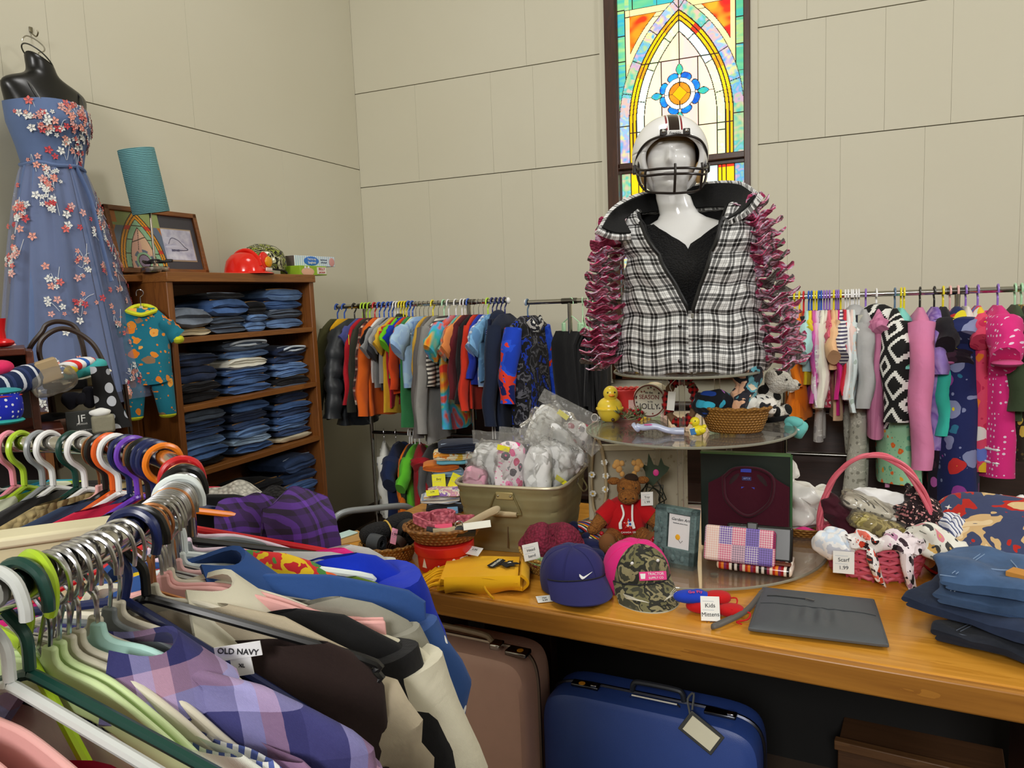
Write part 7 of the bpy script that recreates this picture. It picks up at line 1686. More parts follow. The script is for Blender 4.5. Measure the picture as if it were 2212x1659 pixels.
q = NT('patchwork'); x, y, z = q.xyz(); cx_ = q.math('FLOOR', q.math('MULTIPLY_ADD', x, 26, 10.5)); cz_ = q.math('FLOOR', q.math('MULTIPLY', z, 19))
rnd = q.n('ShaderNodeTexWhiteNoise', {'Vector': q.n('ShaderNodeCombineXYZ', {0: cx_, 1: cz_, 2: 4.0}).outputs[0]}, noise_dimensions='3D')
base = q.ramp(rnd.outputs['Value'], [lin(c, K) for c in ('c86484', '6848a0', 'd8b4a8', 'a02858', '7c68b8', 'c8a8b8')], 'CONSTANT')
f1 = q.math('GREATER_THAN', q.math('FRACT', q.math('MULTIPLY', x, 150)), .62); f2 = q.math('GREATER_THAN', q.math('FRACT', q.math('MULTIPLY', z, 150)), .62)
q.col(q.mix(q.math('MULTIPLY', q.math('ADD', f1, f2), .38), base, q.mix(q.math('GREATER_THAN', rnd.outputs['Value'], .5), lin('e8e0dc', K), lin('2c2448', K)))); q.set(Roughness=.3); M_patch = q.m
t = wallet('pink and purple patchwork plaid wallet leaning on the black wallet', M_patch, (PP.x-.004, PP.y, ZD+.028), FWp-.05, .205, .105, .022, -.30)
ob('zip_edge', G().box((0, .004, .004), (.19, .02, .010)), plain('5c1830', .5), t, bevel=.004)
q = NT('striped_leather'); x, y, z = q.xyz(); q.col(q.ramp(q.math('FRACT', q.math('MULTIPLY_ADD', x, 13, 5)), [lin(c, K) for c in ('8c1418', 'e0d4c4', '1c1416', 'd8ccc0', '1c1416', '8c3048', 'e0c8a8', 'b02818', 'd87c28', '7c2c54')], 'CONSTANT')); q.set(Roughness=.2); M_strp = q.m
p, a = on(1630, 1250, ZT)
t = thing('wallet', 'long striped wallet with a brown flap lying in front of the patchwork wallet', 'wallet', (p.x, p.y+.03, ZD+.002), a-.16)
ob('body', G().box((0, 0, .014), (.215, .085, .026)), M_strp, t, bevel=.010, seg=3); ob('flap', G().box((0, .02, .030), (.212, .055, .010), rx=.05), M_strp, t, bevel=.004, seg=3)
f_ = ob('flap_trim', G().box((0, -.014, .031), (.205, .022, .007)), plain('5c2c18', .5, bump=.3), t, bevel=.003); ob('flap_stud', G().ball((.0, -.014, .036), (.008, .003, .002), 10, 6), metal('b8b0a0', .3), f_)
# white bag in a basket, pink hair tie
p, a = on(1738, 1140, ZT); WB = CAM+ray(1740, 1135)*2.62
t = thing('basket', 'low straw basket holding a white plastic bag behind the pink basket', 'basket', (WB.x, WB.y, ZT+.001), face(WB))
ob('bowl', G().lathe([(.10, 0), (.125, .025), (.135, .045), (.128, .045), (.1, .01)], 48), WK, t)
t = thing('plastic_bag', 'white satin plastic bag leaning right of the black box', 'plastic bag', (WB.x-.005, WB.y, ZT+.10), face(WB)); M_wb = plain('dcdad4', .25, bump=.4, bscale=20)
g = G().ball((.02, -.01, -.01), (.085, .06, .080), 60, 36, .7); g.crumple(.026, 13, 5); ob('body', g, M_wb, t); g = G().ball((-.045, -.01, .11), (.022, .018, .055), 36, 24); g.crumple(.012, 24, 6); ob('gathered_top', g, M_wb, t)
p, a = on(1735, 1172, ZT)
t = thing('hair_tie', 'hot pink satin hair tie lying left of the pink basket', 'hair tie', (p.x, p.y+.02, ZD+.004), a); g = G()
for k in range(3): g.tube(bez([(-.03, -.008+.008*k, .008), (0, -.012+.009*k, .014+.003*k), (.035, -.01+.012*k, .008)], 5), .007, 6)
ob('loops', g, plain('d0307c', .35), t)
# ================================================================ pink basket and contents
q = NT('painted_wicker'); M_pw = wicker('d05c70', '7c2838', 30, 75)
p, a = on(1893, 1268, ZT); p += Vector((0, .135, 0))
pb = thing('basket', 'pink painted wicker basket with a tall hoop handle on the right of the table', 'basket', (p.x, p.y, ZT+.001), a)
RBX = .150
for k in range(9):
    z_ = .012+.013*k; r_ = .118+.032*(k/8)
    ob('weave', G().tube([(r_*math.cos(2*PI*i/64), r_*.86*math.sin(2*PI*i/64), z_+.004*math.sin(i*PI/2+k*PI)) for i in range(64)], .0066, 6, True), plain('c8586c', .5, bump=.2), pb)
ob('floor', G().lathe([(.115, .004), (.118, .010)], 48, a=1, b=.86), plain('b04c60', .5), pb)
for k in range(20): b_ = 2*PI*k/20; ob('stake', G().tube([(.116*math.cos(b_), .10*math.sin(b_), .0), (.151*math.cos(b_), .13*math.sin(b_), .13)], .004, 6), plain('b84c60', .5), pb)
for k in range(3):
    pts = []
    for i in range(41):
        b_ = PI*i/40; tw = b_*4+k*2*PI/3; pts.append((-.150*math.cos(b_)+.006*math.cos(tw), .008*math.sin(tw), .11+.240*math.sin(b_)+.006*math.cos(tw)*.6))
    ob('handle_strand', G().tube(pts, .0058, 7), plain('d06070', .45, bump=.15), pb)
pv = Vector((p.x, p.y, ZT))
ca, sa = math.cos(a), math.sin(a)
def inb(x, y, z): return Vector((pv.x+x*ca-y*sa, pv.y+x*sa+y*ca, ZT+z))
cloth_roll('plum coloured folded scarf at the left inside of the pink basket', inb(-.085, .02, .155), a+.1, .045, .17, cloth('3c1420'), .8)
def packet(label, loc, rot, w, d, h, m_):
    t = thing('plastic_packet', label, 'packet', loc, rot=rot); g = G().ball((0, 0, 0), (w/2*.94, d/2*.9, h/2*.8), 20, 12, .6); g.crumple(.006, 20, w*9); ob('fabric', g, m_, t); g = G().ball((0, 0, 0), (w/2, d/2, h/2), 44, 26, .6); g.crumple(.006, 26, w*70); ob('film', g, clear('f4f0e8', .08, .06), t)
packet('clear packet with black and white dotted fabric on top of the pink basket', inb(-.005, .03, .185), (.25, .30, a+.1), .19, .09, .05, cloth('dcdcd8', 'dots', ['4c4c4c'], 60, .8, .2, 'xz', .25))
packet('clear packet with olive print fabric in the middle of the pink basket', inb(.025, -.03, .140), (.2, .32, a+.1), .20, .07, .06, cloth('8c8048', 'camo', ['b0a468', '6c6030', 'a09458'], 26))
cloth_roll('white cloth behind the dotted packet in the pink basket', inb(.02, .075, .19), a, .04, .16, WHT, .2)
t = thing('scrunched_scarf', 'black scarf with small pink flowers heaped at the right of the pink basket', 'scarf', inb(.105, .03, .170), a); g = G().ball((0, 0, 0), (.062, .06, .065), 50, 30).ball((-.02, .01, .075), (.018, .016, .030), 24, 14); g.crumple(.018, 16, 3); ob('cloth', g, cloth('201418', 'floral', ['c88c8c', 'a86c70', 'e0b8b0'], 80, .9, .25, 'xz', .3), t)
cloth_roll('white and blue twisted headwrap hanging over the front left of the pink basket', inb(-.105, -.105, .105), a-.4, .050, .10, cloth('dcdcdc', 'camo', ['c8d4e4', 'e4e4e4', 'b8bcc8'], 14), .35)
MFL = cloth('e4dedc', 'floral', ['c03c28', '281c20', 'd86c5c', '3c2c30'], 40, .9, .3, 'xz', .42)
t = thing('scarf', 'white scarf with red roses tied over the front rim of the pink basket', 'scarf', inb(.0, -.125, .125), a); g = G().ball((-.02, 0, 0), (.055, .028, .026), 44, 26); g.crumple(.011, 26, 7); ob('knot', g, MFL, t)
g = G().tube(bez([(-.01, -.012, -.01), (.0, -.028, -.05), (.012, -.032, -.085), (.03, -.03, -.115)], 6), [.014, .02, .024, .026, .028, .028, .026, .026, .025, .024, .023, .022, .02, .02, .016, .014, .012, .008, .004], 8, flat=.5); g.jit(.006, 30, 3); ob('tail', g, MFL, t)
MF2 = cloth('e0d4d8', 'floral', ['1c1418', '3c2c34', 'b0809c', '141014'], 34, .9, .3, 'xz', .4)
t = thing('scarf', 'pale pink scarf with black leaf print draped over the front right rim', 'scarf', inb(.075, -.11, .125), a); g = G().ball((0, 0, 0), (.06, .036, .034), 44, 26); g.crumple(.013, 24, 9); ob('gathered_cloth', g, MF2, t)
g = G().tube(bez([(.0, -.018, -.01), (.01, -.032, -.06), (.02, -.035, -.10), (.028, -.03, -.118)], 6), [.02]+[.034]*14+[.028, .022, .016, .010], 10, flat=.45); g.jit(.010, 22, 4); ob('tail', g, MF2, t)
MF3 = cloth('dcdad0', 'floral', ['c8a05c', '3c3c3c', 'd0808c', '6c7064'], 30, .9, .3, 'xz', .36)
cloth_roll('cream scarf with bird and flower print falling over the right rim', inb(.150, -.055, .118), a+.25, .055, .15, MF3, .45)
paper_tag(pb, (-.075, -.178, .075), (1.45, 0, .08), .055, .062, ('Scarf', '1.99'))
t = thing('fringed_shawl', 'white and navy fringed shawl between the pink basket and the cushion', 'shawl', inb(.20, .09, .10), a); g = G().ball((0, 0, 0), (.06, .05, .06), 40, 24); g.crumple(.014, 20, 8); ob('cloth', g, cloth('c8ccd8', 'vstripe', ['e0e0e4', '4c5478'], 60), t)
for k in range(12): ob('fringe', G().tube([(.03+.004*k, -.045, .01-.004*k), (.045+.005*k, -.062, -.025-.003*k)], .0018, 5), plain('4c5068', .8), t)
# cushion, denim, jeans on the right
p, a = on(2140, 1178, ZT); CU = CAM+ray(2162, 1172)*2.15
MCU = cloth('3c4464', 'splash', ['d8c098', 'c8a878', '3c4464', '3c4464', 'b02820', 'd0b080', 'd8c098'], 7)
t = thing('cushion', 'navy tapestry cushion with cream and red figures at the right table edge', 'cushion', (CU.x, CU.y, CU.z), 0); t.rotation_euler = (.62, 0, face(CU)-.25)
g = G().ball((0, 0, 0), (.20, .16, .050), 32, 16, .55); ob('cover', g, MCU, t)
ob('piping', G().tube([(.198*math.copysign(abs(math.cos(b_))**.55, math.cos(b_)), .158*math.copysign(abs(math.sin(b_))**.55, math.sin(b_)), 0) for b_ in [2*PI*i/48 for i in range(48)]], .006, 6, True), plain('b01c20', .7), t)
for x_, y_ in ((-.13, -.08), (-.145, .06), (-.06, -.12)): ob('star_motif', G().prism([(math.cos(j*PI/4)*(.010 if j % 2 == 0 else .003), math.sin(j*PI/4)*(.010 if j % 2 == 0 else .003)) for j in range(8)], .003, .044), plain('dcd8d0', .8), t, loc=(x_, y_, 0))
t = thing('cloth', 'white gathered cloth lying behind the tapestry cushion', 'cloth', (CU.x+.02, CU.y+.20, CU.z+.03), 0); g = G().ball((0, 0, 0), (.12, .06, .055), 40, 24); g.crumple(.016, 16, 2); ob('folds', g, WHT, t)
MD1 = cloth('44648c', 'denim', s=1.4)
p, a = on(2120, 1235, ZT)
t = thing('denim_skirt', 'frayed light denim piece between the cushion and the jeans pile', 'skirt', (p.x+.06, p.y+.08, ZT+.002), a); g = G().ball((0, 0, .045), (.20, .09, .045), 50, 26, .6); g.crumple(.012, 12, 6); ob('cloth', g, MD1, t)
for k in range(16): ob('frayed_thread', G().tube([(-.12+.012*k, -.08, .075), (-.122+.0125*k, -.098, .03)], .002, 5), plain('6c8cb4', .9), t)
p, a = on(2080, 1400, ZT); JP = Vector((p.x+.11, p.y+.10, ZT+.002))
def big_jeans(name, label, c, loc, rz, w, d, h, seed, patch=False, st='b8a070'):
    t = thing(name, label, 'jeans', loc, rz); m_ = cloth(c, 'denim', s=1.2)
    R = []; n = 22; prof = []
    rs = random.Random(seed)
    for l in range(2):
        for k in range(7): b_ = -PI/2+PI*k/6; prof.append((-w/2+.02-h*.30*math.cos(b_)-.012*l, h*(l+.5)/2+h/4*math.sin(b_)))
    for l in range(8): prof.append((-w/2+.03+(w-.06)*(l+1)/9, h+.004*math.sin(l*1.7+seed)))
    for l in range(2):
        for k in range(7): b_ = PI/2-PI*k/6; prof.append((w/2-.02+h*.25*math.cos(b_), h*(1.5-l)/2+h/4*math.sin(b_)))
    for l in range(6): prof.append((w/2-.03-(w-.06)*(l+1)/7, 0))
    for i in range(n+1):
        u = i/n; y = (u-.5)*d; e = 1-abs(2*u-1)**9*.42
        R.append([(x*(1-.05*abs(2*u-1)**3)+.012*math.sin(u*5+seed), y, h/2+(z-h/2)*e+.006*math.sin(u*8+x*18+seed)*(z/h)) for x, z in prof])
    g = G().loft(R); g.crumple(.007, 9, seed); lo = min(v[2] for v in g.v); g.v = [(x, y, z-lo) for x, y, z in g.v]; ob('cloth', g, m_, t)
    M_s = plain(st, .8)
    for dx in (-.004, .004): ob('seam_stitching', G().tube([(-w*.36+dx+w*.1*u, (u-.5)*d*.86, h+.003) for u in [i/14 for i in range(15)]], .0012, 5), M_s, t)
    ob('hem_stitching', G().tube([(-w*.44+w*.8*u, -d*.44, h*.86+.002*math.sin(u*9)) for u in [i/14 for i in range(15)]], .0013, 5), M_s, t)
    if patch:
        ob('leather_patch', G().box((.0, -.055, h+.011), (.055, .042, .012), rz=-.25), plain('c08438', .6), t, bevel=.001)
        ob('waistband', G().tube(bez([(w*.06, -d*.40, h+.004), (w*.2, -d*.2, h+.008), (w*.42, -d*.05, h+.006), (w*.48, d*.2, h)], 6), .010, 6, flat=.5), m_, t)
        ob('pocket_seam', G().tube(bez([(-w*.36, -d*.05, h+.004), (-w*.2, -d*.16, h+.006), (-w*.05, -d*.05, h+.006), (-w*.1, d*.2, h+.006)], 6), .0016, 5), M_s, t)
    return t
big_jeans('jeans', 'black blue jeans, lowest of the pile at the right front of the table', '1c2230', JP+Vector((.05, -.045, 0)), a-.30, .36, .28, .034, 11, st='5c6474')
big_jeans('jeans', 'dark blue jeans, second in the pile at the right front of the table', '22304c', JP+Vector((.0, -.0, .036)), a-.42, .40, .27, .034, 12, st='8c98ac')
big_jeans('jeans', 'mid blue jeans, third in the pile at the right front of the table', '3c5478', JP+Vector((.035, .02, .072)), a-.20, .36, .26, .036, 13, st='a0b0c4')
big_jeans('jeans', 'worn light blue jeans with a leather patch on top of the right hand pile', '44628c', JP+Vector((.035, .03, .110)), a-.16, .36, .26, .040, 14, True, '7c94b4')
# ================================================================ left wall: dress form, lamp, picture, toys
DX = -2.98
M_form = gloss('0c0c0d', .3)
c0 = atx(93, 240, -2.96)           # centre of the chest
t = thing('dress_form', 'black plastic hanging torso form on the left wall wearing the floral dress', 'dress form', (-3.0, c0.y, c0.z), PI/2+.06)
# local: x along the wall (towards the back), -y out into the room
def sp(px, py): v = atx(px, py, -2.96); return (v.y-c0.y, v.z-c0.z)
NRr = 36
prof = [(-.34, 0, .10, .05), (-.30, 0, .108, .062), (-.28, 0, .112, .070), (-.16, 0, .135, .082), (-.06, 0, .160, .098), (.00, -.0, .168, .095), (.045, -.0, .182, .080), (.075, 0, .192, .066), (.100, -.002, .165, .056), (.118, -.004, .11, .050), (.135, -.006, .068, .046), (.155, -.008, .058, .044), (.18, -.012, .055, .043), (.20, -.018, .056, .044)]
R = []
for z, xo, rx, ry in prof:
    R.append([(xo+rx*math.sin(2*PI*j/NRr), -.06-ry*math.cos(2*PI*j/NRr)-(.022*max(0, math.cos(2*PI*j/NRr))**2*math.exp(-((z+.06)/.06)**2)), z-(.10*(math.sin(2*PI*j/NRr)*.4 - math.cos(2*PI*j/NRr)*.0) if z > .19 else 0)) for j in range(NRr)])
ob('torso', G().loft(R), M_form, t, sub=1)
ob('neck_cap', G().tube([(R[-1][j][0]*1.0, R[-1][j][1], R[-1][j][2]+.002) for j in range(NRr)], .003, 6, True), plain('3a3a34', .4), t)
hk = bez([(.0, -.05, .205), (-.004, -.05, .225), (.024, -.05, .242), (.026, -.045, .262), (.004, -.03, .285), (-.022, -.02, .292), (-.036, -.015, .28), (-.038, -.012, .27)], 6)
ob('hook', G().tube(hk, .0028, 7), metal('b8b4a8', .3), t)
nl = atx(68, 66, -3.10); o = thing('wall_hook', 'small metal wall hook above the black dress form', 'hook', (-3.106, nl.y, nl.z)); ob('plate', G().box((.003, 0, .004), (.006, .014, .022)), metal('8c8674', .35), o, bevel=.001); ob('prong', G().tube(bez([(.004, 0, -.01), (.03, 0, -.028), (.044, 0, -.016), (.042, 0, -.004)], 4), .003, 6), metal('8c8674', .35), o)
# dress: blue bodice, gathered tulle skirt with embroidered flowers
dr = thing('dress', 'long dusty blue strapless dress embroidered with coral and white flowers', 'dress', (-3.0, c0.y, c0.z), PI/2+.06)
M_dress = cloth('5c6f96', bump=.15, rough=.8)
def bod(u, v):
    z = -.245+.260*u; rx = np.interp(z, [-.245, -.15, -.06, .0, .03], [.120, .142, .168, .174, .178]); ry = np.interp(z, [-.245, -.15, -.06, .0, .03], [.080, .090, .108, .104, .095]); a = 2*PI*v
    dz = .012*math.cos(2*a)*u
    return (rx*math.sin(a), -.06-ry*math.cos(a)-(.026*max(0, math.cos(a))**2*math.exp(-((z+.06)/.06)**2)), z+dz)
ob('bodice', G().sheet(20, 48, bod, .004), M_dress, dr)
def skirt(r0, r1, L, wv, amp, off):
    def fn(u, v):
        a = 2*PI*v; r = r0+(r1-r0)*u**.8; k = 1+amp*(.3+u)*math.sin(a*wv+off+u*1.5)+amp*.5*math.sin(a*wv*1.7+off*2)
        return (r*k*math.sin(a), max(-.058-r*.70*k*math.cos(a), -.32), -.23-L*u) if math.cos(a) > -.3 else (r*k*math.sin(a), min(.055, -.055-r*.35*math.cos(a)), -.23-L*u)
    return fn
ob('skirt', G().sheet(34, 110, skirt(.122, .28, .93, 11, .10, 0), .003), M_dress, dr)
q = NT('tulle_veil'); tr = q.n('ShaderNodeBsdfTransparent'); df = q.n('ShaderNodeBsdfDiffuse', {'Color': lin('8c94b4', 1.2)}); mx = q.n('ShaderNodeMixShader', {0: .30}); q.t.links.new(tr.outputs[0], mx.inputs[1]); q.t.links.new(df.outputs[0], mx.inputs[2])
q.t.links.new(mx.outputs[0], [n for n in q.t.nodes if n.type == 'OUTPUT_MATERIAL'][0].inputs[0]); M_tulle = q.m
tul = skirt(.128, .345, .97, 9, .06, .7)
ob('tulle_overskirt', G().grid(30, 100, tul), M_tulle, dr)
ob('sash', G().tube([(.126*math.sin(2*PI*i/32), -.06-.090*math.cos(2*PI*i/32), -.23+.004*math.sin(i)) for i in range(32)], .009, 8, True, 1.0), M_dress, dr)
ob('sash_tail', G().tube(bez([(.03, -.150, -.23), (.05, -.185, -.35), (.055, -.215, -.52), (.06, -.245, -.70)], 6), .011, 6, flat=.35), M_dress, dr)
for s_ in (-1, 1): ob('strap', G().tube(bez([(s_*.10, -.148, .015), (s_*.115, -.12, .07), (s_*.118, -.07, .10), (s_*.11, -.01, .06)], 5), .0035, 6, flat=.4), clear('8c8c8c', .3, .4), dr)
ob('front_seam', G().tube([Vector(bod(u, .03))+Vector((0, -.003, 0)) for u in [i/10 for i in range(11)]], .002, 5), plain('3c4c70', .8), dr)
PAL = [plain(c, .85) for c in ('d87068', 'e8a090', 'e8e4dc', 'dca8a0', 'c84c50')]
rs = random.Random(12); gs = [G() for _ in PAL]; vine = G()
def surf(z, a, dr_):
    if z > -.23:
        u = min(1, max(0, (z+.245)/.26)); p = Vector(bod(u, a/(2*PI))); n = Vector((math.sin(a), -math.cos(a), 0))
    else:
        u = (-.23-z)/.97; p = Vector(tul(min(1, u), (a/(2*PI)) % 1)); n = Vector((math.sin(a)*.8, -math.cos(a), .1)).normalized()
    return p+n*dr_, n
def flower(z, a, r, k):
    p, n = surf(z, a, .006); tx = n.cross(Vector((0, 0, 1))).normalized(); ty = tx.cross(n); ang0 = rs.uniform(0, 6)
    g = gs[k]
    for j in range(5):
        b_ = ang0+j*2*PI/5; c = p+(tx*math.cos(b_)+ty*math.sin(b_))*r*.62; o = len(g.v); w = r*.36
        d1 = (tx*math.cos(b_)+ty*math.sin(b_)); d2 = n.cross(d1)
        g.v += [tuple(c-d1*r*.55), tuple(c+d2*w+n*.003), tuple(c+d1*r*.5), tuple(c-d2*w+n*.003)]; g.f.append((o, o+1, o+2, o+3))
for cl_ in range(78):
    hi = cl_ < 20; z = rs.uniform(-.22, .0) if hi else -.25-.92*rs.random()**.85; a = rs.uniform(-1.35, 1.35) if hi else rs.uniform(-1.6, 1.75)
    for k in range(rs.randint(5, 8)): flower(max(-1.19, min(.004, z+rs.gauss(0, .028))), a+rs.gauss(0, .20 if hi else .12), rs.uniform(.008, .017), rs.choice((0, 1, 1, 2, 2, 2, 3, 4)))
    pts = [surf(max(-1.16, min(.0, z+.016*j*rs.choice((-1, 1))+.01*math.sin(j))), a+.07*j-.1, .004)[0] for j in range(4)]; vine.tube(bez(pts, 3), .0012, 4)
for k in range(len(PAL)):
    o = ob('embroidered_flowers', gs[k], PAL[k], dr, smooth=False); o['kind'] = 'stuff'
o = ob('embroidered_stems', vine, plain('c8ccd4', .9), dr); o['kind'] = 'stuff'
# lamp on the bookcase corner
ZTOP = Hh+.001
lb = atx(335, 575, -2.78)
lp = thing('table_lamp', 'crooked turquoise string-wrapped table lamp on top of the bookcase', 'lamp', (lb.x, lb.y, ZTOP), 0)
M_brz = metal('b8b0a4', .25)
ob('base', G().lathe([(.058, 0), (.060, .003), (.060, .020), (.054, .025), (.010, .027)], 36), M_brz, lp); ob('pole', G().lathe([(.0055, .025), (.0055, .34)], 12), M_brz, lp)
q = NT('turquoise_string'); x, y, z = q.xyz(); w = q.math('SINE', q.math('MULTIPLY', q.math('ADD', z, q.math('MULTIPLY', q.noise(14, 2), .012)), 900)); q.col(q.mix(q.math('MULTIPLY_ADD', w, .3, .5), lin('4c8088', K), lin('7cb4b8', K))); q.set(Roughness=.9); q.bump(w, .6, .004)
shd = ob('lamp_shade', G().lathe([(.076, 0), (.0775, .002), (.075, .275), (.070, .277), (.066, .277), (.068, .004)], 48, (0, 0, 0), False, False), q.m, lp, loc=(-.0, .006, .262), rot=(0, 0, 0))
sv = (RT*(-1)).normalized(); shd.rotation_euler = (.17, -.02, 0)
ob('shade_spider', G().tube([(-.07, 0, .03), (.07, 0, .03)], .002, 5), M_brz, shd)
M_cord = plain('141414', .5)
pts = [Vector((.06*math.cos(k*.9)*(1-.25*math.sin(k*2.3)), .06*math.sin(k*.9)*(.8+.2*math.sin(k)), .038+.016*abs(math.sin(k*1.3)))) for k in range(15)]
cdx = ob('power_cord', G().tube(bez(pts, 5), .004, 6), M_cord, lp); ob('plug', G().box((.055, .03, .05), (.03, .02, .014), rz=.5), M_cord, cdx, bevel=.003)
# leaning framed picture with a stained glass print
fa, fb_, fc, fd = atx(229, 445, -3.02), atx(427, 464, -3.02), atx(450, 583, -2.92), atx(262, 586, -2.92)
yc, yw = (fc.y+fd.y)/2, (fc.y-fd.y); hh = .30
pw, ph_ = yw*1.03, .315
pic = thing('framed_picture', 'wooden framed picture leaning on the wall behind the turquoise lamp', 'picture', (-2.93, yc, ZTOP+.003), PI/2); pic.rotation_euler = (-.20, 0, PI/2)
M_fr = wood('8c5428', '54300f', 0, 2, .4, 'picture_frame_wood')
for (x, z, w, h) in ((-pw/2+.012, ph_/2, .024, ph_), (pw/2-.012, ph_/2, .024, ph_), (0, ph_-.012, pw, .024), (0, .012, pw, .024)): ob('frame_side', G().box((x, 0, z), (w, .024, h)), M_fr, pic, bevel=.003)
mt_ = ob('mat_board', G().box((0, .004, ph_/2), (pw-.03, .004, ph_-.03)), plain('3c3a40', .6), pic)
ob('inner_line', G().box((.10, .001, ph_/2-.01), (.235, .002, .165)), plain('a08c74', .5), mt_); q = NT('watercolour'); q.col(q.mix(q.math('MULTIPLY_ADD', q.noise(18, 4), 2.4, -.8), lin('c8c8d4', K), lin('8484a4', K))); q.set(Roughness=.4)
art = ob('print', G().box((.10, -.001, ph_/2-.01), (.222, .002, .152)), q.m, mt_)
g = G()
for (x, z, rx, rz_) in ((.06, .165, .03, .02), (.09, .175, .022, .02), (.115, .165, .024, .018), (.13, .15, .03, .014), (.10, .135, .07, .010)): g.ball((x, -.002, z), (rx, .0012, rz_), 14, 6)
ob('sketch', g, plain('b4b4c4', .6), art); text('BIG HIT', .016, plain('5c5c78', .6), art, (.09, -.0035, .118), (PI/2, 0, -.03), sx=.9)
ob('sketch_stroke', G().tube(bez([(.055, -.003, .15), (.08, -.003, .18), (.12, -.003, .17), (.15, -.003, .14), (.17, -.003, .125), (.12, -.003, .12), (.07, -.003, .122)], 5), .0018, 4), plain('44445c', .6), art)
# stained glass pattern on its left half: drawn cell by cell on the board
def sg(u, w):
    """u,w in the print: 0..1 each; the same pointed arch, painted"""
    X, Z = (u-.48)*.62, (1-w)*.34
    ARc = .30; yy = .30-Z
    ax = abs(X); zz = (Z-.0)
    r = math.hypot(ax+ARc, (.02+Z)-.02)-ARc if True else ax
    h = yy
    r = math.hypot(ax+.22, max(0, .02+ (Z)))-.22
    return r
nx, nz_ = 110, 120; cw, ch = pw*.50, ph_-.05; cols = []; Vv = []; Ff = []
for j in range(nz_+1):
    for i in range(nx+1): Vv.append((-pw/2+.024+cw*i/nx, -.0035, .026+ch*j/nz_))
cnv = {k: lin(c, 1.0) for k, c in dict(ld='2c2018', yl='d89018', mn='8cb894', pk='d8a898', pc='e0b898', rd='c83018', or_='b86c20', bl='5c6c84', gr='8c9c60', lv='8c7c98').items()}
for j in range(nz_):
    for i in range(nx):
        u, w = (i+.5)/nx, (j+.5)/nz_; X = (u-.50)*cw; Z = w*ch
        apx = ch*1.02; A = .13; cc = (apx*apx-A*A)/(2*A); r = math.hypot(abs(X)+cc, Z)-cc; k = 'pk'
        if r > A*1.02: k = 'or_' if (u < .12 and w > .8) else 'gr' if w > .75 else 'bl' if r < A*1.3 else 'or_'
        elif r > A*.98: k = 'ld'
        elif r > A*.80: k = 'rd' if abs(Z/ch-.72) < .035 or abs(Z/ch-.30) < .03 and X > 0 else ('ld' if abs(r-A*.89) < .0022 else 'yl')
        elif r > A*.77: k = 'ld'
        elif r > A*.58: k = 'ld' if abs((Z/ch*4) % 1) < .06 else 'mn'
        elif r > A*.55: k = 'ld'
        else:
            rho = math.hypot(X, Z-ch*.12)
            if rho < .03: k = 'lv'
            elif rho < .034: k = 'ld'
            elif rho < .044: k = 'mn'
            elif rho < .056: k = 'bl' if math.sin(math.atan2(Z-ch*.12, X)*6) > -.2 else 'pk'
            elif abs(X+.01-.06*(Z/ch-.5)) < .0016 or abs(Z-ch*.52-X*.35) < .0022: k = 'ld'
            else: k = 'pk' if X < .0 else 'pc'
        cols.append(cnv[k])
me = bpy.data.meshes.new('stained_glass_print'); I = np.arange((nx+1)*(nz_+1)).reshape(nz_+1, nx+1)
me.from_pydata(Vv, [], np.stack([I[:-1, :-1], I[:-1, 1:], I[1:, 1:], I[1:, :-1]], -1).reshape(-1, 4).tolist())
ca_ = me.color_attributes.new('Col', 'FLOAT_COLOR', 'CORNER'); ca_.data.foreach_set('color', np.repeat(np.array(cols, 'f'), 4, axis=0).ravel()); me.materials.append(vcol('painted_glass_print', .25))
o = bpy.data.objects.new('stained_glass_print', me); link(o); o.parent = pic; sm_ = o.modifiers.new('thick', 'SOLIDIFY'); sm_.thickness = .003; sm_.offset = -1
# toy helmets and game boxes on the bookcase
p = atx(530, 588, -2.80); M_fire = gloss('d42418', .15)
t = thing('toy_fire_helmet', 'red plastic toy fire helmet on the bookcase top', 'helmet', (-2.80, p.y, ZTOP), 0)
ob('dome', G().lathe([(.098, .012), (.096, .03), (.086, .07), (.062, .10), (.03, .113), (.004, .116)], 36, a=1.12, b=1), M_fire, t); ob('brim', G().lathe([(.09, .014), (.125, .004), (.128, .0), (.12, .0), (.09, .008)], 40, a=1.18, b=1.05), M_fire, t)
ob('ridge', G().tube(bez([(.105, 0, .04), (.085, 0, .085), (.03, 0, .122), (-.04, 0, .115), (-.1, 0, .06)], 6), .010, 8), M_fire, t)
sh_ = ob('front_shield', G().ball((.088, .045, .062), (.014, .042, .052), 18, 10), M_fire, t, ); o = ob('badge', G().ball((.104, .062, .062), (.010, .028, .028), 20, 12), gloss('d89414', .25), t)
ob('badge_ribbon', G().box((.110, .055, .022), (.006, .07, .018), rz=.25), plain('d8d0c8', .4), t, bevel=.003)
p = atx(560, 585, -2.93)
q = NT('graphic_helmet'); nz = q.noise(17, 2, dist=1.5); q.col(q.ramp(q.math('MULTIPLY_ADD', nz, 2.2, -.6), [lin(c, 1.1) for c in ('141412', '141412', '8c9440', '1c1c1a', 'b8b890', '141412', '5c6430')], 'CONSTANT')); q.set(Roughness=.1)
t = thing('skate_helmet', 'glossy black skate helmet with green graffiti print behind the red fire helmet', 'helmet', (-2.925, p.y+.03, ZTOP+.045), 0); t.rotation_euler = (0, .15, .4)
ob('shell', G().lathe([(.106, 0), (.110, .03), (.104, .07), (.085, .105), (.05, .128), (.004, .136)], 40, a=1.15, b=.95), q.m, t); ob('edge_trim', G().tube([(.122*math.cos(2*PI*i/40), .101*math.sin(2*PI*i/40), 0) for i in range(40)], .005, 6, True), plain('141414', .4), t)
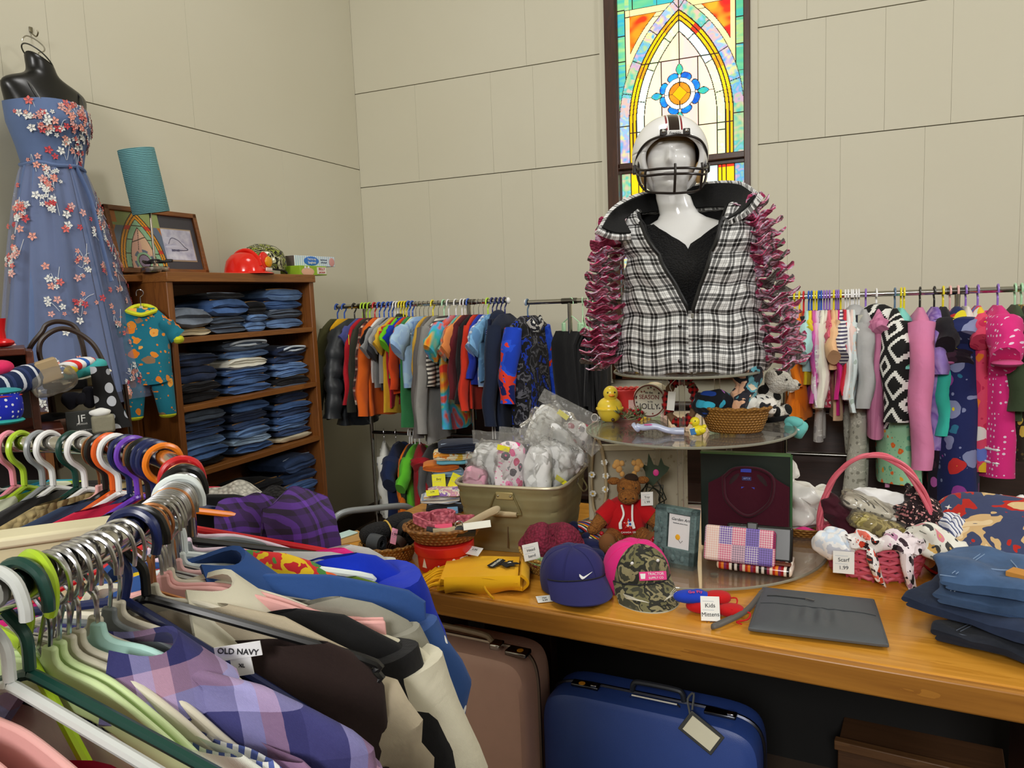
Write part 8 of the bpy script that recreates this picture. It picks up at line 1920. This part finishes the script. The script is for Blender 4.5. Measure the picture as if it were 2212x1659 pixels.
ob('chin_strap', G().tube(bez([(.09, .06, 0), (.13, .08, -.02), (.15, .075, -.035), (.10, .09, -.03)], 5), .006, 6, flat=.4), plain('141414', .6), t)
BA, BB = atx(608, 585, -2.86), atx(676, 588, -2.86)
t = thing('game_box', 'green game box with a cartoon belly picture at the right end of the bookcase top', 'game box', (-2.83, BB.y-.125, ZTOP), 0)
ob('carton', G().box((0, 0, .028), (.14, .25, .054)), plain('8cb028', .5), t, bevel=.002); cvr = ob('belly_print', G().ball((.071, -.055, .020), (.002, .060, .024), 18, 8), plain('d8a88c', .6), t); ob('title_patch', G().box((.0715, .075, .028), (.003, .085, .040)), plain('e4d8d0', .5), t)
text('BELLY', .023, plain('a81420', .5), t, (.0738, .075, .037), (PI/2, 0, PI/2), 'title_lettering'); text('JACKUM', .015, plain('a81420', .5), t, (.0738, .075, .017), (PI/2, 0, PI/2), 'title_lettering')
for y_ in (-.08, -.05): ob('eye_print', G().ball((.0735, y_, .044), (.001, .010, .008), 12, 6), plain('e4e0d8', .5), t)
t = thing('game_box', 'long pale blue striped spaghetti game box on the green game box', 'game box', (-2.84, BB.y-.02, ZTOP+.0555), 0); t.rotation_euler = (0, 0, -.06)
q = NT('pale_stripes'); x, y, z = q.xyz(); q.col(q.ramp(q.math('FRACT', q.math('MULTIPLY', y, 55)), [lin('d8e0e8', K), lin('a8c0d8', K)], 'CONSTANT', [0, .5])); q.set(Roughness=.4)
ob('carton', G().box((0, -.02, .031), (.07, .36, .060)), q.m, t, bevel=.002); o = ob('title_oval', G().ball((.036, -.055, .031), (.002, .066, .027), 24, 10), gloss('2c6cc0', .4), t)
text('Yeti in my', .018, plain('e8ecf4', .5), t, (.0395, -.055, .042), (PI/2, 0, PI/2), 'title_lettering'); text('Spaghetti', .019, plain('e8ecf4', .5), t, (.0395, -.055, .022), (PI/2, 0, PI/2), 'title_lettering')
text("Hey! Get out", .011, plain('2c3c5c', .5), t, (.0365, .055, .040), (PI/2, 0, PI/2), 'title_lettering'); text('of My Bowl!', .011, plain('2c3c5c', .5), t, (.0365, .055, .024), (PI/2, 0, PI/2), 'title_lettering'); ob('monster_print', G().ball((.036, .130, .028), (.002, .026, .026), 16, 8), plain('c8908c', .5), t)
ob('end_flap', G().box((0, -.202, .031), (.068, .004, .058)), plain('5c504c', .5), t)
# pyjamas on a hanger in front of the side cabinet
hp = atx(312, 662, -2.72)
MPJ = cloth('1c6c80', 'floral', ['d8842c', 'e0a048', '8c6c50', 'd87820'], 17, .9, .2, 'xz', .34)
hg = hanger('flat', 'b8b0a0', 'beige contoured hanger holding the teal pyjamas', (-2.74, hp.y, hp.z+.065), .80, w=.20, rod=.006, zs=-.075, drop=.05)
t = garment('pyjamas', 'teal kids pyjamas with yellow cuffs and orange print hanging by the bookcase', 'pyjamas', MPJ, (-2.74, hp.y, hp.z+.065), .80, W=.22, L=.34, T=.035, sl=.10, sw=.042, seed=5, flare=.95, cuff=cloth('c8cc28'), collar=cloth('c8cc28'), neck=.055)
for s_ in (-1, 1):
    l = ob('pyjama_leg', G().loft([[(s_*.055+(.052-.014*u)*math.cos(2*PI*j/14)+.015*s_*u, (.034-.006*u)*math.sin(2*PI*j/14), -.38-.19*u) for j in range(14)] for u in [i/6 for i in range(7)]]), MPJ, t); ob('ankle_cuff', G().ball((s_*.070, 0, -.575), (.038, .028, .016), 12, 6), cloth('c8cc28'), l)
t.scale = (.95, .95, .95)
# the stand of socks, ties and slippers beside the rack, in front of the dress
D0 = 2.35
def at_d(px, py, d): return CAM+ray(px, py)*d
hb_ = at_d(160, 800, 2.35)
BF = face(hb_)
t = thing('handbag', 'handbag with tall dark brown handles holding slippers in front of the dress', 'bag', (hb_.x, hb_.y, hb_.z), BF)
kx = 2.35/F
def lp_(px, py, dy=0): return ((px-160)*kx, dy, (800-py)*kx)
M_lea = plain('2c1c14', .4)
ob('front_handle', G().tube(bez([lp_(108, 800), lp_(100, 760), lp_(108, 730), lp_(138, 710), lp_(168, 716), lp_(200, 745), lp_(218, 790), lp_(224, 815)], 6), .0075, 8), M_lea, t)
ob('back_handle', G().tube(bez([lp_(75, 800, .05), lp_(82, 750, .05), lp_(108, 715, .05), lp_(118, 700, .05), lp_(140, 694, .05), lp_(168, 705, .05), lp_(180, 740, .05), lp_(184, 790, .05)], 6), .0075, 8), M_lea, t)
ob('mouth', G().box((0, .03, -.035), (.175, .09, .035)), plain('7c7454', .7, bump=.4), t, bevel=.010)
ob('body', G().box((.0, .05, -.33), (.16, .05, .56)), plain('8c8874', .7), t, bevel=.012)
for px in (113, 255): ob('stand_leg', G().tube([lp_(px, 840, .02), lp_(px+4, 1010, .02)], .007, 8), M_lea, t)
def slip(label, px, py, d, w, h, m_, rz, tilt, extra):
    p = at_d(px, py, d); t = thing('slipper', label, 'slipper', (p.x, p.y, p.z), BF+rz); t.rotation_euler = (.1, tilt, BF+rz)
    ob('upper', G().ball((0, 0, 0), (w/2, .035, h/2), 22, 12, .8), m_, t); ob('sole', G().box((0, 0, -h/2), (w*1.02, .07, .006)), plain('d8d4c4', .6), t, bevel=.003)
    extra(t)
def ex1(t):
    ob('sole_lining', G().ball((-.02, -.012, .020), (.060, .03, .020), 18, 10), cloth('d8d8d8', 'vstripe', ['d0302c', 'e8e4e0', '2c5ca8', 'd8d8d8'], 14), t); ob('flower', G().ball((-.035, -.036, .014), (.020, .008, .014), 14, 8), plain('e0c828', .8), t)
slip('turquoise slipper with a yellow flower lying on the handbag', 180, 797, 2.30, .135, .045, cloth('3ca0a0'), .1, -.22, ex1)
slip('green and red slipper at the left of the handbag top', 133, 805, 2.31, .06, .04, cloth('2c7c44'), .0, -.1, lambda t: ob('lining', G().ball((0, -.010, .014), (.026, .03, .014), 14, 8), cloth('c82c28'), t))
def hung(name, label, cat, pts, r, d, m_, flat=.4):
    P_ = [at_d(x, y, d) for x, y in pts]; c = P_[0]; t = thing(name, label, cat, c, 0); ob('cloth', G().tube(bez([p-c for p in P_], 6), r, 8, flat=flat), m_, t); return t
MTIE = cloth('121214', 'dots', ['b8bcc4', '9ca0a8'], 21, .6, .1, 'xz', .36)
t = thing('necktie', 'black necktie with grey dots hanging in front of the dress', 'necktie', at_d(215, 805, 2.28), BF)
ob('front_blade', G().sheet(14, 6, lambda u, v: ((v-.5)*(.045+.045*u)+.028*u, -.006-.012*math.sin(v*PI), .02-.19*u-.02*math.sin(u*3)), .006), MTIE, t); ob('back_blade', G().sheet(10, 4, lambda u, v: ((v-.5)*(.04+.02*u)+.005+.004*u, .01, .0-.17*u), .005), MTIE, t)
t = thing('bow_tie', 'dark navy cloth bow knotted on a hanger in front of the dress', 'bow tie', at_d(172, 862, 2.27), BF)
g = G().ball((-.022, 0, .0), (.030, .018, .028), 16, 10).ball((.026, 0, .005), (.026, .018, .034), 16, 10).ball((.0, -.010, .0), (.014, .014, .02), 12, 8); g.jit(.010, 30, 6); ob('cloth', g, cloth('14141e'), t); ob('neck_band', G().box((.0, .01, .045), (.05, .02, .03)), cloth('101014'), t, bevel=.006)
jb = at_d(175, 917, 2.25); t = thing('sock_card', 'dark grey JF sock package card behind the foreground rack', 'package', (jb.x, jb.y, jb.z), BF); cdp = ob('card', G().box((0, 0, 0), (.076, .012, .082)), plain('2c2e2c', .5), t, bevel=.002)
text('JF', .030, plain('d8d8d4', .5), cdp, (.003, -.0066, .018), (PI/2, 0, 0), 'brand_lettering'); text('J.FERRAR', .0075, plain('b8b8b4', .5), cdp, (.003, -.0066, .002), (PI/2, 0, 0), 'brand_lettering'); text('PREMIUM DRESS SOCKS', .005, plain('b8b8b4', .5), cdp, (.003, -.0066, -.017), (PI/2, 0, 0), 'brand_lettering')
ob('sock', G().ball((0, .012, .0), (.034, .012, .036), 14, 8), cloth('1c1c1e'), t)
p = at_d(112, 905, 2.29); t = thing('sock', 'black rolled sock lying left of the dark grey package card', 'sock', (p.x, p.y, p.z), BF); g = G().ball((0, 0, 0), (.045, .02, .020), 16, 10); g.jit(.008, 30, 2); ob('cloth', g, cloth('141416'), t)
p = at_d(223, 915, 2.27); t = thing('pouch', 'small grey green patterned pouch right of the dark grey package card', 'pouch', (p.x, p.y, p.z), BF); ob('body', G().box((0, 0, 0), (.062, .03, .055)), plain('84806c', .8, bump=.5), t, bevel=.008); ob('tissue', G().ball((-.005, -.005, .036), (.028, .012, .012), 12, 8).jit(.006, 40, 1), plain('dcdcd8', .7), t)
p = at_d(135, 925, 2.30); t = thing('pouch', 'pinkish woven pouch left of the dark grey package card', 'pouch', (p.x, p.y, p.z), BF); ob('body', G().box((0, 0, 0), (.05, .03, .06)), plain('8c6c5c', .8, bump=.5), t, bevel=.008)
# mahogany slanted display at the left edge
M_mah = wood('5c2814', '3c160a', 1, 1.2, .35, 'mahogany')
p = at_d(30, 850, 2.2); t = thing('display_shelf', 'mahogany sloped display shelf cut by the left edge of the photo', 'shelf', (p.x, p.y, 0), BF+.05)
z1, z2, z3 = at_d(30, 758, 2.2).z, at_d(30, 905, 2.2).z, at_d(30, 960, 2.2).z
ob('top_board', G().box((-.12, .06, z1), (.32, .30, .020)), M_mah, t, bevel=.003); ob('middle_board', G().box((-.06, .0, z2-.03), (.34, .34, .018)), M_mah, t, bevel=.003)
xr = (62-30)*2.2/F
ob('side_panel', G().prism([(-.20, 0), (.20, 0), (.20, z1), (-.06, z1), (-.13, z2+.06), (-.13, z2-.02), (-.20, z3-.12)], .02, xr-.005, 'x'), M_mah, t, bevel=.003); ob('back_panel', G().box((-.12, .20, z1/2), (.34, .015, z1)), plain('160c08', .8), t)
def lump(name, label, cat, px, py, d, dims, m_, rz=0, jit=.008, e=1, tilt=0):
    p = at_d(px, py, d); t = thing(name, label, cat, (p.x, p.y, p.z), BF+rz); t.rotation_euler = (0, tilt, BF+rz); g = G().ball((0, 0, 0), dims, 24, 12, e); g.jit(jit, 22, px+py); ob('cloth', g, m_, t); return t
t = lump('leggings_roll', 'navy rolled leggings with white leaf pattern sticking out of a wrapper', 'leggings', 32, 824, 2.08, (.10, .04, .036), cloth('1c2848', 'vstripe', ['1c2848', 'c8ccd4', '1c2848', '2c3860'], 26), .1, .006, .8, -.28); ob('brown_wrapper', G().box((.085, .0, .0), (.055, .06, .062)), plain('a08a68', .7), t, bevel=.004); g = G().ball((.085, -.01, -.03), (.06, .04, .04), 18, 10, .7); g.jit(.012, 30, 2); ob('plastic_sleeve', g, clear('f0ece4', .1, .12), t)
t = thing('kids_hat', 'royal blue knit hat with snowflake pattern at the left edge', 'hat', at_d(8, 876, 2.02), BF); ob('crown', G().ball((0, 0, 0), (.045, .04, .046), 24, 14, .7), cloth('1c28a8', 'dots', ['d8dce8'], 60, .9, .3, 'xz', .22), t)
for zz, c in ((.038, '2c8c94'), (-.042, '2c9c98')): ob('trim_band', G().ball((0, 0, zz), (.046, .042, .010), 20, 8), cloth(c), t)
ob('red_band', G().ball((0, 0, .026), (.0458, .0405, .006), 20, 6), cloth('c8382c'), t)
t = lump('kids_slipper', 'hot pink felt slipper at the left edge of the picture', 'slipper', 0, 795, 2.06, (.034, .04, .022), cloth('d0285c'), 0, .004); t = lump('kids_slipper', 'peach coloured felt piece at the left edge below the pink slipper', 'slipper', 6, 822, 2.07, (.05, .04, .026), cloth('d0a48c'), 0, .004)
t = thing('toy_boot', 'shiny red toy boot on the mahogany display shelf at the left edge', 'boot', (at_d(-6, 752, 2.2).x, at_d(-6, 752, 2.2).y, z1+.011), BF); ob('shaft', G().lathe([(.026, .01), (.024, .05), (.030, .085)], 20), gloss('c8141c', .2), t); ob('foot', G().ball((.012, -.015, .014), (.034, .04, .014), 16, 8), gloss('c8141c', .2), t)
